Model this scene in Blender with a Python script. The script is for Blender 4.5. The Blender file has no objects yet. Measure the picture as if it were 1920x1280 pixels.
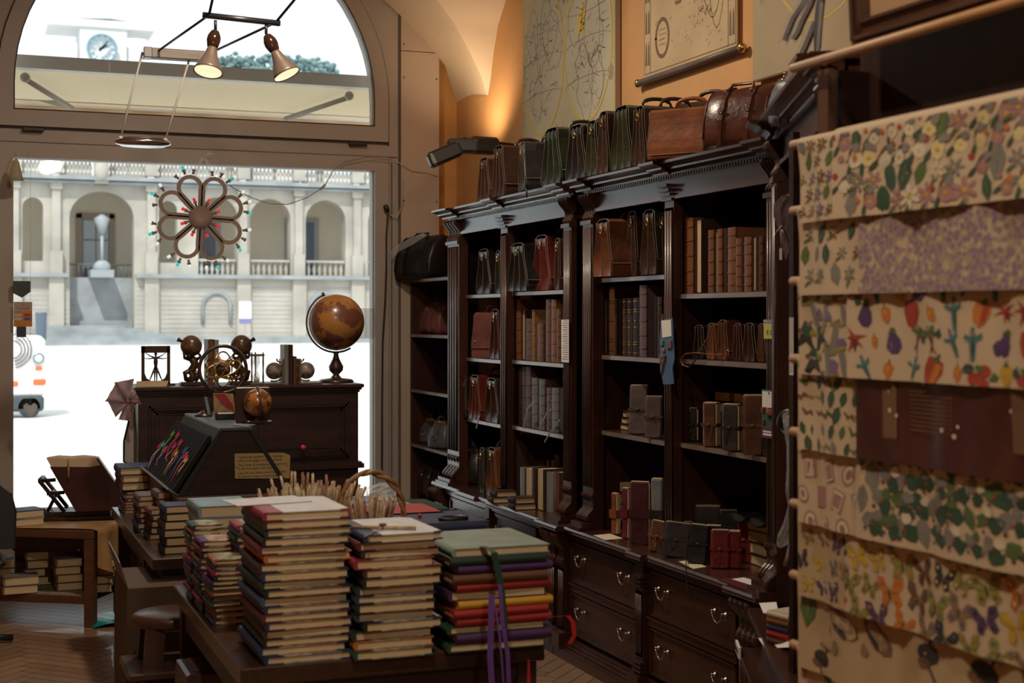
import bpy, math, random
from mathutils import Matrix, Vector
R = math.radians
rnd = random.Random(7)
sc = bpy.context.scene
COL = sc.collection

# ---------------------------------------------------------------- camera, light, exposure
FPX = 2700.0; YAW = math.atan(1035 / FPX); SN, CS = math.sin(YAW), math.cos(YAW); EYE = 1.75
cam_d = bpy.data.cameras.new('camera'); cam = bpy.data.objects.new('camera', cam_d); COL.objects.link(cam)
cam.location = (0, 0, EYE); cam.rotation_euler = (R(90), 0, -YAW)
cam_d.sensor_width = 36; cam_d.lens = FPX / 1920 * 36; cam_d.shift_y = -45 / 1920
cam_d.clip_start = .05; cam_d.clip_end = 500
cam_d.dof.use_dof = True; cam_d.dof.focus_distance = 7.2; cam_d.dof.aperture_fstop = 4.0
sc.camera = cam
sc.view_settings.view_transform = 'Standard'; sc.view_settings.look = 'None'
sc.view_settings.exposure = 0.0; sc.view_settings.gamma = 1.0
sc.view_settings.use_curve_mapping = False
try:
    sc.cycles.use_denoising = True
    sc.cycles.max_bounces = 8; sc.cycles.diffuse_bounces = 4; sc.cycles.glossy_bounces = 3
    sc.cycles.transparent_max_bounces = 12; sc.cycles.caustics_reflective = False; sc.cycles.caustics_refractive = False
    sc.cycles.sample_clamp_indirect = 4.0
except Exception: pass

w = bpy.data.worlds.new('sky'); sc.world = w; w.use_nodes = True
nt = w.node_tree; bg = nt.nodes['Background']
bg.inputs['Color'].default_value = (.88, .95, 1.0, 1); bg.inputs['Strength'].default_value = 1.35
def lamp(name, kind, loc, energy, color, rot=(0, 0, 0), **kw):
    d = bpy.data.lights.new(name, kind); d.energy = energy; d.color = color
    for k, v in kw.items(): setattr(d, k, v)
    o = bpy.data.objects.new(name, d); COL.objects.link(o); o.location = loc; o.rotation_euler = rot
    return o
lamp('sun_light', 'SUN', (0, -20, 30), 3.6, (1, .95, .86), (R(38), 0, R(-28)), angle=R(.6))
por = lamp('window_portal', 'AREA', (1.565, 10.02, 2.45), 1, (1, 1, 1), (R(-90), 0, 0), shape='RECTANGLE', size=2.5, size_y=4.3)
try: por.data.cycles.is_portal = True
except Exception: pass
WARM = (1.0, .82, .63)
lamp('ceiling_lamp_light', 'AREA', (1.5, 6.6, 4.3), 70, WARM, (0, 0, 0), shape='DISK', size=.24)
lamp('ceiling_lamp_light', 'AREA', (.4, 2.2, 4.2), 50, WARM, (R(20), 0, 0), shape='DISK', size=.24)
lamp('ceiling_lamp_light', 'AREA', (1.2, -1.2, 3.9), 44, WARM, (R(35), 0, R(-20)), shape='DISK', size=.3)
lamp('wall_flood_light', 'SPOT', (3.18, 9.35, 2.93), 26, (1, .70, .42), (R(180 - 22), 0, R(-60)), spot_size=R(130), spot_blend=1.0, shadow_soft_size=.06)

# ---------------------------------------------------------------- helpers
def ray(px, py):
    u = (px - 960) / FPX; v = (595 - py) / FPX
    return Vector((SN + u * CS, CS - u * SN, v))
def at_x(px, py, X):
    a = ray(px, py); t = X / a.x; return Vector((X, a.y * t, EYE + a.z * t))
def at_y(px, py, Y):
    a = ray(px, py); t = Y / a.y; return Vector((a.x * t, Y, EYE + a.z * t))
def at_z(px, py, Z):
    a = ray(px, py); t = (Z - EYE) / a.z; return Vector((a.x * t, a.y * t, Z))

class MB:
    def __init__(s): s.v = []; s.f = []; s.m = []; s.M = None; s.sm = []
    def add(s, vs, fs, mi=0, smooth=False, M=None):
        b = len(s.v); M = M or s.M
        s.v += [tuple(M @ Vector(p)) for p in vs] if M else [tuple(p) for p in vs]
        for f in fs: s.f.append([b + i for i in f]); s.m.append(mi); s.sm.append(smooth)
        return s
    def box(s, x0, x1, y0, y1, z0, z1, mi=0, M=None):
        vs = [(x, y, z) for z in (z0, z1) for y in (y0, y1) for x in (x0, x1)]
        return s.add(vs, [(0, 2, 3, 1), (4, 5, 7, 6), (0, 1, 5, 4), (2, 6, 7, 3), (0, 4, 6, 2), (1, 3, 7, 5)], mi, False, M)
    def rbox(s, x0, x1, y0, y1, z0, z1, r=.003, mi=0, M=None):   # chamfered box
        def loop(x0, x1, y0, y1, z, r):
            return [(x0 + r, y0, z), (x1 - r, y0, z), (x1, y0 + r, z), (x1, y1 - r, z), (x1 - r, y1, z), (x0 + r, y1, z), (x0, y1 - r, z), (x0, y0 + r, z)]
        L = [loop(x0 + r, x1 - r, y0 + r, y1 - r, z0, r * .5), loop(x0, x1, y0, y1, z0 + r, r), loop(x0, x1, y0, y1, z1 - r, r), loop(x0 + r, x1 - r, y0 + r, y1 - r, z1, r * .5)]
        return s.loft(L, mi, M=M)
    def loft(s, loops, mi=0, cap=True, smooth=False, M=None, closed=True):
        n = len(loops[0]); vs = [p for l in loops for p in l]; fs = []
        for i in range(len(loops) - 1):
            for j in range(n if closed else n - 1):
                k = (j + 1) % n; fs.append((i * n + j, i * n + k, (i + 1) * n + k, (i + 1) * n + j))
        if cap and closed: fs.append(tuple(reversed(range(n)))); fs.append(tuple((len(loops) - 1) * n + j for j in range(n)))
        return s.add(vs, fs, mi, smooth, M)
    def prism(s, pts, a0, a1, axis='z', mi=0, M=None, smooth=False):
        def mk(p, a):
            return {'x': (a, p[0], p[1]), 'y': (p[0], a, p[1]), 'z': (p[0], p[1], a)}[axis]
        return s.loft([[mk(p, a0) for p in pts], [mk(p, a1) for p in pts]], mi, smooth=smooth, M=M)
    def tube(s, pts, r, n=8, mi=0, closed=False, M=None, flat=1.0):
        P = [Vector(p) for p in pts]; loops = []; up = None
        for i, p in enumerate(P):
            a = P[i - 1] if (i > 0 or closed) else P[i]; b = P[(i + 1) % len(P)] if (i < len(P) - 1 or closed) else P[i]
            t = (b - a).normalized() if (b - a).length > 1e-9 else Vector((0, 0, 1))
            if up is None: up = t.orthogonal().normalized()
            up = (up - t * up.dot(t)); up = up.normalized() if up.length > 1e-6 else t.orthogonal().normalized()
            sd = t.cross(up); rr = r[i] if isinstance(r, (list, tuple)) else r
            loops.append([p + up * (math.cos(2 * math.pi * k / n) * rr) + sd * (math.sin(2 * math.pi * k / n) * rr * flat) for k in range(n)])
        if closed:
            loops.append(loops[0]); return s.loft(loops, mi, cap=False, smooth=True, M=M)
        return s.loft(loops, mi, smooth=True, M=M)
    def strap(s, pts, wdt, th, side, mi=0, M=None):   # flat ribbon along pts; side = width direction
        P = [Vector(p) for p in pts]; sd = Vector(side).normalized(); loops = []
        for i, p in enumerate(P):
            t = (P[min(i + 1, len(P) - 1)] - P[max(i - 1, 0)]).normalized(); nn = t.cross(sd)
            nn = nn.normalized() if nn.length > 1e-6 else t.orthogonal().normalized()
            w2 = (wdt[i] if isinstance(wdt, (list, tuple)) else wdt) / 2
            loops.append([p - sd * w2 - nn * th / 2, p + sd * w2 - nn * th / 2, p + sd * w2 + nn * th / 2, p - sd * w2 + nn * th / 2])
        return s.loft(loops, mi, M=M)
    def lathe(s, prof, n=20, mi=0, M=None, c=(0, 0, 0), smooth=True):
        loops = [[(c[0] + r * math.cos(2 * math.pi * k / n), c[1] + r * math.sin(2 * math.pi * k / n), c[2] + z) for k in range(n)] for r, z in prof]
        return s.loft(loops, mi, smooth=smooth, M=M)
    def ball(s, c, rx, ry=None, rz=None, n=16, mi=0, M=None):
        ry = ry or rx; rz = rz or rx; h = max(6, n // 2 + 1)
        L = []
        for i in range(h + 1):
            a = -math.pi / 2 + math.pi * (i / h); a = max(min(a, math.pi / 2 - .02), -math.pi / 2 + .02)
            L.append([(c[0] + rx * math.cos(a) * math.cos(2 * math.pi * k / n), c[1] + ry * math.cos(a) * math.sin(2 * math.pi * k / n), c[2] + rz * math.sin(a)) for k in range(n)])
        return s.loft(L, mi, smooth=True, M=M)
    def grid(s, fn, nu, nv, mi=0, smooth=True, M=None, th=0):
        vs = [fn(i / nu, j / nv) for j in range(nv + 1) for i in range(nu + 1)]; n = nu + 1
        fs = [(j * n + i, j * n + i + 1, (j + 1) * n + i + 1, (j + 1) * n + i) for j in range(nv) for i in range(nu)]
        return s.add(vs, fs, mi, smooth, M)
    def torus(s, c, R_, r, axis='y', n=20, m=6, mi=0, M=None, a0=0, a1=360):
        pts = []; full = abs(a1 - a0) >= 360; k = n if full else n + 1
        for i in range(k):
            a = R(a0 + (a1 - a0) * i / n); x, y = R_ * math.cos(a), R_ * math.sin(a)
            pts.append({'y': (c[0] + x, c[1], c[2] + y), 'x': (c[0], c[1] + x, c[2] + y), 'z': (c[0] + x, c[1] + y, c[2])}[axis])
        return s.tube(pts, r, m, mi, closed=full, M=M)
    def build(s, name, mats, parent=None, **props):
        me = bpy.data.meshes.new(name); me.from_pydata(s.v, [], s.f)
        if not isinstance(mats, (list, tuple)): mats = [mats]
        for m in mats: me.materials.append(m)
        me.polygons.foreach_set('material_index', [min(i, len(mats) - 1) for i in s.m])
        me.polygons.foreach_set('use_smooth', s.sm); me.update()
        o = bpy.data.objects.new(name, me); COL.objects.link(o)
        if parent: o.parent = parent
        for k, v in props.items(): o[k] = v
        return o
def T(x=0, y=0, z=0, rx=0, ry=0, rz=0, sc_=1):
    return Matrix.Translation((x, y, z)) @ Matrix.Rotation(R(rz), 4, 'Z') @ Matrix.Rotation(R(ry), 4, 'Y') @ Matrix.Rotation(R(rx), 4, 'X') @ Matrix.Scale(sc_, 4)
def thing(name, label, cat, loc=(0, 0, 0), rz=0, group=None, rx=0, ry=0):
    o = bpy.data.objects.new(name, None); COL.objects.link(o); o.empty_display_size = .1
    o.matrix_world = T(*loc, rx, ry, rz)
    o['label'] = label; o['category'] = cat
    if group: o['group'] = group
    return o
def tag(o, label, cat, group=None, kind=None):
    o['label'] = label; o['category'] = cat
    if group: o['group'] = group
    if kind: o['kind'] = kind
    return o
def struct(name, mb, mats, parent=None):
    o = mb.build(name, mats, parent)
    if not parent: o['kind'] = 'structure'
    return o
KIDS = {}
def dup(root, loc, rz=0, label=None, group=None, rx=0, ry=0):
    r = root.copy(); COL.objects.link(r); r.matrix_world = T(*loc, rx, ry, rz)
    if label: r['label'] = label
    if group: r['group'] = group
    kids = KIDS.get(root.name)
    if kids is None: kids = KIDS[root.name] = [(c, list(c.children)) for c in root.children]
    for ch, gs in kids:
        c = ch.copy(); COL.objects.link(c); c.parent = r
        for g in gs:
            d = g.copy(); COL.objects.link(d); d.parent = c
    return r
ORD = ['top', 'second', 'third', 'fourth', 'fifth', 'sixth', 'seventh', 'eighth', 'ninth', 'tenth', 'eleventh', 'twelfth', 'thirteenth', 'fourteenth', 'fifteenth', 'sixteenth', 'seventeenth', 'eighteenth', 'nineteenth', 'twentieth']

# ---------------------------------------------------------------- materials
MC = {}
def mat(name, col, rough=.6, metal=0, var=0, vs=8, bump=0, bs=40, coat=0, col2=None, stretch=None, emit=0, spec=.5):
    if name in MC: return MC[name]
    m = bpy.data.materials.new(name); m.use_nodes = True; nt = m.node_tree; b = nt.nodes['Principled BSDF']; MC[name] = m
    b.inputs['Base Color'].default_value = (*col, 1); b.inputs['Roughness'].default_value = rough; b.inputs['Metallic'].default_value = metal
    b.inputs['Specular IOR Level'].default_value = spec
    if coat: b.inputs['Coat Weight'].default_value = coat; b.inputs['Coat Roughness'].default_value = .12
    if emit: b.inputs['Emission Color'].default_value = (*col, 1); b.inputs['Emission Strength'].default_value = emit
    tc = None
    if var or bump or col2:
        tc = nt.nodes.new('ShaderNodeTexCoord'); mp = nt.nodes.new('ShaderNodeMapping'); nt.links.new(tc.outputs['Object'], mp.inputs[0])
        if stretch: mp.inputs['Scale'].default_value = stretch
    if var or col2:
        n = nt.nodes.new('ShaderNodeTexNoise'); n.inputs['Scale'].default_value = vs; n.inputs['Detail'].default_value = 6; nt.links.new(mp.outputs[0], n.inputs['Vector'])
        r = nt.nodes.new('ShaderNodeValToRGB'); e = r.color_ramp.elements; e[0].position = .35; e[1].position = .65
        c2 = col2 or tuple(max(0, c * (1 - var)) for c in col)
        e[0].color = (*c2, 1); e[1].color = (*col, 1)
        nt.links.new(n.outputs['Fac'], r.inputs[0]); nt.links.new(r.outputs[0], b.inputs['Base Color'])
    if bump:
        n2 = nt.nodes.new('ShaderNodeTexNoise'); n2.inputs['Scale'].default_value = bs; n2.inputs['Detail'].default_value = 4; nt.links.new(mp.outputs[0], n2.inputs['Vector'])
        bp = nt.nodes.new('ShaderNodeBump'); bp.inputs['Strength'].default_value = bump; bp.inputs['Distance'].default_value = .01
        nt.links.new(n2.outputs['Fac'], bp.inputs['Height']); nt.links.new(bp.outputs[0], b.inputs['Normal'])
    return m
def leather(name, col, rough=.32):
    return mat('leather_' + name, col, rough + .08, 0, .45, 9, .35, 22, coat=.12, spec=.4)
WOOD = mat('mahogany', (.062, .022, .012), .36, 0, 0, 5, .03, 60, coat=.22, col2=(.034, .011, .007), stretch=(3, 3, .35))
WOODH = mat('mahogany_horizontal_grain', (.066, .024, .013), .3, 0, 0, 5, .02, 60, coat=.38, col2=(.036, .012, .008), stretch=(.4, 3, 6))
DARKW = mat('dark_cabinet_wood', (.035, .014, .010), .42, 0, 0, 6, .03, 50, col2=(.02, .008, .006), stretch=(.5, 3, 4))
TABLEW = mat('dark_table_wood', (.05, .022, .013), .3, 0, .4, 8, .03, 50, coat=.3, stretch=(4, .4, 4))
SHELFW = mat('shelf_edge_wood', (.22, .17, .14), .35, 0, .3, 12, coat=.3, stretch=(.6, 4, 4))
BRASS = mat('brass', (.62, .42, .16), .28, 1)
STEEL = mat('polished_steel', (.6, .6, .62), .2, 1)
PEWTER = mat('aged_pewter', (.34, .31, .29), .32, 1)
BLACK = mat('black_plastic', (.012, .012, .013), .4)
PAGES = mat('book_pages', (.66, .52, .31), .8, 0, .16, 5, .25, 300, stretch=(1, 1, 30))
PAGEW = mat('book_pages_pale', (.72, .62, .44), .8, 0, .12, 5, .25, 300, stretch=(1, 1, 30))
PAPER = mat('cream_paper', (.72, .62, .44), .75, 0, .06)
WHITE = mat('white_paper', (.78, .78, .76), .7)
INK = mat('dark_ink', (.05, .04, .035), .8)
STITCH = mat('pale_edge_stitching', (.24, .19, .135), .6)
PLASTIC = mat('clear_plastic_wrap', (.8, .82, .86), .12, 0, 0, 5, .8, 18)
_b = PLASTIC.node_tree.nodes['Principled BSDF']; _b.inputs['Alpha'].default_value = .22
WICKER = mat('wicker', (.34, .17, .06), .5, 0, .4, 20, .4, 90)
def glass(name):
    m = bpy.data.materials.new(name); m.use_nodes = True; nt = m.node_tree; nt.nodes.clear()
    o = nt.nodes.new('ShaderNodeOutputMaterial'); mx = nt.nodes.new('ShaderNodeMixShader'); t = nt.nodes.new('ShaderNodeBsdfTransparent')
    g = nt.nodes.new('ShaderNodeBsdfGlossy'); g.inputs['Roughness'].default_value = .02; f = nt.nodes.new('ShaderNodeFresnel'); f.inputs['IOR'].default_value = 1.45
    t.inputs['Color'].default_value = (.97, .985, .98, 1)
    nt.links.new(f.outputs[0], mx.inputs[0]); nt.links.new(t.outputs[0], mx.inputs[1]); nt.links.new(g.outputs[0], mx.inputs[2]); nt.links.new(mx.outputs[0], o.inputs[0])
    return m
GLASS = glass('window_glass')
def thin(m, col, f=.6):                      # light passing through paper or cloth
    n = m.node_tree; b = n.nodes['Principled BSDF']; tr = n.nodes.new('ShaderNodeBsdfTranslucent'); tr.inputs[0].default_value = (*col, 1); mx = n.nodes.new('ShaderNodeMixShader'); mx.inputs[0].default_value = f
    n.links.new(b.outputs[0], mx.inputs[1]); n.links.new(tr.outputs[0], mx.inputs[2]); n.links.new(mx.outputs[0], n.nodes['Material Output'].inputs[0])
# ================================================================ THE SETTING
PLASTER = mat('orange_plaster', (.72, .40, .17), .85, 0, .10, 2.5, .12, 25)
PLASTERD = mat('shaded_orange_plaster', (.70, .37, .12), .85, 0, .1, 2.5, .1, 25)  # same orange plaster, shade of the window-wall corner strip put into the colour
VAULTM = mat('cream_vault_plaster', (.74, .62, .48), .85, 0, .05, 3, .08, 20)
FRAME = mat('taupe_painted_frame', (.41, .355, .315), .45, 0, .06, 4)
FRAMED = mat('frame_gap_shadow_seal', (.06, .045, .035), .8)
PANELM = mat('beige_wall_panel', (.50, .40, .32), .6, 0, .05, 3)

WOODB = mat('border_board', (.16, .09, .05), .4)
def parquet():
    m = bpy.data.materials.new('herringbone_parquet'); m.use_nodes = True; nt = m.node_tree; b = nt.nodes['Principled BSDF']
    tc = nt.nodes.new('ShaderNodeTexCoord'); at = nt.nodes.new('ShaderNodeAttribute'); at.attribute_name = 'plank'
    r = nt.nodes.new('ShaderNodeValToRGB'); r.color_ramp.elements[0].color = (.20, .115, .065, 1); r.color_ramp.elements[1].color = (.33, .21, .13, 1)
    n = nt.nodes.new('ShaderNodeTexNoise'); n.inputs['Scale'].default_value = 14; nt.links.new(tc.outputs['Object'], n.inputs[0])
    ad = nt.nodes.new('ShaderNodeMath'); ad.operation = 'MULTIPLY_ADD'; ad.inputs[1].default_value = .4
    nt.links.new(n.outputs['Fac'], ad.inputs[0]); ml = nt.nodes.new('ShaderNodeMath'); ml.operation = 'MULTIPLY'; ml.inputs[1].default_value = .6
    nt.links.new(at.outputs['Fac'], ml.inputs[0]); nt.links.new(ml.outputs[0], ad.inputs[2]); nt.links.new(ad.outputs[0], r.inputs[0])
    nt.links.new(r.outputs[0], b.inputs['Base Color']); b.inputs['Roughness'].default_value = .3; b.inputs['Coat Weight'].default_value = .2
    return m
mb = MB(); mb.box(-3.2, 3.6, -3.2, 10.3, -.12, -.004, 1)
L, W_ = .48, .08; vals = []
nf0 = len(mb.f)
def plank(a0, b0, a1, b1):                   # rotated lattice, planks at 45 degrees to the walls
    g = .002; q = math.sqrt(.5)
    p = [((a - b) * q, (a + b) * q) for a, b in ((a0 + g, b0 + g), (a1 - g, b0 + g), (a1 - g, b1 - g), (a0 + g, b1 - g))]
    if not all(-3.25 < x < 3.58 and -3.28 < y < 10.2 for x, y in p): return
    mb.add([(x, y, 0) for x, y in p], [(0, 1, 2, 3)], 0); vals.append(rnd.random())
for k in range(-80, 140):
    for m_ in range(-12, 13):
        xa, ya = k + 12 * m_, k; plank(xa * W_, ya * W_, (xa + 6) * W_, (ya + 1) * W_)
        xa, ya = k, k + 1 + 12 * m_; plank(xa * W_, ya * W_, (xa + 1) * W_, (ya + 6) * W_)
mb.box(-3.2, 3.5, 10.02, 10.12, -.004, .004, 2); fl = struct('floor', mb, [parquet(), mat('floor_joint', (.03, .018, .012), .7), WOODB])
atr = fl.data.attributes.new('plank', 'FLOAT', 'FACE'); atr.data.foreach_set('value', [.5] * 6 + vals + [.5] * 6)

YW = 10.1; GX0, GX1 = .33, 2.80; CX = 1.565; AR = 1.235; AZ = 3.31
# wall that holds the shop window (frame coloured)
mb = MB()
mb.box(-3.2, GX0, YW, YW + .12, 0, 4.95).box(GX1, 2.99, YW, YW + .12, 0, 4.95)
mb.box(GX0, GX1, YW, YW + .12, 0, .32).box(GX0, GX1, YW, YW + .12, 2.81, 3.13)
N = 32
arc = [(CX + AR * math.cos(math.pi * k / N), AZ + AR * math.sin(math.pi * k / N)) for k in range(N + 1)]
for (x0, z0), (x1, z1) in zip(arc, arc[1:]):
    mb.prism([(x1, z1), (x0, z0), (x0, 4.95), (x1, 4.95)], YW, YW + .12, 'y')
struct('wall_back', mb, FRAME)
mb = MB(); mb.box(2.999, 3.29, YW - .02, YW + .1, 0, 3.69); mb.box(2.999, 3.29, YW - .02, YW + .1, 3.696, 4.5)
for x, z in ((3.02, 3.5), (3.27, 3.5), (3.02, 2.6), (3.27, 2.6), (3.27, 3.74), (3.02, 3.74)): mb.ball((x, YW - .021, z), .006, n=8, mi=1)
struct('trim_1', mb, [PANELM, FRAMED])
mb = MB(); mb.box(3.25, 3.56, 10.3, 10.42, 0, 4.95); mb.box(3.25, 3.3, YW + .1, 10.3, 0, 4.95); struct('wall_back_corner', mb, PLASTERD)
mb = MB(); mb.box(3.5, 3.62, -3.2, 10.42, 0, 4.95); struct('wall_right', mb, PLASTER)
mb = MB(); mb.box(-3.3, -3.2, -3.2, 10.42, 0, 4.95); struct('wall_left', mb, PLASTER)
mb = MB(); mb.box(-3.2, 3.6, -3.3, -3.2, 0, 4.95); struct('wall_front', mb, PLASTER)
# groin vault: web above the window, web above the right wall
mb = MB(); mb.box(-3.3, 3.62, -3.3, 10.42, 4.95, 5.05)
def lerp(a, b, t): return Vector(a) + (Vector(b) - Vector(a)) * t
Lc = [(3.5, 10.3, 3.37), (3.34, 10.1, 3.61), (3.18, 10.08, 3.78), (2.99, 10.08, 3.95), (2.82, 10.08, 4.09), (2.45, 10.08, 4.36), (2.0, 10.08, 4.56), (1.56, 10.08, 4.66)]
Gc = [(3.497, 9.62, 3.33), (3.45, 9.6, 3.45), (3.34, 9.55, 3.62), (3.20, 9.48, 3.80), (3.03, 9.40, 3.95), (2.6, 9.1, 4.35), (2.0, 8.5, 4.75), (1.3, 7.8, 4.95)]
Rc = [(3.499, 9.60, 3.33), (3.499, 9.54, 3.45), (3.499, 9.49, 3.6), (3.499, 9.40, 3.78), (3.499, 9.23, 3.94), (3.499, 8.85, 4.3), (3.499, 8.3, 4.65), (3.499, 7.6, 4.95)]
for A, B in ((Lc, Gc), (Gc, Rc)):
    K = 6
    def fn(u, v, A=A, B=B):
        t = v * 7; i = min(int(t), 6); f = t - i
        a = lerp(A[i], A[i + 1], f); b = lerp(B[i], B[i + 1], f)
        p = a.lerp(b, u); s_ = math.sin(math.pi * u) * .03; return p + Vector((.0, 0, s_ if A is Lc else 0))
    mb.grid(fn, 8, 28)
mb.add([Lc[0], Gc[0], (3.5, 9.6, 3.33)], [(0, 1, 2)])
# the same springer on the left side of the window wall
for A, B in ((Lc, Gc),):
    def fm(u, v, A=A, B=B):
        q = fn0(u, v); return Vector((3.13 - q.x, q.y, q.z))
    def fn0(u, v, A=A, B=B):
        t = v * 7; i = min(int(t), 6); f = t - i
        return lerp(A[i], A[i + 1], f).lerp(lerp(B[i], B[i + 1], f), u)
    mb.grid(fm, 8, 28)
struct('ceiling', mb, VAULTM)

# window_1: the arched light above, window_2: the tall pane below
def ring(mb, r0, r1, y0, y1, zb, mi=0):
    a = []
    for k in range(N + 1):
        t = math.pi * k / N; a.append((math.cos(t), math.sin(t)))
    for (c0, s0), (c1, s1) in zip(a, a[1:]):
        mb.prism([(CX + r0 * c0, AZ + r0 * s0), (CX + r1 * c0, AZ + r1 * s0), (CX + r1 * c1, AZ + r1 * s1), (CX + r0 * c1, AZ + r0 * s1)], y0, y1, 'y', mi)
    for sx in (-1, 1):
        x0, x1 = sorted((CX + sx * r0, CX + sx * r1)); mb.box(x0, x1, y0, y1, zb, AZ, mi)
win = bpy.data.objects.new('window_1', None); COL.objects.link(win); win['kind'] = 'structure'
mb = MB(); ring(mb, 1.232, 1.335, YW - .035, YW + .02, 3.02); mb.box(CX - 1.232, CX + 1.232, YW - .035, YW + .02, 3.02, 3.133)
mb.build('sash_frame', FRAME, win)
mb = MB(); ring(mb, 1.335, 1.343, YW - .02, YW + .01, 3.0); mb.box(CX - 1.34, CX + 1.34, YW - .02, YW + .01, 3.008, 3.02)
ring(mb, 1.226, 1.234, YW - .037, YW - .03, 3.13); mb.box(CX - 1.234, CX + 1.234, YW - .037, YW - .03, 3.128, 3.136)
mb.build('frame_seal', FRAMED, win)
mb = MB(); mb.prism(arc + [(GX0, 3.13), (GX1, 3.13)], YW + .04, YW + .048, 'y'); mb.build('pane', GLASS, win)
for px in (62, 668):
    p = at_y(px, 595, YW); mb = MB(); mb.rbox(p.x - .068, p.x + .068, YW - .05, YW - .03, 2.985, 3.012, .004); mb.build('latch', mat('dark_latch', (.03, .02, .018), .5), win)
win2 = bpy.data.objects.new('window_2', None); COL.objects.link(win2); win2['kind'] = 'structure'
mb = MB()
mb.box(GX0 - .105, GX0, YW - .03, YW + .02, .25, 2.91).box(GX1, GX1 + .105, YW - .03, YW + .02, .25, 2.91).box(GX0, GX1, YW - .03, YW + .02, 2.81, 2.91).box(GX0, GX1, YW - .03, YW + .02, .25, .33)
mb.build('sash_frame', FRAME, win2)
mb = MB(); mb.box(-.2, 2.97, YW - .006, YW + .01, 2.912, 2.919); mb.box(2.93, 2.936, YW - .008, YW + .01, .2, 2.88); mb.box(2.984, 3.0, YW - .01, YW + .01, 0, 4.0)
mb.build('frame_seal', mat('frame_groove', (.12, .09, .07), .8), win2)
mb = MB(); mb.box(GX0, GX1, YW + .04, YW + .048, .3, 2.83); mb.build('pane', GLASS, win2)

# ================================================================ OUTSIDE: plaza, palace, clock tower, awning
STONE = mat('pale_limestone', (.50, .47, .42), .9, 0, .3, .35, .2, 3)
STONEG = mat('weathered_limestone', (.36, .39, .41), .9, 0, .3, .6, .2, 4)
STONEW = mat('loggia_plaster', (.66, .60, .49), .9, 0, .08, .3)
PLAZA = mat('white_paving', (.72, .70, .66), .9, 0, .05, .5)
mb = MB(); mb.box(-70, 110, 10.22, 160, -.5, -.15); o = mb.build('plaza', PLAZA); o['kind'] = 'structure'
YF = 106.0
def fx(px): return at_y(px, 560, YF).x
def fz(py): return at_y(360, py, YF).z
ZG = -.15
pal = thing('palace', 'pale stone palace with arched loggia and balustrades across the plaza', 'building', (0, 0, 0))
mb = MB()
x0, x1 = fx(-60), fx(900)
z1 = fz(519); ztop = fz(338)
def arch_wall(mb, xa, xb, za, zb, holes, y0, y1, mi=0):
    """holes: (hx0,hx1,hz0,hz1,rise) sorted in x"""
    cur = xa
    for hx0, hx1, hz0, hz1, rise in holes:
        mb.box(cur, hx0, y0, y1, za, zb, mi)
        if hz0 > za: mb.box(hx0, hx1, y0, y1, za, hz0, mi)
        c = (hx0 + hx1) / 2; r = (hx1 - hx0) / 2; n = 14; pp = [(c - r * math.cos(math.pi * k / n), hz1 - rise + rise * math.sin(math.pi * k / n)) for k in range(n + 1)]
        for a, b in zip(pp, pp[1:]): mb.prism([a, b, (b[0], zb), (a[0], zb)], y0, y1, 'y', mi)
        cur = hx1
    mb.box(cur, xb, y0, y1, za, zb, mi)
def hole(p0, p1, q0, q1): return (fx(p0), fx(p1), fz(q1), fz(q0), min((fx(p1) - fx(p0)) / 2, fz(q0) - fz(q1)))
H1 = [hole(42, 81, 378, 493), hole(130, 251, 364, 640), hole(298, 332, 378, 493), hole(372, 445, 368, 519), hole(468, 545, 368, 519), hole(573, 648, 368, 519), hole(690, 765, 368, 519), hole(795, 870, 368, 519)]
H1[1] = (fx(130), fx(251), ZG, fz(364), (fx(251) - fx(130)) / 2 * .85)
cur = x0
arch_wall(mb, x0, x1, z1, ztop, [h if i != 1 else (h[0], h[1], z1, h[3], h[4]) for i, h in enumerate(H1)], YF, YF + 1.2)
mb.box(x0, fx(130), YF - .3, YF + 1.2, ZG, z1); mb.box(fx(251), x1, YF - .3, YF + 1.2, ZG, z1)
mb.build('facade_wall', STONE, pal)
mb = MB(); mb.box(x0, x1, YF + 5.2, YF + 5.6, ZG, ztop); mb.box(x0, x1, YF + 1.2, YF + 5.4, ztop - .4, ztop); mb.box(x0, fx(130), YF + 1.2, YF + 5.2, z1 - .4, z1 - .02); mb.box(fx(251), x1, YF + 1.2, YF + 5.2, z1 - .4, z1 - .02)
mb.build('loggia_back_wall', STONEW, pal)
mb = MB()
mb.box(x0, x1, YF - .9, YF + .2, fz(345), ztop); mb.box(x0, x1, YF - .6, YF + .2, fz(352), fz(347)); mb.box(x0, x1, YF - .5, YF + .4, fz(303), fz(297))
for a, b in ((x0, fx(128)), (fx(253), x1)): mb.box(a, b, YF - .9, YF + .2, fz(522), fz(515)); mb.box(a, b, YF - .7, YF + .1, ZG, ZG + .5)
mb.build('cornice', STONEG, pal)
mb = MB()
for p in (27, 105, 283, 455, 559, 668, 780):
    mb = MB(); xa = fx(p); mb.box(xa - .28, xa + .28, YF - .35, YF, fz(487), fz(352)); mb.box(xa - .42, xa + .42, YF - .5, YF, fz(519), fz(474)); mb.box(xa - .4, xa + .4, YF - .5, YF, fz(362), fz(352)); mb.box(xa - .45, xa + .45, YF - .6, YF, fz(334), fz(300)); mb.box(xa - .5, xa + .5, YF - .6, YF - .3, ZG, fz(522)); mb.build('pilaster', STONE, pal)
def baluster(mb, x, y, z0, z1, r):
    h = z1 - z0; mb.lathe([(r * .7, 0), (r * .7, h * .1), (r * .4, h * .15), (r, h * .4), (r * .45, h * .7), (r * .4, h * .85), (r * .7, h * .9), (r * .7, h)], 6, c=(x, y, z0))
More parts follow.
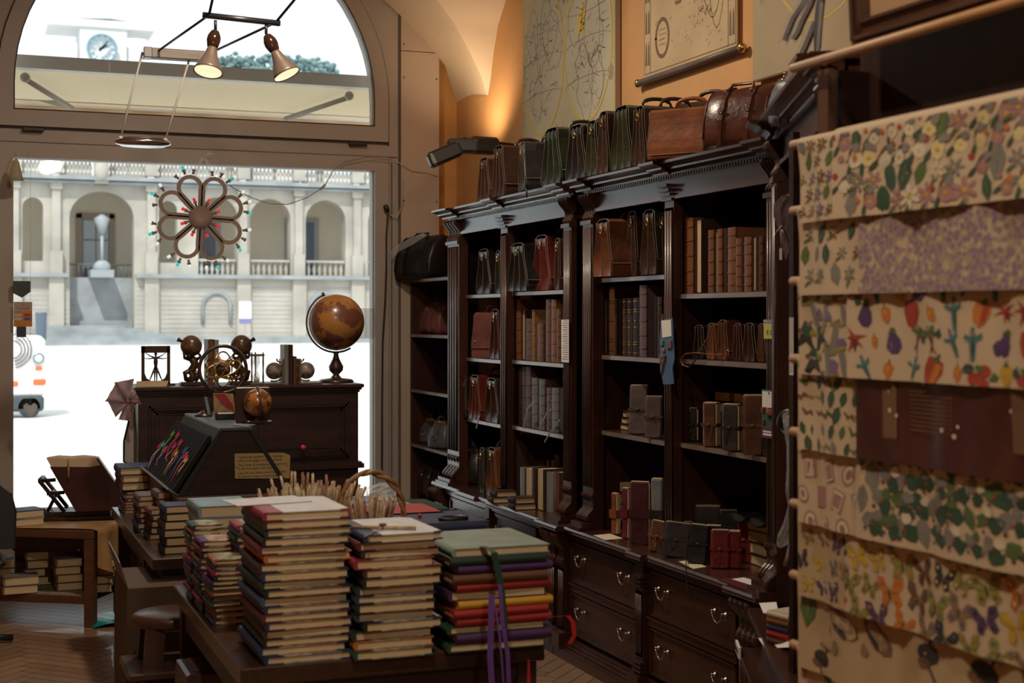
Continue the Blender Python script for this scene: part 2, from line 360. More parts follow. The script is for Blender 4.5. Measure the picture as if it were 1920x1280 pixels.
def balustrade(pa, pb, qa, qb, n, y):
    mb = MB(); xa, xb, za, zb = fx(pa), fx(pb), fz(qb), fz(qa)
    for k in range(n): baluster(mb, xa + (xb - xa) * (k + .5) / n, y, za, zb, .16)
    mb.box(xa, xb, y - .2, y + .2, zb, zb + .16); mb.box(xa, xb, y - .2, y + .2, za - .12, za)
    return mb.build('balustrade', STONE, pal)
for a, b in ((374, 443), (470, 543), (575, 646), (692, 763)): balustrade(a, b, 489, 514, 7, YF + .25)
for a, b in ((33, 98), (112, 172), (205, 276), (290, 448), (462, 552), (566, 661), (675, 773)): balustrade(a, b, 305, 333, max(4, (b - a) // 7), YF)
mb = MB(); p0 = fx(176); p1 = fx(202); mb.box(p0, p1, YF - .7, YF, fz(352), fz(300)); mb.ball(((p0 + p1) / 2, YF - .8, fz(328)), .5, .3, .7, mi=0); mb.box(p0 - .2, p1 + .2, YF - .8, YF, fz(305), fz(298)); mb.build('coat_of_arms', STONE, pal)
DOORF = mat('brown_door_surround', (.30, .235, .18), .8); DGL = mat('dark_window_glass', (.10, .13, .17), .15); PANE = mat('curtained_pane', (.36, .40, .42), .3)
mb = MB(); ya = YF + 5.1
for a, b, c, d in ((153, 164, 396, 520), (218, 228, 396, 520), (153, 228, 396, 405)): mb.box(fx(a), fx(b), ya - .15, ya, fz(d), fz(c))
w0 = mb.build('door_surround', DOORF, pal)
mb = MB(); mb.box(fx(164), fx(218), ya - .08, ya, fz(520), fz(405), 0)
for a, b, c, d in ((167, 190, 409, 445), (193, 215, 409, 445), (167, 190, 448, 500), (193, 215, 448, 500)): mb.box(fx(a), fx(b), ya - .12, ya - .08, fz(d), fz(c), 1)
mb.build('glazed_door', [DGL, PANE], w0)
for a, b, c in ((572, 617, 403), (390, 425, 410)):
    mb = MB(); mb.box(fx(a) - .4, fx(b) + .4, ya - .1, ya, z1, fz(c - 9), 0); fr = mb.build('door_surround', mat('grey_door_surround', (.34, .33, .32), .8), pal)
    mb = MB(); mb.box(fx(a), fx((a + b) / 2) - .05, ya - .2, ya - .1, z1, fz(c)); mb.box(fx((a + b) / 2) + .05, fx(b), ya - .2, ya - .1, z1, fz(c)); mb.build('door_leaf', mat('blue_grey_door', (.09, .12, .17), .5), fr)
mb = MB(); mb.box(fx(130), fx(251), YF + 1.2, YF + 5.2, fz(524), fz(521)); mb.box(fx(130), fx(251), YF + 1.2, YF + 1.5, ZG, fz(524))
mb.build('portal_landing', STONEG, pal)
mb = MB()
for k in range(14):
    xx = fx(132 + k * 9); mb.tube([(xx, YF + 1.3, fz(521)), (xx, YF + 1.3, fz(497))], .05, 4)
mb.tube([(fx(130), YF + 1.3, fz(497)), (fx(251), YF + 1.3, fz(497))], .07, 4); mb.build('iron_railing', mat('grey_iron', (.13, .14, .16), .5), pal)
mb = MB(); xc = fx(190)
mb.tube([(xc, YF - .5, fz(497)), (xc, YF - .5, fz(443))], .12, 6); mb.ball((xc, YF - .5, fz(503)), .6, .4, .5); mb.lathe([(.2, 0), (.55, 1.1), (.1, 1.4)], 6, c=(xc, YF - .5, fz(443))); mb.box(xc - .8, xc + .8, YF - .9, YF + 1.2, fz(522), fz(508))
# (the lantern stands on the landing of the portal)
mb.build('lantern', mat('iron_lantern', (.3, .33, .36), .5), pal)
mb = MB()
for k in range(7):
    e = k * 1.0; zz = fz(606) * (1 - (k + 1) / 8) + ZG * ((k + 1) / 8); mb.box(fx(88) - e * .35, fx(230) + e * .9, YF - 1.2 - k * .45, YF - .2, ZG, zz + .04)
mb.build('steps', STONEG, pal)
mb = MB()
for p in (405, 605):
    xc = fx(p); zz = fz(575); pp = [(xc + 1.0 * math.cos(math.pi * k / 12), zz + 1.0 * math.sin(math.pi * k / 12)) for k in range(13)]
    mb.tube([(xc + 1, YF - .35, fz(608))] + [(a, YF - .35, b) for a, b in pp] + [(xc - 1, YF - .35, fz(608))], .14, 6)
for k in range(13):
    zz = ZG + .45 + k * .33
    if zz < z1 - .5:
        for a, b in ((x0, fx(128)), (fx(253), x1)): mb.box(a, b, YF - .315, YF - .29, zz, zz + .045)
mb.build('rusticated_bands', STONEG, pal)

# clock tower far behind the palace
YT = 135.0
def tx(px): return at_y(px, 120, YT).x
def tz(py): return at_y(190, py, YT).z
TW = mat('sunlit_tower_stone', (.74, .75, .76), .9, 0, .10, .3)
tw = thing('clock_tower', 'pale bell tower with round clock face above the palace roof', 'building', (0, 0, 0))
mb = MB(); mb.box(tx(150), tx(238), YT, YT + 5, 0, tz(50)); mb.box(tx(90), tx(290), YT - .2, YT + 5.2, tz(52), tz(38), 0); mb.prism([(tx(110), tz(38)), (tx(240), tz(33)), (tx(262), tz(38)), (tx(175), tz(22))][:3] + [(tx(140), tz(30))], YT, YT + 5, 'y', 0)
mb.build('tower_walls', TW, tw)
mb = MB()
for s_, pa, pb in ((1, 60, 145), (-1, 330, 240)):
    pts = [(tx(pa + (pb - pa) * t), tz(128 - 46 * t ** 2.2)) for t in [k / 8 for k in range(9)]]
    mb.prism(pts + [(tx(pb), tz(135)), (tx(pa), tz(135))], YT + .3, YT + 1, 'y')
mb.box(tx(30), tx(330), YT + .5, YT + 4, 0, tz(128)); mb.build('scroll_gable', TW, tw)
c = Vector((tx(190), YT - .25, tz(93))); rr = (tx(218) - tx(162)) / 2
mb = MB(); mb.lathe([(rr, 0), (rr, .2), (rr * .92, .22), (rr * .92, .1)], 32, M=T(*c, rx=90)); ck = mb.build('clock_face', mat('pale_clock_face', (.78, .82, .84), .6), tw)
BLU = mat('blue_grey_paint', (.22, .38, .48), .6)
mb = MB(); mb.torus((c.x, c.y - .35, c.z), rr * .97, .1, 'y', 32, 6)
for k in range(12):
    a = k * math.pi / 6; M = T(c.x + rr * .74 * math.sin(a), c.y - .45, c.z + rr * .74 * math.cos(a), ry=math.degrees(a)); mb.box(-.07, .07, -.03, .03, -.22, .22, M=M)
mb.build('numerals', BLU, ck)
mb = MB()
for a, l, wd in ((38, rr * .62, .1), (62, rr * .42, .14), (218, rr * .3, .1), (242, rr * .25, .12)):
    mb.box(-wd, wd, -.03, .03, 0, l, M=T(c.x, c.y - .6, c.z, ry=a))
mb.build('clock_hands', mat('dark_blue_hands', (.06, .12, .2), .5), ck)
# trees behind the palace, right of the tower
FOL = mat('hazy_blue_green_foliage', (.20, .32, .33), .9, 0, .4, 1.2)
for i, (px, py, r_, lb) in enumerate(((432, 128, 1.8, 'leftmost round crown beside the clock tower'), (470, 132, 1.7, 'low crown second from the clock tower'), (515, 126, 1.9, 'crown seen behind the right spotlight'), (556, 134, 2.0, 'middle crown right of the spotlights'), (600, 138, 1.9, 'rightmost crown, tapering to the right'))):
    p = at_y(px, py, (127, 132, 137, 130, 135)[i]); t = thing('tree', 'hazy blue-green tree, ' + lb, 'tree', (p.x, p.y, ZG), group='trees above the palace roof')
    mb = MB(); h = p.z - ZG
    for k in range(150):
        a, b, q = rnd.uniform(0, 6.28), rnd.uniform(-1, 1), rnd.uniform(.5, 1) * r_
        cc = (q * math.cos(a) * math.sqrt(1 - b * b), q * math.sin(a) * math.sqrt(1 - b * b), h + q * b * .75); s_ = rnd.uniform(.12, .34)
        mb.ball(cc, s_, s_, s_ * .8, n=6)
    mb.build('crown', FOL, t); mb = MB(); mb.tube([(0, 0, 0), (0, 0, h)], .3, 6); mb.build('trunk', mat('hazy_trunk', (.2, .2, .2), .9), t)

# awning outside, over the arch
AWN = mat('cream_awning_fabric', (.62, .55, .34), .8)
n = AWN.node_tree; b = n.nodes['Principled BSDF']; tr = n.nodes.new('ShaderNodeBsdfTranslucent'); tr.inputs[0].default_value = (.9, .72, .48, 1); mx = n.nodes.new('ShaderNodeMixShader'); mx.inputs[0].default_value = .5
n.links.new(b.outputs[0], mx.inputs[1]); n.links.new(tr.outputs[0], mx.inputs[2]); n.links.new(mx.outputs[0], n.nodes['Material Output'].inputs[0])
aw = thing('awning', 'cream fabric awning rolled out above the shop window outside', 'awning', (0, 0, 0))
za = at_y(360, 148, 10.45).z; zb = at_y(360, 195, 11.75).z
mb = MB(); mb.box(-.4, 3.6, 10.36, 10.46, za - .005, za + .085); mb.build('head_rail', mat('grey_awning_rail', (.66, .70, .71), .6), aw)
mb = MB()
def awf(u, v): return Vector((-.35 + 3.9 * u, 10.46 + 1.3 * v, za + (zb - za) * v - .10 * math.sin(math.pi * v)))
mb.grid(awf, 20, 10); mb.build('canopy', AWN, aw)
mb = MB(); mb.tube([(-.35, 11.76, zb), (3.55, 11.76, zb)], .035, 8); mb.tube([(-.35, 11.76, zb - .055), (3.55, 11.76, zb - .055)], .022, 8); mb.build('front_bar', mat('white_awning_bar', (.82, .8, .76), .5), aw)
mb = MB()
def vlf(u, v): return Vector((-.35 + 3.9 * u, 11.77 + .01 * math.sin(u * 60), zb - .06 - .33 * v))
mb.grid(vlf, 60, 3); mb.build('valance', mat('peach_valance', (.75, .55, .36), .8), aw)
for xx in (.42, 2.72):
    mb = MB(); mb.tube([(xx, 10.5, za - .06), (xx + (.35 if xx < 1 else -.35), 11.1, za - .16), (xx + (.05 if xx < 1 else .05), 11.7, zb)], .02, 8); mb.ball((xx, 10.5, za - .05), .035); mb.build('folding_arm', mat('grey_arm', (.3, .28, .24), .5), aw)

# street sign, litter bin, small white tourist cart
p = at_y(460, 640, 95); st = thing('street_sign', 'white and violet signboard on a post before the palace', 'sign', (p.x, p.y, ZG))
zz0, zz1 = at_y(460, 607, 95).z - ZG, at_y(460, 565, 95).z - ZG
mb = MB(); mb.box(-.4, .4, -.05, .05, zz0 + .35, zz1); mb.build('sign_panel', WHITE, st); mb = MB(); mb.box(-.4, .4, -.05, .05, zz0, zz0 + .35); mb.build('sign_base_strip', mat('violet_strip', (.2, .2, .4), .5), st); mb = MB(); mb.tube([(0, 0, 0), (0, 0, zz0 + .1)], .04, 6); mb.build('post', mat('grey_post', (.3, .3, .35), .5), st)
p = at_y(77, 620, 98); bn = thing('litter_bin', 'dark grey-blue litter bin beside the palace steps', 'bin', (p.x, p.y, ZG)); zt = at_y(77, 585, 98).z - ZG
mb = MB(); mb.lathe([(.28, .35), (.33, .5), (.36, zt - .1), (.38, zt)], 12); mb.build('bin_body', mat('bin_blue', (.10, .14, .2), .4), bn); mb = MB(); mb.tube([(0, 0, 0), (0, 0, .4)], .06, 6); mb.build('post', mat('grey_post', (.3, .3, .35), .5), bn)
p = at_z(60, 783, ZG); kt = thing('tourist_cart', 'white three-wheeled tourist cart with orange stripes parked outside', 'vehicle', (p.x, p.y, ZG), 0)
CW = mat('white_cart_paint', (.85, .84, .82), .3); CO = mat('orange_stripe', (.85, .16, .05), .4)
mb = MB(); mb.rbox(-2.2, .24, 0, 1.3, .38, 1.55, .08); mb.rbox(-2.2, -.3, .1, 1.3, 1.55, 1.9, .06); mb.build('cart_body', CW, kt)
mb = MB(); mb.rbox(.02, .25, -.03, .02, .62, .73, .02); mb.build('stripe', CO, kt); mb = MB(); mb.rbox(-.9, -.25, -.03, .02, .6, .7, .02); mb.build('stripe', CO, kt)
mb = MB(); mb.rbox(-1.6, .22, -.02, .6, .12, .42, .05); mb.build('lower_skirt', mat('dark_rubber_skirt', (.05, .07, .09), .6), kt)
mb = MB(); mb.lathe([(.2, 0), (.2, .12)], 20, M=T(-.05, .1, .2, rx=90)); mb.build('wheel', mat('dark_rubber_skirt', (.05, .07, .09), .6), kt)
mb = MB(); mb.lathe([(.12, 0), (.12, .06), (.10, .07), (.09, .04)], 24, M=T(.12, .02, 1.12, rx=90)); h = mb.build('headlamp', mat('chrome_lamp', (.55, .6, .62), .2, .6), kt)
mb = MB(); mb.lathe([(.085, 0), (.06, .03), (.01, .04)], 24, M=T(.12, -.03, 1.12, rx=90)); mb.build('lens', mat('pale_lens', (.7, .8, .82), .2), h)
mb = MB(); mb.box(.06, .18, -.03, 0, .9, .965); mb.build('indicator', CO, kt)
mb = MB(); 
for k in range(4): mb.torus((-.36, -.02, 1.3), .17 + k * .06, .012, 'y', 20, 4, a0=-80, a1=80)
mb.build('round_emblem', mat('dark_lettering', (.1, .1, .12), .5), kt)
# ================================================================ BOOKCASES AND COUNTER
# local frame of a case: x along the face (left to right seen from the room), y into the wall, z up
def scroll(mb, x0, x1, z0, h, d, flip=False, n=4):
    """grooved S-scroll bracket standing out d in front of the face (y negative)"""
    prof = []
    K = [(.8, 1.0), (1.02, .97), (1.08, .9), (1.02, .8), (.82, .68), (.58, .57), (.42, .46), (.38, .36), (.46, .26), (.60, .18), (.66, .10), (.60, .03), (.42, 0)]
    for a_, t_ in K: prof.append((-(d * a_), h * t_))
    if flip: prof = [(y, h - z) for y, z in prof]; prof.reverse()
    wd = (x1 - x0) / n
    for k in range(n):
        a, b = x0 + wd * k + wd * .08, x0 + wd * (k + 1) - wd * .08
        loops = []
        for y, z in prof:
            loops.append([(a, y + .010, z0 + z), (a + (b - a) * .15, y + .001, z0 + z), (a + (b - a) * .5, y - .003, z0 + z), (a + (b - a) * .85, y + .001, z0 + z), (b, y + .010, z0 + z), (b, .0, z0 + z), (a, .0, z0 + z)])
        mb.loft(loops, 0, smooth=False)
    mb.prism([(p[0] + .012, z0 + p[1]) for p in prof] + ([(0, z0), (0, z0 + h)] if not flip else [(0, z0), (0, z0 + h)]), x0 + .002, x1 - .002, 'x')
def fluted(mb, x0, x1, y, z0, z1, n=4):
    w_ = x1 - x0; mb.box(x0, x1, y + .004, y + .05, z0, z1)
    for k in range(n):
        a = x0 + w_ * (.06 + .88 * k / n) + .0015; b = x0 + w_ * (.06 + .88 * (k + 1) / n) - .0025; c_, r_ = (a + b) / 2, (b - a) / 2
        mb.loft([[(c_ - r_ * math.cos(q * math.pi / 6), y + .004 - min(r_ * 1.1, .011) * math.sin(q * math.pi / 6), z) for q in range(7)] for z in (z0 + .015, z1 - .015)], smooth=True)
CORN = [(0, .0), (-.016, .0), (-.020, .018), (-.034, .034), (-.050, .040), (-.052, .056), (-.066, .070), (-.084, .080), (-.092, .084), (-.094, .108), (0, .112)]
def cornice_run(mb, x0, x1, y, z, k=1.0):
    mb.prism([(y + a * k, z + b * .5) for a, b in CORN], x0, x1, 'x')
def bookcase(name, label, loc, rz, wd, pil, shelves, zb, ztop, depth=.45, back=True, dividers=None):
    """pil: (x0, x1, kind) pilasters on the face; kind 'scroll' or 'plain'"""
    t = thing(name, label, 'bookcase', loc, rz)
    mb = MB(); mb.box(0, wd, depth - .02, depth, zb, ztop); mb.build('back_panel', WOOD, t)
    for x0, x1 in ((0, .035), (wd - .035, wd)):
        mb = MB(); mb.box(x0, x1, 0, depth - .02, zb, ztop - .02); mb.build('side_panel', WOOD, t)
    fz_ = ztop - .14
    for i, (x0, x1, kind) in enumerate(pil):
        mb = MB()
        if kind == 'scroll':
            mb.box(x0, x1, -.03, .03, zb, fz_ - .02); fluted(mb, x0 + .006, x1 - .006, -.035, zb + .20, fz_ - .066, 4)
            scroll(mb, x0, x1, fz_ - .045, .135, .062); scroll(mb, x0, x1, zb + .045, .14, .07, True)
            mb.box(x0 - .012, x1 + .012, -.11, .02, zb, zb + .018); mb.box(x0 - .006, x1 + .006, -.095, .02, zb + .018, zb + .04)
            mb.box(x0 - .004, x1 + .004, -.045, .0, fz_ - .066, fz_ - .045)
        else:
            mb.box(x0, x1, -.012, .03, zb, fz_); fluted(mb, x0 + .002, x1 - .002, -.016, zb + .06, fz_ - .04, 3)
            for k, dz in enumerate((.0, .02, .04, .06)): mb.box(x0 - .006, x1 + .006, -.028 - .008 * k, .0, fz_ + dz - .01, fz_ + dz + .004)
            mb.box(x0 - .006, x1 + .006, -.05, .02, zb, zb + .02); mb.box(x0 - .002, x1 + .002, -.035, .02, zb + .02, zb + .05)
        mb.build('pilaster', WOOD, t)
        if kind == 'plain':
            mb = MB(); mb.box((x0 + x1) / 2 - .0125, (x0 + x1) / 2 + .0125, .03, depth - .02, zb, ztop - .02); mb.build('partition', WOOD, t)
    mb = MB(); mb.box(0, wd, -.008, .02, fz_, ztop - .05); mb.box(0, wd, -.02, .0, fz_ - .004, fz_ + .012); mb.box(0, wd, -.014, .0, fz_ + .012, fz_ + .018); mb.build('frieze', WOODH, t)
    mb = MB(); mb.box(0, wd, -.02, -.006, ztop - .05, ztop - .036)
    x = .02
    while x < wd - .02: mb.box(x, x + .012, -.03, -.006, ztop - .05, ztop - .038); x += .024
    mb.build('dentil_moulding', WOODH, t)
    mb = MB(); cornice_run(mb, -.02, wd + .02, -.008, ztop - .036)
    for x0, x1, kind in pil:
        e = .03; cornice_run(mb, x0 - e, x1 + e, -.04, ztop - .036)
    mb.box(0, wd, -.01, depth, ztop + .0, ztop + .02)
    mb.build('cornice', WOODH, t)
    mb = MB(); mb.box(.03, wd - .03, 0, depth, ztop - .03, ztop - .001); mb.build('top_board', WOOD, t)
    for x0, x1, z in shelves:
        mb = MB(); mb.rbox(x0, x1, .022, depth - .02, z - .024, z, .003, 0); mb.box(x0, x1, .018, .0225, z - .022, z - .002, 1); mb.build('shelf', [WOOD, SHELFW], t)
    return t
ZC = .68; ZT = 2.425; XU = 3.0
def yy(Y, Y0): return Y0 - Y
c1 = bookcase('bookcase', 'dark mahogany bookcase nearer the window with fluted pilasters and leather bags on top', (XU, 8.92, 0), -90, 2.035,
    [(0, .23, 'scroll'), (.942, 1.05, 'plain'), (1.93, 2.035, 'scroll')],
    [(.18, .96, 1.894), (.18, .96, 1.496), (.18, .96, 1.11), (1.03, 1.96, 1.899), (1.03, 1.96, 1.503), (1.03, 1.96, 1.12)], ZC, ZT)
c2 = bookcase('bookcase', 'dark mahogany bookcase right of the double scroll pilasters, with the journal shelves', (XU, 6.735, 0), -90, 1.89,
    [(0, .125, 'scroll'), (.878, .967, 'plain'), (1.79, 1.89, 'scroll')],
    [(.10, .90, 1.948), (.10, .90, 1.562), (.10, .90, 1.183), (.94, 1.82, 1.856), (.94, 1.82, 1.566), (.94, 1.82, 1.19)], ZC, ZT)
# filler between the two cases
mb = MB(); mb.box(XU + .06, 3.45, 6.74, 6.88, ZC + .002, ZT - .0); o = mb.build('filler_board', WOOD); tag(o, 'narrow dark upright board between the two big bookcases', 'board')

# lower chest run: front at X 2.93, counter edge 2.89
def drop_handle(parent, x, y, z, rz=0, s=1.25, tilt=0):
    h = MB()
    for sx in (-1, 1):
        h.lathe([(.011, 0), (.011, .003), (.005, .006), (.005, .016), (.001, .018)], 10, M=T(x + sx * .036 * s, y, z, rx=90))
        h.ball((x + sx * .036 * s, y - .016, z), .007, n=8)
    pts = [(x - .036 * s + .072 * s * k / 10 + 0, y - .018, z - .034 * s * math.sin(math.pi * k / 10) ** .7) for k in range(11)]
    if tilt: pts = [(a, b, z - (c_ - z) * .9) for a, b, c_ in pts]
    h.tube(pts, .0035, 8); return h.build('handle', PEWTER, parent)
def moulded(mb, x0, x1, y, z0, z1):
    """raised drawer front with stepped frame"""
    mb.box(x0, x1, y - .004, y + .02, z0, z1)
    for k, (e, d) in enumerate(((0, .014), (.008, .010), (.016, .006))):
        for a, b, c_, d_ in ((x0 + e, x1 - e, z1 - e - .008, z1 - e), (x0 + e, x1 - e, z0 + e, z0 + e + .008), (x0 + e, x0 + e + .008, z0 + e, z1 - e), (x1 - e - .008, x1 - e, z0 + e, z1 - e)):
            mb.box(a, b, y - d, y, c_, d_)
def lower(name, label, Y0, wd, bays, pils, scrolls):
    t = thing(name, label, 'cabinet', (2.93, Y0, 0), -90)
    mb = MB(); mb.box(0, wd, .02, .52, .06, ZC - .03); mb.build('carcass', WOOD, t)
    mb = MB(); mb.box(-.01, wd + .01, -.05, .54, 0, .05)
    for k, (d, z) in enumerate(((.045, .05), (.036, .065), (.024, .08), (.012, .095))): mb.box(-.005, wd + .005, -d, .5, z, z + .013)
    mb.build('plinth', WOODH, t)
    mb = MB(); mb.box(0, wd, -.02, .02, .622, .65); mb.box(0, wd, -.01, .02, .612, .622); mb.build('top_rail', WOODH, t)
    for x0, x1 in bays:
        for z0, z1, tl in ((.40, .605, 0), (.135, .345, 0)):
            mb = MB(); moulded(mb, x0, x1, 0.004, z0, z1); d = mb.build('drawer', WOODH, t)
            drop_handle(d, x0 + (x1 - x0) * .17, -.004, z0 + .135); drop_handle(d, x0 + (x1 - x0) * .83, -.004, z0 + .135)
        mb = MB(); mb.box(x0 - .01, x1 + .01, -.012, .02, .352, .392); mb.box(x0 - .01, x1 + .01, -.02, .0, .386, .394); mb.build('drawer_rail', WOODH, t)
    for x0, x1 in pils:
        mb = MB(); mb.box(x0, x1, -.028, .02, .10, .63); fluted(mb, x0 + .004, x1 - .004, -.032, .20, .50, 3)
        for z in (.13, .15, .17, .52, .54, .56): mb.box(x0 - .006, x1 + .006, -.045, 0, z, z + .012)
        mb.box(x0 - .01, x1 + .01, -.06, 0, .0501, .12); mb.build('pilaster', WOOD, t)
    for x0, x1 in scrolls:
        mb = MB(); mb.box(x0, x1, -.03, .02, .10, .65); fluted(mb, x0 + .004, x1 - .004, -.034, .14, .46, 4); scroll(mb, x0, x1, .47, .175, .075); mb.box(x0 - .01, x1 + .01, -.065, 0, .0501, .13); mb.build('scroll_pilaster', WOOD, t)
    return t
lower('drawer_cabinet', 'dark mahogany drawer cabinet below the bookcase nearer the window', 8.98, 2.05, [(.25, .93), (1.06, 1.72)], [(.96, 1.03)], [(1.93, 2.05), (.0, .16)])
lower('drawer_cabinet', 'dark mahogany drawer cabinet with ring handles below the right bookcase', 6.90, 2.05, [(.115, .885), (1.02, 1.80)], [(.915, .995)], [(0, .085), (1.86, 2.02)])
mb = MB()
top = [(-.0, .0), (-.012, .004), (-.016, .012), (-.016, .02), (-.008, .03), (0, .03)]
def counter(x0, x1, y): mb.prism([(y + a, ZC - .03 + b) for a, b in top] + [(.55, ZC), (.55, ZC - .03)], x0, x1, 'x')
for x0, x1, y in ((.0, .55, -.03), (.55, .9, -.055), (.9, 1.08, -.03), (1.08, 1.9, -.045), (1.9, 2.2, -.07), (2.2, 3.0, -.03), (3.0, 3.16, -.06), (3.16, 3.92, -.03), (3.92, 4.2, -.07)): counter(x0, x1, y)
o = mb.build('counter_top', WOODH); o.matrix_world = T(2.93, 9.0, 0, rz=-90); tag(o, 'long polished mahogany counter top running under both bookcases', 'counter')

# low open shelf unit between the first bookcase and the window wall
t = thing('corner_shelf', 'low open dark wood shelf unit in the corner beside the beige panel', 'shelf unit', (3.06, 10.06, 0), -90)
mb = MB(); mb.box(0, 1.0, .40, .42, 0, 2.0); mb.build('back_panel', WOOD, t)
for x0 in (0, .975):
    mb = MB(); mb.box(x0, x0 + .025, 0.002, .40, 0, 2.0); mb.build('side_panel', WOOD, t)
for z in (2.024, 1.63, 1.232, .838, .44):
    mb = MB(); mb.box(0.0 if z > 2 else .025, 1.0 if z > 2 else .975, .004, .40, z - .022, z, 0); mb.box(0.0, .99, -.001, .004, z - .02, z - .002, 1); mb.build('shelf', [WOOD, mat('pale_worn_edge', (.30, .24, .20), .5, 0, .4, 14)], t)

# third case, turned towards the room behind the paper rack
c3 = bookcase('bookcase', 'dark bookcase turned towards the room, mostly hidden behind the paper rack', (2.885, 4.70, 0), -90 - 24.8, 1.5,
    [(.03, .13, 'scroll'), (1.34, 1.46, 'scroll')], [(.14, 1.33, 1.9), (.14, 1.33, 1.55), (.14, 1.33, 1.19)], ZC + .02, ZT + .03, depth=.26)
t3 = thing('price_label_case', 'dark low case with price labels on its stepped front behind the paper rack', 'cabinet', (2.72, 4.56, 0), -90 - 24.8)
mb = MB(); mb.box(0, 1.5, 0, .18, 0, ZC - .01); mb.build('carcass', WOOD, t3)
mb = MB(); mb.box(-.0, 1.5, -.05, .2, ZC - .01, ZC + .015); mb.build('top', WOODH, t3)
for k, (x, z) in enumerate(((.12, .56), (.3, .44), (.46, .33), (.62, .22), (.78, .12))):
    mb = MB(); mb.box(x - .08, x + .7, -.09 - .01 * k, 0, z - .015, z); st = mb.build('step', WOODH, t3)
    mb = MB(); mb.box(x - .07, x + .06, -.1 - .01 * k, -.092 - .01 * k, z - .01, z + .03, 0)
    for q in range(3): mb.box(x - .05 + q * .035, x - .045 + q * .035 + .012, -.102 - .01 * k, -.1 - .01 * k, z, z + .018, 1)
    mb.build('price_label', [WHITE, INK], st)
# ================================================================ PAPER RACK ON THE RIGHT
XR = 1.9
DOWEL = mat('beech_dowel', (.50, .28, .12), .45, 0, .15, 8)
INKS = {k: mat('ink_' + k, tuple(v * .8 for v in c), .8) for k, c in dict(red=(.42, .06, .03), orange=(.60, .20, .03), yellow=(.62, .40, .04), green=(.10, .16, .05), dkgreen=(.04, .09, .05), purple=(.10, .05, .14), lilac=(.22, .15, .30), blue=(.10, .14, .26), brown=(.20, .10, .05), black=(.04, .035, .035), sepia=(.30, .20, .11), pink=(.42, .22, .20), maroon=(.16, .03, .04), grey=(.24, .23, .20), olive=(.30, .28, .06), ltyel=(.75, .62, .30), teal=(.08, .2, .2), cream=(.74, .66, .48), card=(.63, .49, .31)).items()}
IK = list(INKS)
def sheetpaper(name, col, rough=.7, **k): return mat('wrapping_paper_' + name, col, rough, 0, **k)
PCREAM = sheetpaper('cream', (.54, .425, .285), var=.05)
PTAN = sheetpaper('tan', (.46, .345, .20), var=.08)
PLILAC = sheetpaper('violets', (.34, .27, .30))
def violets():
    nt = PLILAC.node_tree; b = nt.nodes['Principled BSDF']; tc = nt.nodes.new('ShaderNodeTexCoord'); v = nt.nodes.new('ShaderNodeTexVoronoi'); v.inputs['Scale'].default_value = 85
    nt.links.new(tc.outputs['Object'], v.inputs['Vector']); r = nt.nodes.new('ShaderNodeValToRGB'); e = r.color_ramp.elements
    e[0].position = .25; e[0].color = (.20, .13, .19, 1); e[1].position = .75; e[1].color = (.36, .28, .17, 1); x = e.new(.5); x.color = (.29, .21, .23, 1)
    nt.links.new(v.outputs['Distance'], r.inputs[0])
    sp = nt.nodes.new('ShaderNodeSeparateColor'); nt.links.new(v.outputs['Color'], sp.inputs[0]); mx = nt.nodes.new('ShaderNodeMix'); mx.data_type = 'RGBA'; mx.inputs[7].default_value = (.46, .37, .24, 1)
    m2 = nt.nodes.new('ShaderNodeMath'); m2.operation = 'GREATER_THAN'; m2.inputs[1].default_value = .86; nt.links.new(sp.outputs[0], m2.inputs[0]); nt.links.new(m2.outputs[0], mx.inputs[0]); nt.links.new(r.outputs[0], mx.inputs[6]); nt.links.new(mx.outputs[2], b.inputs['Base Color'])
violets()
PMAROON = sheetpaper('dark_maroon', (.075, .022, .02), .35, var=.5, vs=9, coat=.3)

def circ(cx, cy, rx, ry=None, n=9, a=0):
    ry = ry or rx; ca, sa = math.cos(a), math.sin(a); o = []
    for k in range(n):
        t = 2 * math.pi * k / n; x, y = rx * math.cos(t), ry * math.sin(t); o.append((cx + x * ca - y * sa, cy + x * sa + y * ca))
    return o
def blob(cx, cy, r, rg, n=9, j=.3):
    return [(cx + r * (1 + rg.uniform(-j, j)) * math.cos(2 * math.pi * k / n), cy + r * (1 + rg.uniform(-j, j)) * math.sin(2 * math.pi * k / n)) for k in range(n)]
def m_pepper(rg):
    c, c2 = rg.choice([('yellow', 'orange'), ('orange', 'red'), ('red', 'orange')])
    return [(c, [(-.5, .6), (-.1, .75), (.4, .65), (.55, .2), (.4, -.5), (.1, -.9), (-.3, -.6), (-.55, 0)]), (c2, [(0, .6), (.4, .5), (.35, -.4), (.1, -.7)]), ('green', circ(0, .65, .2, .16, 6)), ('dkgreen', circ(.05, .85, .06, .18, 5))]
def m_aub(rg): return [('purple', [(-.15, .6), (.2, .6), (.5, .1), (.55, -.4), (.25, -.8), (-.2, -.75), (-.5, -.3), (-.35, .2)]), ('lilac', circ(-.15, -.2, .07, .35, 6)), ('green', [(-.3, .5), (0, .95), (.25, .85), (.3, .45), (0, .6)])]
def m_radish(rg): return [('maroon', [(-.12, .35), (.15, .35), (.1, -.2), (.35, -.85), (0, -.35), (-.2, -.7), (-.02, -.1)]), ('green', [(-.7, .45), (-.45, .8), (-.1, .6), (0, .35), (-.3, .42)]), ('green', [(0, .35), (.1, .9), (.35, .95), (.3, .6)]), ('dkgreen', [(.1, .35), (.7, .7), (.75, .3), (.5, .15), (.4, .4)]), ('olive', circ(-.1, .8, .15, .2, 6))]
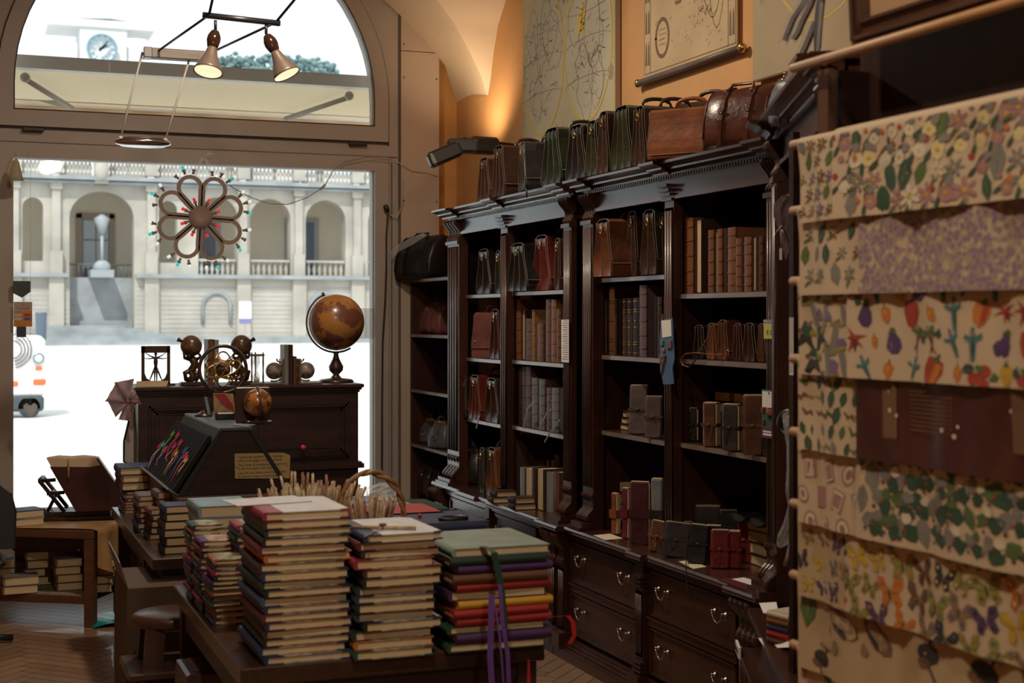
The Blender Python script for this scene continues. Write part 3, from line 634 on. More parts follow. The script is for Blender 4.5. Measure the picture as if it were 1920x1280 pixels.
def m_tom(rg): return [('red', circ(-.35, -.1, .35, .33)), ('red', circ(.3, .1, .35, .33)), ('red', circ(.05, -.5, .3, .3)), ('dkgreen', blob(-.5, .5, .3, rg, 8, .5)), ('green', blob(.1, .3, .22, rg, 8, .5)), ('green', blob(.7, -.35, .22, rg, 8, .5)), ('dkgreen', blob(-.1, -.85, .2, rg, 8, .5))]
def m_chili(rg): return [('red', [(-.7, .5), (-.1, .3), (.6, .6), (.15, .15), (.7, -.1), (.1, -.05), (-.1, -.7), (-.2, 0), (-.8, -.2), (-.3, .15)]), ('maroon', [(-.2, .1), (.2, .1), (.3, -.5), (0, -.2)])]
def m_turnip(rg): return [('orange', [(-.3, .3), (0, .45), (.35, .25), (.3, -.2), (.1, -.6), (-.3, -.2)]), ('brown', circ(-.05, .5, .05, .2, 5)), ('yellow', circ(.0, .1, .1, .15, 6))]
def m_arti(rg): return [('teal', [(-.1, -.9), (.15, -.9), (.2, .1), (.5, .3), (.5, .6), (.15, .4), (.1, .9), (-.1, .9), (-.15, .35), (-.5, .5), (-.6, .3), (-.2, .1)]), ('grey', circ(0, .55, .16, .2, 6)), ('dkgreen', circ(.05, -.2, .09, .5, 6))]
def m_bfly(rg):
    c = rg.choice(['olive', 'brown', 'black', 'grey', 'orange', 'purple', 'olive', 'yellow', 'black', 'sepia']); c2 = rg.choice(['orange', 'ltyel', 'blue', 'brown', 'black'])
    w1 = [(.05, .05), (.35, .75), (.8, .8), (.75, .3), (.45, .0)]; w2 = [(.05, .0), (.5, -.05), (.6, -.5), (.3, -.7), (.1, -.3)]
    if c == 'yellow': c = 'olive'; c2 = 'yellow'; return [(c, w1), (c, [(-x, y) for x, y in w1]), (c2, [(x * .9, y * .9) for x, y in w1]), (c2, [(-x * .9, y * .9) for x, y in w1]), (c2, w2), (c2, [(-x, y) for x, y in w2])]
    return [(c, w1), (c, [(-x, y) for x, y in w1]), (c, w2), (c, [(-x, y) for x, y in w2]), (c2, circ(.5, .5, .12, .1, 6)), (c2, circ(-.5, .5, .12, .1, 6)), (c2, circ(.33, -.35, .1, .12, 6)), (c2, circ(-.33, -.35, .1, .12, 6)), ('black', circ(0, 0, .05, .35, 6))]
def m_leaf(rg):
    c = rg.choice(['green', 'dkgreen', 'dkgreen', 'green', 'grey']); return [(c, [(0, -.9), (.4, -.4), (.5, .2), (.15, .9), (-.3, .5), (-.45, -.2)]), ('olive', circ(.05, 0, .03, .6, 5))]
def m_holly(rg): return [(rg.choice(['green', 'grey', 'dkgreen']), blob(-.3, .2, .45, rg, 10, .45)), ('dkgreen', blob(.35, -.2, .45, rg, 10, .4)), (rg.choice(['grey', 'green', 'cream']), blob(.25, .5, .3, rg, 9, .3)), ('red', circ(0, 0, .1, .1, 6)), ('maroon', circ(-.35, -.4, .12, .1, 6))]
def m_flower(rg, cs=('lilac', 'purple', 'grey')):
    c = rg.choice(cs); o = []
    for k in range(6):
        a = k * math.pi / 3 + .2; o.append((c, circ(.38 * math.cos(a), .38 * math.sin(a), .3, .14, 6, a)))
    return o + [('yellow', circ(0, 0, .13, .13, 6)), ('green', circ(-.4, -.6, .35, .1, 6, .8))]
def m_blossom(rg): return [('brown', [(-.6, -.9), (-.1, -.2), (.1, .4), (.6, .8), (.05, .5), (-.2, -.1)]), (rg.choice(['cream', 'ltyel', 'pink']), blob(.3, -.1, .45, rg, 9, .15)), ('yellow', circ(.3, -.1, .14, .12, 6)), ('dkgreen', circ(-.3, -.45, .35, .15, 7, 1)), (rg.choice(['red', 'pink', 'orange']), circ(-.5, .4, .2, .2, 7)), ('grey', blob(.6, .5, .28, rg, 8, .4))]
def m_cater(rg):
    pts = [(t, .3 * math.sin(t * 5)) for t in [k / 8 * 2 - 1 for k in range(9)]]; return [(rg.choice(['olive', 'green', 'brown']), [(x, y + .16) for x, y in pts] + [(x, y - .16) for x, y in reversed(pts)])]
def m_seal(rg):
    if rg.random() < .5: return [('pink', circ(0, 0, .6, .8, 12)), ('cream', circ(0, 0, .45, .62, 12)), ('pink', circ(0, 0, .25, .4, 8)), ('sepia', circ(0, .1, .1, .2, 6))]
    return [('pink', [(-.6, -.8), (.6, -.8), (.6, .8), (-.6, .8)]), ('cream', [(-.5, -.7), (.5, -.7), (.5, .7), (-.5, .7)]), ('pink', [(-.38, -.5), (.38, -.5), (.38, .5), (-.38, .5)])]
def m_card(rg):
    a = rg.random(); base = [('card', [(-.85, -1), (.85, -1), (.85, 1), (-.85, 1)])]
    if a < .5: return [('black', circ(0, .0, .42, .3, 10)), ('brown', circ(-.15, -.28, .25, .16, 8)), ('black', [(-.02, -.3), (.06, -.3), (.4, -.95), (.32, -.95)]), ('sepia', [(-.3, .45), (.4, .55), (.4, .65), (-.3, .55)]), ('black', circ(.1, .4, .05, .15, 5))]
    return [('brown', circ(0, 0, .7, .32, 10, -.7)), ('sepia', circ(.05, .05, .5, .18, 8, -.7)), ('black', circ(-.1, -.15, .35, .08, 8, -.7)), ('sepia', blob(-.45, -.6, .2, rg, 7, .4))]
def m_balloon(rg):
    c, c2 = rg.choice([('olive', 'ltyel'), ('blue', 'orange'), ('pink', 'cream'), ('red', 'cream')]); o = [(c, [(-.15, -.7), (.15, -.7), (.55, 0), (.5, .5), (.2, .75), (-.2, .75), (-.5, .5), (-.55, 0)])]
    for k in (-.3, 0, .3): o.append((c2, circ(k, .1, .07, .5 - abs(k) * .5, 6)))
    return o + [('brown', [(-.1, -.95), (.1, -.95), (.1, -.8), (-.1, -.8)])]
def m_cat(rg): return [('black', [(-.8, -.6), (-.5, .1), (-.1, .3), (.3, .2), (.8, -.5), (.5, -.5), (.1, -.2), (-.4, -.7)]), ('dkgreen', blob(-.1, .55, .4, rg, 9, .4)), ('brown', circ(-.6, .3, .2, .15, 7)), ('olive', blob(.5, .4, .25, rg, 8, .4))]
def m_col(rg): return [('grey', [(-.3, -1), (.3, -1), (.2, .8), (-.2, .8)]), ('olive', [(-.5, .7), (.5, .7), (.4, .95), (-.4, .95)]), ('lilac', blob(.5, -.2, .35, rg, 7, .3)), ('sepia', [(-.9, -.6), (-.4, -.5), (-.4, -.3), (-.9, -.35)])]

def drape(name, label, rod_z, Y0, W, hang, paper, motifs, size, seed, lift=0.0, skew=.03, dens=1.0, group=None, flare=.016, extra=None):
    """paper sheet hung over a rod: u runs along the rod towards the room front, v down the front"""
    rg = random.Random(seed); r = .013 + lift
    def S(u, v, off=0):
        y = Y0 - u * W
        if v < 0:                     # over the rod and down its back
            a = min(-v / .03, 1) * math.pi; rr = r + off
            x, z = XR + rr * math.cos(math.pi - a) , rod_z + rr * math.sin(a)
            if -v > .03: z = rod_z - (-v - .03)
            return Vector((x, y, z))
        w_ = (.006 * math.sin(u * W * 19 + seed) + .004 * math.sin(u * W * 43 + seed * 2)) * min(1, v / .08)
        tail = skew * (v / hang)
        return Vector((XR - r - off - w_ - flare * (v / hang) ** 1.4, y - tail * (1 - .6 * u), rod_z - v))
    mb = MB()
    vs = [-(.03 + hang * .55), -.03, -.022, -.015, -.008] + [hang * k / 14 for k in range(15)]
    nu = max(6, int(W / .04))
    P = [S(i / nu, v) for v in vs for i in range(nu + 1)]
    mb.add(P, [(j * (nu + 1) + i, j * (nu + 1) + i + 1, (j + 1) * (nu + 1) + i + 1, (j + 1) * (nu + 1) + i) for j in range(len(vs) - 1) for i in range(nu)], 0, True)
    used = [paper]
    def poly(col, pts, du, dv, s, ang, lay):
        m = INKS[col]
        if m not in used: used.append(m)
        ca, sa = math.cos(ang), math.sin(ang); q = []
        for x, y in pts:
            X_, Y_ = (x * ca - y * sa) * s, (x * sa + y * ca) * s
            uu = (du + X_ * 1.25) / W; vv = dv - Y_
            q.append(S(min(max(uu, .002), .998), min(max(vv, .0005), hang), .0012 + .0003 * lay))
        if len(q) < 3: return
        cx_ = sum((p for p in q), Vector()) / len(q); n = len(q)
        mb.add([cx_] + q, [(0, 1 + (k + 1) % n, 1 + k) for k in range(n)], used.index(m), False)
    if motifs:
        st = size * 2.3 / dens; row = 0; v = size * (.5 if size < .06 else .95)
        while v < hang - size * .1:
            u = size * (.7 + (row % 2) * .9)
            while u < W - size * .5:
                mo = rg.choice(motifs)(rg); ang = rg.uniform(-.45, .45); s = size * rg.uniform(.75, 1.1)
                for lay, (c_, pts) in enumerate(mo): poly(c_, pts, u + rg.uniform(-.2, .2) * size * 0, v, s, ang, lay)
                u += st * rg.uniform(.85, 1.2)
            v += st * .85; row += 1
    if extra: extra(poly, rg)
    o = mb.build(name, used); tag(o, label, 'wrapping paper', group)
    return o
Yd = 3.02; RZ = [2.358, 2.171, 2.01, 1.838, 1.65, 1.472, 1.297, 1.123, .953]
rack = thing('paper_rack', 'tall dark wooden rack carrying eight dowels of hanging wrapping paper', 'rack', (0, 0, 0))
mb = MB(); mb.box(2.06, 2.09, 1.2, 2.99, .1, 3.2); mb.build('back_board', mat('matt_dark_board', (.04, .017, .010), .7, 0, 0, 5, col2=(.025, .010, .006), stretch=(3, 3, .4), spec=.2), rack)
mb = MB(); mb.box(1.935, 1.955, 2.94, 2.985, .0, 2.345); mb.build('post', mat('brown_post_wood', (.12, .055, .025), .45, 0, .3, 6, stretch=(4, 4, .4)), rack)
mb = MB(); mb.box(1.935, 2.06, 1.2, 1.24, 0, 2.345); mb.build('post', DARKW, rack)
mb = MB(); mb.box(1.97, 2.06, 2.95, 2.985, .0, 2.345); mb.build('side_panel', DARKW, rack)
for i, z in enumerate(RZ):
    mb = MB(); mb.tube([(XR, 3.045, z), (XR, 3.04, z), (XR, 1.23, z)], [.007, .0115, .0115], 12); mb.tube([(XR, 2.955, z), (1.94, 2.955, z)], .006, 6); mb.build('dowel', DOWEL, rack)
def maroon_extra(poly, rg):
    for u, v in ((.10, .02), (.115, .06), (.135, .05), (.12, .1), (.145, .11), (.155, .03), (.52, .03), (.5, .08), (.53, .12), (.55, .05), (.30, .13), (.34, .14), (.35, .12), (.23, .04), (.42, .02)):
        poly('cream', circ(0, 0, 1, 1, 6), u, v, rg.uniform(.003, .0055), 0, 1)
    for k in range(10): poly('brown', [(-1, -.02), (1, -.02), (1, .02), (-1, .02)], .26 + .0 * k, .055 + k * .009, .06, 0, 0)
    for u in (.12, .53): poly('brown', [(-.3, -1), (.3, -1), (.3, 1), (-.3, 1)], u, .09, .07, 0, 0)
GP = 'wrapping papers on the rack'
L_ = [
 (1, 'a', 'cream paper with small purple and brown flowers, left end of the topmost papered dowel', PCREAM, [lambda g: m_flower(g, ('lilac', 'purple', 'brown')), m_leaf, lambda g: m_flower(g, ('brown', 'sepia'))], .026, 3.0, .30, 1.3),
 (1, 'b', 'cream paper crowded with pale blossoms and branches on the topmost papered dowel', PCREAM, [m_blossom, m_blossom, lambda g: m_flower(g, ('cream', 'pink', 'grey')), m_leaf], .042, 2.84, 1.2, 1.7),
 (2, 'a', 'cream paper with blue flowers at the left end of the second papered dowel', PCREAM, [lambda g: m_flower(g, ('blue', 'grey', 'brown')), m_leaf], .030, 3.0, .30, 1.2),
 (2, 'b', 'paper covered all over with tiny violets on the second papered dowel', PLILAC, None, 0, 2.735, 1.2, 1),
 (3, 'a', 'paper with dark cats, foliage and columns beside the vegetable paper', PCREAM, [m_cat, m_col, m_cat], .040, 3.0, .34, 1.35),
 (3, 'b', 'cream paper printed with peppers, aubergines, radishes and tomatoes', PCREAM, [m_pepper, m_aub, m_radish, m_tom, m_chili, m_turnip, m_arti, m_pepper], .040, 2.78, 1.2, 1.3),
 (4, 'a', 'cream paper with green caterpillars and leaves beside the dark maroon sheet', PCREAM, [m_cater, m_leaf, m_leaf, m_cater], .024, 3.0, .30, 1.25),
 (4, 'b', 'dark maroon glossy paper with small white flowers and lines of writing', PMAROON, None, 0, 2.745, 1.2, 1),
 (5, 'a', 'cream paper with pinkish seals and medallions beside the green leaf paper', PCREAM, [m_seal], .032, 3.0, .30, 1.0),
 (5, 'b', 'cream paper with grey-green leaves and red berries', PCREAM, [m_holly, m_holly, m_leaf], .040, 2.75, 1.2, 1.55),
 (6, 'a', 'tan paper with small dark moths at the left end of the butterfly dowel', PTAN, [m_bfly], .028, 3.0, .30, 1.0),
 (6, 'b', 'cream paper printed with many coloured butterflies', PCREAM, [m_bfly], .040, 2.80, 1.2, 1.3),
 (7, 'a', 'tan paper with sepia flower studies at the left end of the card dowel', PTAN, [m_card, m_leaf], .062, 3.0, .22, 1.1),
 (7, 'b', 'tan paper with rows of dark seed pods and feathers on cards', PTAN, [m_card], .075, 2.86, 1.2, 1.12),
 (8, 'a', 'cream paper with striped hot air balloons and shells on the lowest dowel in view', PCREAM, [m_balloon], .045, 3.0, 1.3, 1.25),
]
for k, (ri, ab, lb, pp, mo, sz, y0, W, dn) in enumerate(L_):
    hang = RZ[ri] - (RZ[ri + 1] if ri < 8 else .78) + .035
    drape('wrapping_paper', lb, RZ[ri], y0, W, hang, pp, mo, sz, 11 + k * 3, lift=.0 if ab == 'a' else .004, skew=.03, dens=dn, group=GP, extra=maroon_extra if pp is PMAROON else None)

# framed picture leaning above the top dowel
def prism_quad(mb, a, b, mi): mb.add(a, b, mi)
t = thing('framed_picture', 'dark-framed painting with a tan mount, cut off at the top right', 'picture', (1.96, 2.86, 2.372), 0, rx=0, ry=-3)
PIC = mat('dark_painted_scene', (.05, .045, .03), .5, 0, 0, 26, col2=(.22, .12, .05)); 
_r = PIC.node_tree.nodes['Color Ramp'] if 'Color Ramp' in PIC.node_tree.nodes else [n for n in PIC.node_tree.nodes if n.type == 'VALTORGB'][0]
e = _r.color_ramp.elements.new(.5); e.color = (.03, .07, .06, 1); e = _r.color_ramp.elements.new(.6); e.color = (.2, .05, .03, 1)
BF = mat('brown_frame_wood', (.10, .045, .025), .4, 0, .35, 8, coat=.2)
mb = MB(); W_, H_ = 1.5, 1.0
for k, (e0, e1, d) in enumerate(((0, .02, .012), (.02, .03, .03), (.03, .055, .02), (.055, .062, .03))):
    mb.box(-d, .02, -W_ + e0, -e0, e0, e1); mb.box(-d, .02, -W_ + e0, -e0, H_ - e1, H_ - e0)
    mb.box(-d, .02, -e1, -e0, e0, H_ - e0); mb.box(-d, .02, -W_ + e0, -W_ + e1, e0, H_ - e0)
mb.build('frame', BF, t)
mb = MB(); mb.box(.0, .008, -W_ + .06, -.06, .06, H_ - .06); mb.build('mount', mat('tan_mount', (.46, .30, .17), .8), t)
mb = MB(); mb.box(-.002, .0, -W_ + .125, -.115, .105, H_ - .1); mb.build('painting', PIC, t)

# ================================================================ MAPS ON THE RIGHT WALL
MAPP = mat('pale_green_map_paper', (.62, .57, .38), .7, 0, .14, 1.8)
MAPT = mat('parchment_map_paper', (.60, .46, .27), .7, 0, .22, 3.0)
MLINE = mat('grey_violet_map_ink', (.38, .32, .30), .8); MYEL = mat('yellow_map_ink', (.74, .55, .12), .8); MLT = mat('map_sea_tint', (.58, .56, .42), .8); MBR = mat('brown_map_ink', (.20, .13, .08), .8)
def map_ink(mb, x, pts, mi, wd=.006, closed=False):
    P = [Vector((x, y, z)) for y, z in pts]
    if closed: P.append(P[0])
    for a, b in zip(P, P[1:]):
        d = (b - a); 
        if d.length < 1e-6: continue
        n_ = Vector((0, -d.z, d.y)).normalized() * wd / 2; mb.add([a - n_, b - n_, b + n_, a + n_], [(0, 1, 2, 3)], mi)
def coast(rg, cy, cz, r, sq=1, n=26, j=.35):
    ph = [rg.uniform(0, 6.28) for _ in range(5)]; am = [rg.uniform(.05, j) / (1 + .5 * k) for k in range(5)]
    return [(cy + r * (1 + sum(am[k] * math.sin((k + 1) * a + ph[k]) for k in range(5)) + rg.uniform(-.05, .05)) * math.cos(a), cz + sq * r * (1 + sum(am[k] * math.cos((k + 2) * a + ph[k]) for k in range(5))) * math.sin(a)) for a in [2 * math.pi * q / n for q in range(n)]]
t = thing('world_map', 'large pale green two-hemisphere world map mounted on a board behind the bags', 'map', (3.46, 8.11, 3.65))
mb = MB(); mb.box(0, .03, -.72, .72, -.95, .6); mb.build('board', [mat('map_board_edge', (.30, .20, .12), .7)], t)
mb = MB(); mb.box(-.002, 0, -.715, .715, -.945, .595, 0); rg = random.Random(5)
X0 = -.003
for cy, cz, r in ((.36, -.28, .34), (-.34, -.28, .34), (.42, .38, .14), (-.40, .36, .14)):
    c0 = Vector((X0, cy, cz)); n = 36; ring_ = [Vector((X0, cy + r * math.cos(2 * math.pi * k / n), cz + 1.35 * r * math.sin(2 * math.pi * k / n))) for k in range(n)]
    mb.add([c0] + ring_, [(0, 1 + (k + 1) % n, 1 + k) for k in range(n)], 3)
    X1 = X0 - .001
    map_ink(mb, X1, [(p.y, p.z) for p in ring_], 2, .014, True)
    for q in range(6):
        a, b = rg.uniform(-.5, .5) * r, rg.uniform(-.7, .7) * r
        cs = coast(rg, cy + a, cz + b, r * rg.uniform(.22, .42), 1.5); map_ink(mb, X1, cs, 1, .006, True)
        if q == 0 and cz < 0 and cy < 0:
            mb.add([Vector((X1, cy + .08, cz + .2))] + [Vector((X1, y, z)) for y, z in coast(rg, cy + .08, cz + .15, .05, 1.9, 14)], [(0, 1 + (k + 1) % 14, 1 + k) for k in range(14)], 2)
    for k in range(60):
        a = rg.uniform(0, 6.28); q = r * math.sqrt(rg.random()) * .9; y, z = cy + q * math.cos(a), cz + 1.3 * q * math.sin(a); map_ink(mb, X1, [(y, z), (y + rg.uniform(-.05, .05), z + rg.uniform(-.02, .02)), (y + rg.uniform(-.07, .07), z + rg.uniform(-.03, .03))], 1, .004)
    for k in (-.5, 0, .5):
        map_ink(mb, X1 - .001, [(cy + r * math.cos(a) * .97, cz + k * r * 1.35 + .12 * r * math.sin(a) * (1 if k <= 0 else -1)) for a in [math.pi * q / 10 for q in range(11)] if abs(k) < .9], 1, .003)
for z0, a, b in ((.36, -.16, .2), (.1, -.12, .15), (-.78, -.15, .15)):
    for k in range(60): y, z = rg.uniform(a, b), z0 + rg.uniform(-.09, .09); map_ink(mb, X0, [(y, z), (y + rg.uniform(-.03, .03), z + rg.uniform(-.03, .03))], 1, .006)
for z in (-.6, -.3, .3): map_ink(mb, X0, [(.69 + .02 * math.cos(a), z + .05 * math.sin(a)) for a in [k * .6 for k in range(11)]], 1, .006)
for cy, cz in ((-.66, -.5),): mb.add([Vector((X0, cy + .035 * math.cos(a), cz + .05 * math.sin(a))) for a in [k * .7 for k in range(9)]], [tuple(range(9))], 1)
map_ink(mb, X0, [(-.70, -.93), (.70, -.93), (.70, .58), (-.70, .58)], 2, .006, True)
mb.build('printed_map', [MAPP, MLINE, MYEL, MLT], t)
t = thing('scroll_map', 'old parchment sea map hung from rods, ships and figures in its borders', 'map', (3.47, 6.55, 3.03))
mb = MB(); mb.box(0, .01, -.5, .5, 0, 1.4, 0); rg = random.Random(9); X0 = -.001
for y in (-.49, -.42, .42, .49): map_ink(mb, X0, [(y, .03), (y, 1.38)], 1, .005)
map_ink(mb, X0, [(-.49, .035), (.49, .035)], 1, .005)
for sy in (-1, 1):
    for k in range(8):
        z = .08 + k * .17
        for q in (-.016, .014):
            y = sy * .455 + q; X1 = X0 - .0005; mb.add([Vector((X1, y - .009, z)), Vector((X1, y + .01, z)), Vector((X1, y + .006, z + .1)), Vector((X1, y, z + .13)), Vector((X1, y - .006, z + .1))], [(0, 1, 2, 3, 4)], 1)
for cy, cz, s in ((.27, .8, .05), (.12, .78, .05), (.10, .36, .06), (-.28, .42, .07), (.3, .62, .03), (-.1, 1.1, .05)):
    for dx, h_, w_ in ((-.4, .7, .35), (.05, 1.1, .4), (.45, .6, .3)): mb.add([Vector((X0, cy + dx * s, cz)), Vector((X0, cy + dx * s + w_ * s, cz + .2 * s)), Vector((X0, cy + dx * s + .1 * s, cz + h_ * 1.3 * s))], [(0, 1, 2)], 2)
    mb.add([Vector((X0, cy - .7 * s, cz)), Vector((X0, cy + .7 * s, cz)), Vector((X0, cy + .45 * s, cz - .3 * s)), Vector((X0, cy - .5 * s, cz - .3 * s))], [(0, 1, 2, 3)], 1)
map_ink(mb, X0, [(.28 + .075 * math.cos(a), .2 + .1 * math.sin(a)) for a in [k * .4 for k in range(17)]], 1, .022)
for k in range(4): map_ink(mb, X0, [(.315, .245 - k * .026), (.245, .245 - k * .026)], 2, .006)
for q in range(5):
    cs = coast(rg, -.18 + rg.uniform(-.1, .1), .75 + rg.uniform(-.3, .4), .14, 2.0, 40, .3); map_ink(mb, X0, cs, 1, .005, True)
for k in range(200): y, z = rg.uniform(-.38, .38), rg.uniform(.06, 1.35); map_ink(mb, X0, [(y, z), (y + rg.uniform(-.03, .03), z + rg.uniform(-.015, .015))], 2, .003)
for k in range(420): y, z = -.16 + rg.gauss(0, .07), rg.uniform(.2, 1.35); map_ink(mb, X0, [(y, z), (y + rg.uniform(-.02, .02), z + rg.uniform(-.02, .02))], 1, .004)
map_ink(mb, X0, [(.4 - .8 * k / 14, .5 + .35 * math.sin(k / 14 * 2.6)) for k in range(15)], 2, .004)
mb.build('printed_map', [MAPT, MBR, mat('sepia_map_ink', (.33, .24, .14), .8)], t)
mb = MB(); mb.tube([(-.004, -.55, 0), (-.004, .55, 0)], .018, 10, 0); 
for y in (-.56, .56): mb.ball((-.004, y, 0), .024, n=10, mi=1)
mb.build('bottom_rod', [mat('dark_bronze_rod', (.13, .09, .07), .45), BRASS], t)
t = thing('hemisphere_map', 'brownish map board at the right, partly behind the wrapped bags', 'map', (3.46, 5.1, 3.6))
mb = MB(); mb.box(0, .03, -.8, .78, -.75, 1.2, 0); mb.build('board', mat('map_board_edge', (.30, .20, .12), .7), t)
mb = MB(); mb.box(-.002, 0, -.795, .775, -.745, 1.19, 0); map_ink(mb, -.003, [(.2 + .48 * math.cos(a), .05 + .62 * math.sin(a)) for a in [k * .2 for k in range(32)]], 1, .01, True); map_ink(mb, -.003, [(.70 + .02 * math.cos(a), -.33 + .07 * math.sin(a)) for a in [k * .5 for k in range(13)]], 2, .008)
mb.build('printed_map', [mat('tan_map_paper', (.50, .40, .25), .7, 0, .15, 2), MYEL, MLINE], t)

# ================================================================ LIGHTS HUNG IN FRONT OF THE WINDOW
DK = mat('anthracite_metal', (.05, .05, .055), .35, .6); BR = mat('brown_spot_enamel', (.17, .13, .10), .35, .3)
YT_ = 7.6
t = thing('suspended_spotlights', 'dark track with two brown spotlights hung on rods before the arched window', 'lamp', (0, 0, 0))
def q(px, py, Y=YT_): return at_y(px, py, Y)
a, b = q(380, 28), q(525, 44); mb = MB(); mb.tube([a, b], .019, 4); mb.build('track', DK, t)
a2, b2 = q(272, 97, 8.3), q(392, 104, 8.3); mb = MB(); mb.rbox(a2.x, b2.x, 8.26, 8.34, a2.z - .035, a2.z + .02, .004); mb.build('lower_bar', mat('grey_bar', (.22, .20, .18), .4, .5), t)
mb = MB(); mb.rbox(a2.x - .012, a2.x + .035, 8.255, 8.345, a2.z - .037, a2.z + .022, .004); mb.build('bar_end_cap', STEEL, t)
up1, up2 = q(425, -120, 7.2), q(660, -130, 7.2)
up1 = up1 + (up1 - q(392, 28)) * ((4.96 - up1.z) / (up1.z - q(392, 28).z)); up2 = up2 + (up2 - q(517, 42)) * ((4.96 - up2.z) / (up2.z - q(517, 42).z))
for p_, k_, l_ in ((up1, q(392, 28), Vector((a2.x + .06, 8.3, a2.z))), (up2, q(517, 42), Vector((b2.x - .02, 8.3, b2.z)))):
    mb = MB(); mb.tube([p_, k_], .007, 6); mb.tube([k_, l_], .007, 6); mb.build('hanging_rod', DK, t)
def spotlight(px, py, tilt, face):
    p = q(px, py); s = bpy.data.objects.new('spotlight', None); COL.objects.link(s); s.parent = t; s.location = p
    mb = MB(); mb.tube([(0, 0, 0), (0, 0, -.05)], .008, 8); mb.build('stem', DK, s)
    M = T(0, 0, -.05, ry=tilt, rx=face)
    mb = MB(); mb.lathe([(.004, 0), (.022, -.012), (.034, -.04), (.036, -.065), (.028, -.10), (.02, -.112)], 20, M=M); mb.build('socket', mat('dark_glazed_socket', (.045, .02, .012), .12, .3, coat=.6), s)
    mb = MB(); mb.lathe([(.022, -.105), (.028, -.12), (.034, -.15), (.052, -.19), (.072, -.235), (.078, -.25), (.075, -.25), (.05, -.195), (.03, -.15)], 24, M=M); mb.build('shade', BR, s)
    mb = MB(); mb.lathe([(.0, -.20), (.06, -.225), (.07, -.247), (.01, -.252)], 20, M=M); mb.build('bulb', mat('lit_bulb_glass', (1, .80, .5), .3, emit=1.1), s)
spotlight(404, 38, 12, -16); spotlight(499, 46, -24, -14)
t2 = thing('pendant_reflector', 'oval polished reflector hanging on two pale cords below the spotlights', 'lamp', (0, 0, 0))
ca, cb = q(226, 259, 8.3), q(310, 263, 8.3)
ym = 8.3; mx_ = (ca.x + cb.x) / 2; zz = ca.z - .012
mb = MB()
L2 = (cb.x - ca.x) / 2 + .035
for k in range(2):
    pr = [(L2 * math.cos(a), .10 * math.sin(a)) for a in [2 * math.pi * i / 28 for i in range(28)]]
mb.loft([[(mx_ + x * f, ym + y * f, zz + dz) for x, y in pr] for f, dz in ((.75, -.03), (.95, -.018), (1, -.006), (.93, .004), (.6, .01))], 0, smooth=True); mb.build('reflector', STEEL, t2)
mb = MB(); mb.loft([[(mx_ + x * f * .85, ym + y * f, zz + dz) for x, y in pr] for f, dz in ((.9, .0), (.85, .016), (.5, .024))], 0, smooth=True); mb.build('top_cover', mat('brown_metal_cover', (.16, .11, .09), .4, .4), t2)
for p_, u_ in ((ca, q(267, 98, 8.3)), (cb, q(356, 108, 8.3))):
    mb = MB(); mb.tube([Vector((p_.x, ym, p_.z)), Vector((u_.x, ym, u_.z))], .006, 6); mb.ball((p_.x, ym, p_.z), .014, n=8); mb.build('cord', mat('pale_flat_cord', (.62, .62, .58), .5), t2)

# flood light on the right wall
t = thing('flood_light', 'black twin flood light on a bracket beside the first bag', 'lamp', (0, 0, 0))
cxy = at_y(868, 275, 8.9)
FL = mat('dark_flood_housing', (.035, .028, .025), .4, .2)
def tilted(mb, c, sx, sy, sz, **k): mb.rbox(-sx, sx, -sy, sy, -sz, sz, .015, M=T(*c, **k))
pa, pb, pc_ = at_y(833, 290, 8.7), at_y(866, 274, 8.85), at_y(905, 273, 9.0)
mb = MB(); tilted(mb, pa, .11, .07, .048, ry=-24, rz=-12); mb.build('lamp_head', FL, t)
mb = MB(); tilted(mb, pa + Vector((-.085, -.03, -.04)), .012, .052, .04, ry=-24, rz=-12); mb.build('lamp_glass', mat('grey_lamp_glass', (.30, .30, .26), .25), t)
mb = MB(); tilted(mb, pb + Vector((0, 0, 0)), .10, .06, .045, rz=-10); mb.build('ballast_box', mat('grey_ballast', (.07, .07, .075), .35, .3), t)
mb = MB(); tilted(mb, pc_, .10, .06, .055, rz=8); mb.build('lamp_head', FL, t)
mb = MB(); mb.tube([pb + Vector((.0, 0, .03)), pb + Vector((.02, .08, .06)), Vector((3.5, 9.1, pb.z + .05))], .016, 8); mb.build('bracket', FL, t)

# ================================================================ ON AND AROUND THE WINDOW
YG = 10.02
def g(px, py, Y=YG): return at_y(px, py, Y)
fc = g(376, 408); S_ = 10.35 / FPX
t = thing('flower_lights', 'round flower-shaped frame with eight loop petals and coloured bulbs hung in the window', 'light decoration', tuple(fc), 0, rx=0)
t.matrix_world = T(*fc, ry=3)
WD = mat('taupe_lacquered_ply', (.33, .25, .21), .6)
mb = MB(); mb.lathe([(.0, -.012), (21 * S_, -.012), (21 * S_, .012), (0, .012)], 24, M=T(rx=90)); mb.build('centre_disc', WD, t)
def bulb(parent, x, z, ang, col, kind):
    M = T(x * S_, 0, z * S_, ry=90 - ang)
    mb = MB(); mb.lathe([(.008, 0), (.0085, .02), (.013, .024), (.013, .034), (.008, .036)], 8, M=M, mi=0)
    b_ = mb.build('lamp_holder', WD, parent)
    if col:
        mb = MB(); mb.lathe([(.010, .034), (.011, .058), (.006, .062)], 8, M=M); mb.build('bulb', col, b_)
CY_ = mat('cyan_bulb', (.03, .75, .72), .3, emit=.5); GN_ = mat('green_bulb', (.02, .62, .38), .3, emit=.4); RD_ = mat('red_bulb', (.85, .03, .03), .3, emit=.5); WH_ = mat('white_bulb', (.9, .95, 1), .3, emit=.6)
cols = [GN_, None, WH_, CY_, WH_, WH_, CY_, None, WH_, WH_, CY_, WH_, WH_, CY_, WH_, WH_, CY_, WH_, WH_, CY_, None, None, CY_, None, None]
ci = 0
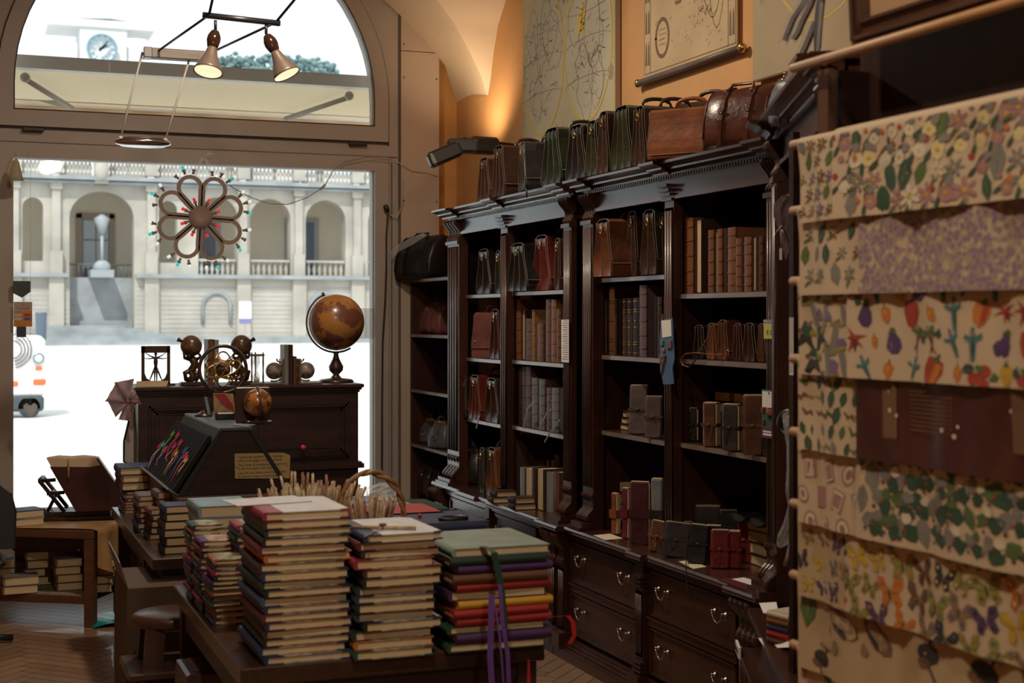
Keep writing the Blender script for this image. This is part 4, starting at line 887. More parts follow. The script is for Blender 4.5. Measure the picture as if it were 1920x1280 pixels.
for k in range(8):
    th = 67.5 - 45 * k; a = R(th); rad = Vector((math.cos(a), math.sin(a))); tan = Vector((-math.sin(a), math.cos(a)))
    pts = []; rc, rr_ = 56, 20
    for sgn in (1,): pts.append(rad * 20 + tan * 6)
    pts.append(rad * 45 + tan * 16)
    for q_ in range(11):
        f = R(100 - 20 * q_); pts.append(rad * (rc + rr_ * math.cos(f)) + tan * (rr_ * math.sin(f)))
    pts.append(rad * 45 - tan * 16); pts.append(rad * 20 - tan * 6)
    mb = MB(); mb.strap([(p.x * S_, 0, p.y * S_) for p in pts], .02, 7 * S_, (0, 1, 0)); pt = mb.build('petal', WD, t)
    for da in (-32, 0, 32):
        f = R(da); p = rad * (rc + (rr_ + 5) * math.cos(f)) + tan * ((rr_ + 5) * math.sin(f)); bulb(t, p.x, p.y, th + da, cols[ci % len(cols)], 0); ci += 1
for k in range(8):
    th = 22.5 * (2 * k + 1) + 45; bulb(t, 21 * math.cos(R(67.5 + 45 * k)), 21 * math.sin(R(67.5 + 45 * k)), 67.5 + 45 * k, RD_, 0)
mb = MB(); top_ = g(379, 296) - fc
for s_ in (-1, 1): mb.strap([(s_ * .005, 0, 34 * S_), (s_ * .05, -.012, top_.z * .75), (s_ * .01, -.012, top_.z)], .02, .002, (1, 0, 0))
mb.strap([(.0, -.012, top_.z), (.02, -.014, top_.z + .03), (.06, -.016, top_.z + .035)], .02, .002, (1, 0, 1)); mb.build('hanging_ribbon', PLASTIC, t)
# cable from the flower to the hook, with switch; plug pair hanging at the stile
mb = MB(); pts = [g(430, 348), g(470, 370), g(505, 382), g(540, 383), g(575, 371), g(600, 355)]; mb.tube(pts, .003, 6); mb.tube([g(610, 346), g(625, 320), g(645, 303), g(690, 294), g(735, 300)], .003, 6)
o = mb.build('light_cable', mat('grey_cable', (.25, .24, .22), .5)); tag(o, 'thin cable running from the flower lights to the window corner', 'cable')
mb = MB(); mb.tube([g(600, 355), g(610, 346)], [.009, .009], 6); o = mb.build('inline_switch', mat('beige_switch', (.42, .34, .26), .5)); tag(o, 'small beige inline switch on the hanging cable', 'switch')
mb = MB(); Yc = 10.06; mb.tube([g(737, 299, Yc), g(760, 312, Yc), g(772, 320, Yc), g(800, 322, Yc), g(820, 330, Yc)], .003, 6); mb.tube([g(752, 305, Yc), g(756, 340, Yc), g(754, 385, Yc), g(745, 408, Yc), g(732, 403, Yc)], .004, 6)
o = mb.build('wall_cable', mat('cream_cable', (.55, .47, .38), .5)); tag(o, 'cream cable looping over the beige panel beside the window', 'cable')
mb = MB(); mb.lathe([(.01, 0), (.018, .01), (.02, .05), (.01, .06)], 10, M=T(*g(728, 398), ry=-25)); mb.tube([g(727, 402), g(724, 440), g(724, 500), g(722, 560), g(717, 640), g(716, 760), g(716, 880)], .005, 6)
o = mb.build('black_cable', BLACK); tag(o, 'black cable and plug hanging down the window frame', 'cable')
# stickers on the glass
def text_mesh(txt, size, m, parent, M, align='CENTER', name='lettering'):
    cu = bpy.data.curves.new('t', 'FONT'); cu.body = txt; cu.size = size; cu.align_x = align; cu.extrude = .0004; cu.resolution_u = 2
    ob = bpy.data.objects.new('t', cu); me = bpy.data.meshes.new_from_object(ob); me.name = name; me.materials.clear(); me.materials.append(m)
    o = bpy.data.objects.new(name, me); COL.objects.link(o); bpy.data.objects.remove(ob); o.parent = parent; o.matrix_local = M
    return o
t = thing('card_sticker', 'cream and orange payment sticker at the left edge of the window pane', 'sticker', tuple(g(43, 589)))
mb = MB(); mb.box(-.058, .058, -.001, .001, -.082, .082); mb.build('backing', mat('cream_sticker', (.50, .42, .33), .6), t)
mb = MB(); mb.box(-.058, .058, -.002, -.001, -.082, .02); og = mb.build('orange_field', mat('orange_sticker', (.62, .25, .05), .6), t)
for x, z, c_ in ((-.03, -.005, (.6, .6, .6)), (.03, -.005, (.5, .05, .05)), (-.03, -.03, (.6, .6, .62)), (.03, -.03, (.08, .12, .35))):
    mb = MB(); mb.box(x - .022, x + .022, -.003, -.002, z - .009, z + .009); mb.build('card_logo', mat('logo_%d%d' % (x > 0, z < -.01), c_, .6), og)
text_mesh('CartaSi', .028, mat('brown_print', (.2, .11, .06), .7), t, T(0, -.0015, .032, rx=90)); text_mesh('Ex', .022, mat('brown_print', (.2, .11, .06), .7), t, T(0, -.0015, .057, rx=90)); text_mesh('a', .024, mat('cream_sticker', (.5, .42, .33), .6), og, T(0, -.0025, -.068, rx=90))
o = MB().box(-.03, .03, -.002, 0, -.035, .035).build('blue_sticker', mat('dark_blue_sticker', (.03, .05, .10), .5)); o.location = g(40, 622); tag(o, 'small dark blue sticker below the payment sticker', 'sticker')
mb = MB(); mb.prism([(-.055, .05), (.055, .05), (.055, -.02), (.0, -.06), (-.055, -.03)], -.03, 0, 'y'); o = mb.build('green_box', mat('dark_green_plastic', (.03, .055, .05), .4)); o.location = g(41, 541); tag(o, 'dark green pointed box at the window edge above the payment sticker', 'box')
mb = MB(); mb.tube([(0, 0, .07), (0, .09, .12)], .002, 5); mb.lathe([(.05, -.07), (.04, -.04), (.02, .05), (.008, .07)], 14); o = mb.build('small_bell_shade', mat('cream_shade', (.62, .58, .46), .5)); o.location = g(30, 318, 9.9); tag(o, 'small cream cone hanging at the upper left corner of the large pane', 'decoration')
mb = MB()
hp = [(0, -.06), (.05, -.005), (.055, .03), (.03, .05), (0, .028), (-.03, .05), (-.055, .03), (-.05, -.005)]
mb.prism([(x * .8, z * .9) for x, z in hp], -.008, .008, 'y'); mb.tube([(0, 0, .02), (.0, 0, 1.6), (0, .28, 1.68)], .0012, 4)
o = mb.build('hanging_heart', mat('white_heart', (.8, .8, .78), .5)); o.location = g(57, 768, 9.8); tag(o, 'small white heart hanging on a string before the cart', 'decoration')
mb = MB(); mb.box(-.07, .07, -.001, .001, -.11, .11)
o = mb.build('paper_notice', mat('lilac_notice_paper', (.50, .48, .56), .8)); o.location = g(690, 606, 10.12); tag(o, 'faint lilac printed notice on the pane right of the big globe', 'notice')
thin(MC['white_heart'], (.9, .9, .88)); thin(MC['cream_shade'], (.8, .7, .5))
_m = MC['lilac_notice_paper'].node_tree.nodes['Principled BSDF']; _m.inputs['Alpha'].default_value = .3
# ================================================================ BOOKS: one builder per way of binding
def hexc(r, g_, b): return tuple(((c / 255) ** 2.2) for c in (r, g_, b))
COVERS = {k: mat('cover_' + k, c, .55, 0, .2, 10) for k, c in dict(
    red=(.36, .025, .025), crimson=(.27, .02, .05), maroon=(.12, .015, .025), navy=(.02, .035, .09), blue=(.04, .09, .20), skyblue=(.20, .30, .38), green=(.02, .07, .035), darkgreen=(.012, .035, .022), teal=(.05, .16, .16),
    purple=(.06, .015, .10), brown=(.14, .055, .025), tan=(.30, .15, .06), yellow=(.60, .33, .02), black=(.014, .013, .014), grey=(.16, .15, .14), cream=(.60, .52, .38), orange=(.50, .15, .03), greygreen=(.24, .30, .26), darkbrown=(.05, .022, .014), chestnut=(.22, .085, .035), silver=(.26, .27, .28), mauve=(.13, .085, .09)).items()}
MARB = {k: mat('marbled_' + k, a, .6, 0, 0, 28, col2=b) for k, a, b in (('red', (.45, .36, .24), (.22, .05, .03)), ('blue', (.42, .40, .34), (.05, .07, .14)), ('dark', (.30, .22, .14), (.03, .02, .02)), ('green', (.40, .36, .22), (.04, .08, .04)), ('pale', (.62, .62, .62), (.50, .54, .60)))}
BKC = {}
def book_meshes(kind, w_, l_, h_, cov, board=None):
    """closed book lying flat: spine on the left (x=0), tail edge faces -y; w_ along x, l_ along y, h_ up"""
    key = (kind, round(w_, 3), round(l_, 3), round(h_, 4), cov, board)
    if key in BKC: return BKC[key]
    b = .003 if h_ > .016 else .0018; mb = MB()
    cm = COVERS[cov]; bm = MARB[board] if board else cm; q = w_ * .2 if board else w_
    for z0, z1 in ((0, b), (h_ - b, h_)):
        mb.box(.002, q, 0, l_, z0, z1, 0)
        if board: mb.box(q, w_, 0, l_, z0, z1, 1); 
        if board:
            for y0, y1 in ((-.0004, .025), (l_ - .025, l_ + .0004)): mb.prism([(w_ + .0004, y0), (w_ + .0004, y1), (w_ - .03, y0 if y0 < .01 else y1)], z0 - .0004, z1 + .0004, 'z', 0)
    n = 8; sp = [(-.004 - .006 * math.sin(math.pi * k / n), h_ * k / n) for k in range(n + 1)]; loop = [(x, z) for x, z in sp] + [(.004, h_), (.004, 0)]
    mb.prism(loop, 0, l_, 'y', 0)
    if kind == 'banded':
        for f in (.12, .3, .5, .7, .88): mb.prism([(x - .0025, z) for x, z in sp] + [(.0, h_), (.0, 0)], l_ * f - .003, l_ * f + .003, 'y', 0)
    if kind == 'gilt':
        for f in (.06, .2, .24, .5, .76, .8, .94): mb.prism([(x - .0012, z) for x, z in sp] + [(.0, h_), (.0, 0)], l_ * f - .0015, l_ * f + .0015, 'y', 2)
        mb.ball((-.0105, l_ * .6, h_ / 2), .001, .006, .005, n=6, mi=2)
    c_ = mb.build('cover', [cm, bm, BRASS]).data
    mb = MB(); mb.box(.003, w_ - .005, .004, l_ - .004, b, h_ - b); p_ = mb.build('page_block', PAGES).data
    for o in [o for o in COL.objects if o.data in (c_, p_)]: bpy.data.objects.remove(o)
    BKC[key] = (c_, p_); return BKC[key]
def book(name, label, cat, M, w_, l_, h_, cov, board=None, kind='plain', group=None):
    c_, p_ = book_meshes(kind, w_, l_, h_, cov, board)
    t = bpy.data.objects.new(name, None); COL.objects.link(t); t.matrix_world = M; t.empty_display_size = .05
    tag(t, label, cat, group)
    for nm, me in (('cover', c_), ('page_block', p_)):
        o = bpy.data.objects.new(nm, me); COL.objects.link(o); o.parent = t
    return t
def flat(name, label, cat, x, y, z, w_, l_, h_, cov, board=None, rz=0, face='spine_left', kind='plain', group=None):
    """x,y = front-left corner as seen from the room; face says which edge looks at the room (-y)"""
    M = T(x + w_ / 2, y + l_ / 2, z, rz=rz)
    if face == 'spine_left': M = M @ T(-w_ / 2, -l_ / 2, 0)
    elif face == 'spine_right': M = M @ T(w_ / 2, l_ / 2, 0, rz=180)
    elif face == 'spine_front': M = M @ T(-w_ / 2, -l_ / 2, 0) @ T(w_, 0, 0, rz=90) @ T(0, 0, 0); w2, l2 = l_, w_; return book(name, label, cat, M, w2, l2, h_, cov, board, kind, group)
    elif face == 'spine_back': M = M @ T(-w_ / 2, l_ / 2, 0, rz=-90); w2, l2 = l_, w_; return book(name, label, cat, M, w2, l2, h_, cov, board, kind, group)
    return book(name, label, cat, M, w_, l_, h_, cov, board, kind, group)
CN = dict(greygreen='grey-green', skyblue='sky-blue', darkgreen='dark green', darkbrown='dark brown')
def cn(c_): return CN.get(c_, c_)
def stack(px, py, w_, l_, n, top_py, where, name, cat, covs, boards, z0=.75, seed=1, jit=.010, face='spine_left', group=None, hvar=.15, kind='plain', noun='notebook', X=None, Y=None, topz=None, wv=0):
    rg = random.Random(seed); p = at_z(px, py, z0); x, y = (p.x, p.y) if X is None else (X, Y)
    d = p.x * SN + p.y * CS; zt = EYE + (595 - top_py) / FPX * d if topz is None else topz
    hs = [1 + rg.uniform(-hvar, hvar) for _ in range(n)]; k = (zt - z0 - .0006 * n) / sum(hs); z = z0; out = []
    for i in range(n):
        c_ = covs[i % len(covs)] if len(covs) >= n else rg.choice(covs); b_ = (boards[i] if len(boards) >= n else rg.choice(boards)) if boards else None
        h_ = hs[i] * k; ww = w_ * (1 - rg.uniform(0, wv)); ll = l_ * (1 - rg.uniform(0, wv)); f = face if isinstance(face, str) else face[i % len(face)]
        h_ = round(h_, 3)
        fn_ = n - 1 - i
        desc = {'spine_left': 'page edges to the front', 'spine_right': 'page edges to the front', 'spine_front': 'spine to the front', 'spine_back': 'page edges to the front'}[f]
        pos = 'topmost' if fn_ == 0 else 'lowest' if i == 0 else ORD[fn_] + ' from the top' if fn_ < 20 else 'near the bottom'
        bd = (' and %s marbled boards' % b_) if b_ and b_ != 'pale' else (' and pale patterned boards' if b_ else '')
        lb = '%s with %s %s%s, %s of %s' % (noun, cn(c_), 'spine' if b_ else 'cover', bd, pos, where)
        if len(lb.split()) > 16: lb = '%s %s, %s of %s' % (cn(c_), noun, pos, where)
        if len(lb.split()) > 16: lb = '%s %s, %s of %s' % (cn(c_), noun.split()[-1], pos.replace('topmost', 'top one'), where.replace('along the', 'at the'))
        out.append(flat(name, lb, cat, x + rg.uniform(-jit, jit) + (0 if face != 'spine_right' else 0), y + rg.uniform(-.4, 1) * jit, z, ww, ll, h_, c_, b_, rz=rg.uniform(-1.2, 1.2), face=f, kind=kind, group=group)); z += h_ + .0006
    return out, z

# ---------------------------------------------------------------- front table
ft = thing('display_table', 'low dark table in the foreground carrying the tall notebook stacks', 'table', (.745, 4.1, 0))
mb = MB(); mb.rbox(0, .935, 0, 1.38, .695, .75, .004); mb.build('table_top', TABLEW, ft)
mb = MB(); mb.box(.03, .905, .03, 1.35, .60, .695); mb.build('apron', DARKW, ft)
for x, y in ((.02, .02), (.855, .02), (.02, 1.30), (.855, 1.30)): mb = MB(); mb.box(x, x + .06, y, y + .06, 0, .695); mb.build('leg', DARKW, ft)
G1, G2, G3 = 'notebooks of the tall front left stack', 'notebooks of the middle front stack', 'albums of the front right stack'
bA = ['navy', 'navy', 'black', 'darkbrown', 'navy', 'maroon', 'navy', 'blue', 'black', 'darkgreen', 'navy', 'darkbrown', 'orange', 'maroon', 'black', 'darkgreen', 'darkbrown']
A, zA = stack(497, 1247, .25, .335, 18, 960, 'the tall front left stack', 'notebook', 'notebook', bA[:17] + ['crimson'], ['blue', 'red', 'dark', 'blue', 'red', 'dark', 'blue', 'red', 'dark', 'blue', 'red', 'green', 'dark', 'red', 'blue', 'dark', 'red', 'pale'], seed=3, jit=.009, group=G1, hvar=.08)
bB = ['green', 'orange', 'darkgreen', 'black', 'navy', 'black', 'navy', 'darkgreen', 'black', 'darkbrown', 'crimson', 'darkbrown', 'maroon', 'navy']
B, zB = stack(678, 1238, .235, .335, 14, 1003, 'the middle front stack', 'notebook', 'notebook', bB, ['green', 'red', 'dark', 'blue', 'blue', 'dark', 'blue', 'red', 'dark', 'red', 'red', 'dark', 'red', 'pale'], seed=5, jit=.014, group=G2, hvar=.12)
bC = ['green', 'purple', 'green', 'red', 'red', 'yellow', 'purple', 'red', 'brown', 'purple', 'darkgreen', 'greygreen']
fC = ['spine_left', 'spine_front', 'spine_left', 'spine_front', 'spine_front', 'spine_front', 'spine_left', 'spine_front', 'spine_front', 'spine_front', 'spine_front', 'spine_left']
C_, zC = stack(852, 1224, .305, .36, 12, 1030, 'the front right stack', 'photo_album', 'album', bC, None, seed=8, jit=.012, face=fC, group=G3, hvar=.1, noun='cloth album')
# bookmark ribbons
def ribbon(name, label, pts, wd, col, side=(1, 0, 0)):
    mb = MB(); mb.strap(pts, wd, .0012, side); o = mb.build(name, mat('ribbon_' + col[0], col[1], .5)); tag(o, label, 'ribbon'); return o
pc = at_z(952, 1222, .75); xx, y0 = pc.x, pc.y - .028
RG = ('green', (.012, .05, .03)); RP = ('purple', (.12, .05, .24)); RR = ('red', (.40, .02, .02))
ribbon('ribbon', 'dark green ribbon hanging down the front of the album stack', [(xx - .06, y0 + .09, zC + .002), (xx - .055, y0 + .035, zC + .003), (xx - .05, y0 + .008, zC - .005), (xx - .03, y0 + .003, .95), (xx - .02, y0, .84), (xx - .025, y0, .80)], .02, RG)
ribbon('ribbon', 'left purple ribbon hanging below the album stack', [(xx - .06, y0 + .004, .93), (xx - .065, y0 - .006, .85), (xx - .07, y0 - .01, .75), (xx - .062, y0 - .012, .62), (xx - .05, y0 - .012, .5)], .019, RP)
ribbon('ribbon', 'right purple ribbon hanging below the album stack', [(xx - .035, y0 + .002, .96), (xx - .03, y0 - .008, .85), (xx - .015, y0 - .012, .75), (xx - .01, y0 - .012, .62), (xx - .004, y0 - .012, .5)], .013, RP)
ribbon('ribbon', 'thin middle purple ribbon between the two wider ones', [(xx - .05, y0, .9), (xx - .04, y0 - .012, .80), (xx - .034, y0 - .016, .72), (xx - .02, y0 - .016, .5)], .006, RP)
ribbon('ribbon', 'red ribbon curling out at the right of the album stack', [(xx + .135, y0 + .03, .845), (xx + .185, y0, .85), (xx + .20, y0, .83), (xx + .205, y0, .79), (xx + .19, y0, .765)], .014, RR)
ribbon('ribbon', 'red pointed ribbon end hanging under the table edge', [(xx + .055, y0 - .003, .73), (xx + .055, y0 - .004, .62), (xx + .05, y0 - .004, .5)], [.005, .016, .02], RR)
# pen tied on the middle stack
tp = Vector((B[-1].location.x, B[-1].location.y, 0)); pB = at_z(672, 1008, zB)
cxb, cyb = pB.x + .13, pB.y + .17
t = thing('paper_wrapped_pen', 'pale paper-wrapped pen tied with a ribbon on the middle stack', 'pen', (cxb - .02, cyb - .04, zB + .0062), -28)
mb = MB(); mb.tube([(-.10, 0, 0), (.10, 0, 0)], .0055, 8); mb.build('shaft', mat('pen_paper', (.50, .36, .20), .6, 0, .4, 60), t)
mb = MB(); mb.strap([(-.02, -.16, -.004), (-.01, -.05, -.003), (0, -.008, .001), (0, .0, .0065), (0, .008, .001), (-.01, .03, -.003), (-.03, .09, -.004)], .006, .001, (1, 0, 0)); mb.ball((0, 0, .009), .012, .008, .005, n=8); mb.build('ribbon_tie', mat('mauve_ribbon', (.16, .05, .07), .5), t)
# loose pamphlet behind the top of stack A
pA = at_z(497, 970, zA)
o = MB().box(0, .235, 0, .16, 0, .002).build('patterned_sheet', MARB['pale']); o.matrix_world = T(pA.x - .03, pA.y + .26, zA + .0008, rz=8); tag(o, 'thin pale patterned sheet jutting behind the top of the tall stack', 'paper')

# small stacks along the left edge of the front table, behind the tall one
GS = 'small notebooks stacked along the left table edge'
cs = ['navy', 'maroon', 'darkbrown', 'green', 'black', 'brown', 'black', 'purple', 'darkgreen', 'crimson', 'navy', 'tan']; ms = ['red', 'blue', 'dark', 'green', None]
def sm(px, py, w_, l_, n, tp_, where, seed, z0=.75, covs=cs, boards=ms, noun='small notebook', wv=.08, jit=.007, face='spine_left', kind='plain', g_=GS, name='notebook', **kk): return stack(px, py, w_, l_, n, tp_, where, name, 'notebook', covs, boards, z0=z0, seed=seed, jit=jit, face=face, group=g_, noun=noun, wv=wv, kind=kind, **kk)
sm(362, 1128, .10, .145, 16, 985, 'the farthest small stack on the left edge', 21)
sm(379, 1150, .115, .15, 13, 1015, 'the second small stack along the left edge', 22)
sm(402, 1172, .10, .15, 12, 1050, 'the nearest small left-edge stack', 23)
sm(446, 1155, .12, .16, 16, 985, 'the small stack close behind the tall one', 24)
o_, zt_ = stack(372, 1098, .20, .28, 7, 950, 'the album pile at the far left table corner', 'album', 'album', ['brown', 'grey', 'purple', 'greygreen', 'tan', 'skyblue', 'skyblue'], None, seed=30, jit=.012, group='albums behind the small stacks', noun='album')
# big portfolios behind the middle stack
G5 = 'large albums in the middle of the tables'
def bigflat(nm, lb, px0, px1, py, z, l_, h_, cov, rz=0, face='spine_front', board=None):
    p = at_z(px0, py, z); q_ = at_z(px1, py, z); return flat(nm, lb, 'album', p.x, p.y, z, q_.x - p.x, l_, h_, cov, board, rz=rz, face=face, group=G5)
bigflat('album', 'navy album with dull top, lying right of the pen basket', 742, 935, 1003, 1.0, .28, .035, 'navy')
pn = at_z(850, 975, 1.035); mb = MB(); mb.torus((0, 0, 0), .05, .007, 'z', 20, 6, M=Matrix.Scale(.6, 4, (0, 1, 0))); o = mb.build('dark_band', BLACK); o.location = (pn.x, pn.y, 1.0425); tag(o, 'small dark oval band lying on the navy album', 'band')
bigflat('album', 'red album just behind the navy one, right of the basket', 705, 850, 985, 1.0, .28, .035, 'red')
mb = MB(); mb.ball((0, 0, 0), .008, n=10); o = mb.build('red_seal', mat('red_wax', (.5, .02, .02), .3)); pn = at_z(787, 971, 1.035); o.location = (pn.x, pn.y, 1.0435); tag(o, 'small red knob on the red album beside the band', 'knob')
def carton(lb, x0, x1, y0, y1, z1):
    t = thing('carton', lb, 'box', (x0, y0, .7505)); mb = MB(); mb.rbox(0, x1 - x0, 0, y1 - y0, 0, z1 - .7505, .004); mb.build('carton_body', mat('dark_card', (.06, .04, .03), .7), t)
    mb = MB(); mb.box(.01, x1 - x0 - .01, (y1 - y0) / 2 - .015, (y1 - y0) / 2 + .015, z1 - .7505, z1 - .7497); mb.build('tape', mat('brown_tape', (.16, .1, .06), .4), t)
carton('dark carton carrying the navy and red albums beside the basket', 1.45, 1.67, 4.78, 5.28, .999)
carton('dark carton below the handled wicker basket', 1.23, 1.44, 4.76, 4.97, .92)
carton('wide dark carton below the crowded pencils', 1.0, 1.42, 5.06, 5.42, .92)

# ---------------------------------------------------------------- second table behind
bt = thing('display_table', 'dark table behind the front one with leather books and the notebook easel', 'table', (.745, 6.1, 0))
mb = MB(); mb.rbox(0, .86, 0, 1.75, .70, .75, .004); mb.build('table_top', TABLEW, bt)
mb = MB(); mb.box(.04, .82, .04, 1.7, .62, .70); mb.build('apron', DARKW, bt)
for x, y in ((.03, .56), (.77, .03), (.03, 1.65), (.77, 1.65)): mb = MB(); mb.box(x, x + .06, y, y + .06, 0, .70); mb.build('leg', DARKW, bt)
G6 = 'leather books stacked on the back table'
dk = ['darkbrown', 'black', 'maroon', 'navy', 'brown', 'mauve']
LB = 'leather book'
def lk(px, py, w_, l_, n, tp_, where, seed, **k): return sm(px, py, w_, l_, n, tp_, where, seed, covs=k.pop('covs', dk), boards=None, noun=LB, g_=G6, name='leather_book', kind='banded', **k)
_p = at_z(228, 963, .75)
lk(236, 965, .19, .22, 7, 917, 'the narrow lower part of the corner pile', 42, z0=.75, X=_p.x + .02, Y=_p.y, topz=.862)
lk(236, 965, .31, .27, 3, 880, 'the three big books crowning the corner pile', 41, z0=.8665, covs=['darkbrown', 'brown', 'navy'], wv=.02, X=_p.x, Y=_p.y, topz=.984)
lk(262, 1000, .16, .20, 7, 930, 'the middle pile on the back table edge', 43)
lk(283, 1012, .12, .16, 5, 955, 'the short dark pile on the back table edge', 44)
lk(310, 1040, .115, .155, 6, 950, 'the front pile on the back table edge', 45, covs=['black', 'black', 'black', 'darkbrown', 'black', 'navy'], wv=.02)
lk(298, 1005, .13, .17, 6, 922, 'the pile behind the front one', 46)
lk(335, 985, .16, .2, 6, 930, 'the pile beside the notebook easel', 47)

# A-shaped easel with black notebooks
ez = thing('notebook_easel', 'dark A-shaped counter easel with slanted sides for black notebooks', 'display stand', (1.17, 6.55, .95))
box_ = thing('plinth_box', 'dark wooden plinth box under the notebook easel', 'box', (1.17, 6.5, .7505))
mb = MB(); mb.rbox(-.27, .27, -.02, 1.12, 0, .198, .004); mb.build('box_body', DARKW, box_)
mb = MB(); mb.box(-.27, .27, -.035, -.02, .16, .198); mb.build('front_edge', mat('brown_leather_edge', (.13, .06, .035), .5), box_)
for a_, b_ in ((.012, .03), (1.05, 1.07)): mb = MB(); mb.prism([(-.235, .0), (.235, .0), (.06, .285), (-.06, .285)], a_, b_, 'y'); mb.build('end_panel', DARKW, ez)
BB = mat('slate_black_board', (.03, .033, .031), .7, spec=.25)
for s_ in (-1, 1):
    mb = MB(); mb.prism([(s_ * .06, .285), (s_ * .075, .29), (s_ * .262, .0), (s_ * .235, .0)], 0, 1.08, 'y'); mb.build('slanted_board', BB, ez)
mb = MB(); mb.box(-.075, .075, 0, 1.08, .288, .30); mb.build('top_board', mat('blue_grey_top', (.07, .09, .11), .4), ez)
mb = MB(); mb.prism([(-.25, .002), (-.30, .037), (-.305, .030), (-.262, .002)], .0, 1.08, 'y'); mb.build('ledge', mat('grey_patterned_ledge', (.24, .24, .23), .5, 0, .7, 60), ez)
tt = ['I prezzi dei quaderni sono riportati', 'nella prima pagina in alto a sinistra', 'The prices of notebooks are reported', 'in the first page in the top left', 'Les prix des cahiers sont inscrits dans', 'la première page en haut à gauche']
pcard = at_y(495, 875, 6.52)
crd = thing('price_notice', 'cream notice card with printed lines on the front of the easel', 'notice', (pcard.x, 6.553, pcard.z), 0)
mb = MB(); mb.prism([(-.125, -.052), (.125, -.060), (.128, .045), (.10, .058), (-.128, .062)], 0, .002, 'y'); mb.build('card', mat('tan_notice_card', (.52, .38, .17), .7, 0, .15, 8), crd)
for i, s_ in enumerate(tt): text_mesh(s_, .0145, INK, crd, T(-.112, -.001, .040 - .016 * i - (.004 if i > 1 else 0) - (.004 if i > 3 else 0), rx=90), 'LEFT')
for x in (-.118, .112): mb = MB(); mb.ball((x, -.003, .0), .0035, n=6); mb.build('pin', BRASS, crd)
# notebooks on the slanted left side, each with a coloured bookmark
BN = mat('black_notebook_cover', (.010, .009, .010), .75, spec=.12)
BNP = mat('black_page_edges', (.02, .017, .015), .8, spec=.15)
rc = [('red', (.55, .03, .05)), ('green', (.15, .30, .04)), ('pink', (.5, .05, .16)), ('blue', (.03, .08, .35)), ('yellow', (.62, .40, .03)), ('purple', (.15, .04, .2)), ('white', (.5, .48, .42))]
ang = math.degrees(math.atan2(.285, .187))
rg = random.Random(4)
rows = [('red', 1.00), ('cyan', .92), ('green', .84), ('pink', .76), ('crimson', .68), ('pink', .60), ('red', .52), ('yellow', .44), ('purple', .36), ('blue', .28), ('red', .20), ('tan', .12), ('grey', .04)]
RBC = dict(red=(.55, .02, .04), cyan=(.05, .40, .45), green=(.14, .28, .03), pink=(.50, .04, .16), crimson=(.5, .02, .08), yellow=(.62, .38, .02), purple=(.15, .04, .2), blue=(.03, .08, .35), tan=(.5, .36, .18), grey=(.12, .12, .12))
nb0 = None
for i, (c_, y_) in enumerate(rows):
    where = 'farthest' if i == 0 else 'nearest' if i == len(rows) - 1 else ORD[i].replace('top', 'first') + ' from the far end'
    dn = {'grey': 'no bright', 'cyan': 'a cyan', 'tan': 'a tan'}.get(c_, 'a ' + c_)
    nb = thing('black_notebook', 'black leather notebook with %s bookmark, %s on the slanted easel' % (dn, where), 'notebook', (1.17 - .268, 6.55 + y_, .956), 0, 'black notebooks on the easel', ry=(90 - ang))
    # local z runs up the slope, x is the thickness outward (-x)
    mb = MB(); mb.rbox(-.022, -.001, -.034, .038, .0, .30, .004); mb.build('cover', BN, nb)
    mb = MB(); mb.box(-.018, -.004, -.0345, -.034, .004, .296); mb.box(-.018, -.004, -.03, .034, .3, .3005); mb.build('page_block', BNP, nb)
    if c_ != 'grey':
        M_ = mat('bookmark_' + c_, RBC[c_], .5); a_, b_ = rg.uniform(-.02, .02), rg.uniform(.12, .24)
        mb = MB(); mb.strap([(-.0235, a_ + rg.uniform(-.02, .02), b_ + rg.uniform(.0, .05)), (-.03, a_ + rg.uniform(0, .02), b_ + .02), (-.026, a_, b_), (-.034, a_ - rg.uniform(-.02, .03), b_ - .05), (-.025, a_ - rg.uniform(-.03, .05), b_ - rg.uniform(.07, .13))], [.010, .014, .022, .018, .009], .0015, (0, 1, 0))
        mb.strap([(-.028, a_ - .028, b_ + .014), (-.036, a_, b_), (-.028, a_ + .028, b_ + .022)], [.022, .008, .022], .002, (0, 0, 1)); mb.build('bookmark', M_, nb)

# ---------------------------------------------------------------- globes, spheres and figures
def globe_mat(name, sea, land, rough=.3, sc_=3.0):
    m = mat(name, land, rough, 0, 0, sc_, col2=sea, coat=.4); r = [n for n in m.node_tree.nodes if n.type == 'VALTORGB'][0]; r.color_ramp.elements[0].position = .50; r.color_ramp.elements[1].position = .54
    return m
def globe(name, label, px, py, Y, r_px, base_py, gm, wood, lean=-12, group=None, stand='vase'):
    c_ = at_y(px, py, Y); d = c_.x * SN + c_.y * CS; r = r_px * d / FPX; zb = EYE + (595 - base_py) / FPX * d
    t = thing(name, label, 'globe', (c_.x, c_.y, zb), 0, group); h = c_.z - zb
    mb = MB(); mb.ball((0, 0, h), r, n=32); mb.build('sphere', gm, t)
    mb = MB(); mb.torus((0, 0, h), r * 1.06, r * .035, 'y', 24, 6, a0=115, a1=300); ax = R(115); 
    mb.tube([(r * 1.02 * math.cos(ax), 0, h + r * 1.02 * math.sin(ax)), (r * 1.16 * math.cos(ax), 0, h + r * 1.16 * math.sin(ax))], r * .05, 6)
    mb.build('meridian_arm', wood, t)
    b = h - r * 1.08
    mb = MB(); mb.lathe([(r * .62, 0), (r * .62, b * .08), (r * .55, b * .13), (r * .2, b * .17), (r * .1, b * .28), (r * .24, b * .42), (r * .26, b * .55), (r * .12, b * .8), (r * .08, b * .95), (r * .12, b * 1.02)], 24); mb.build('turned_stand', wood, t)
    return t, r
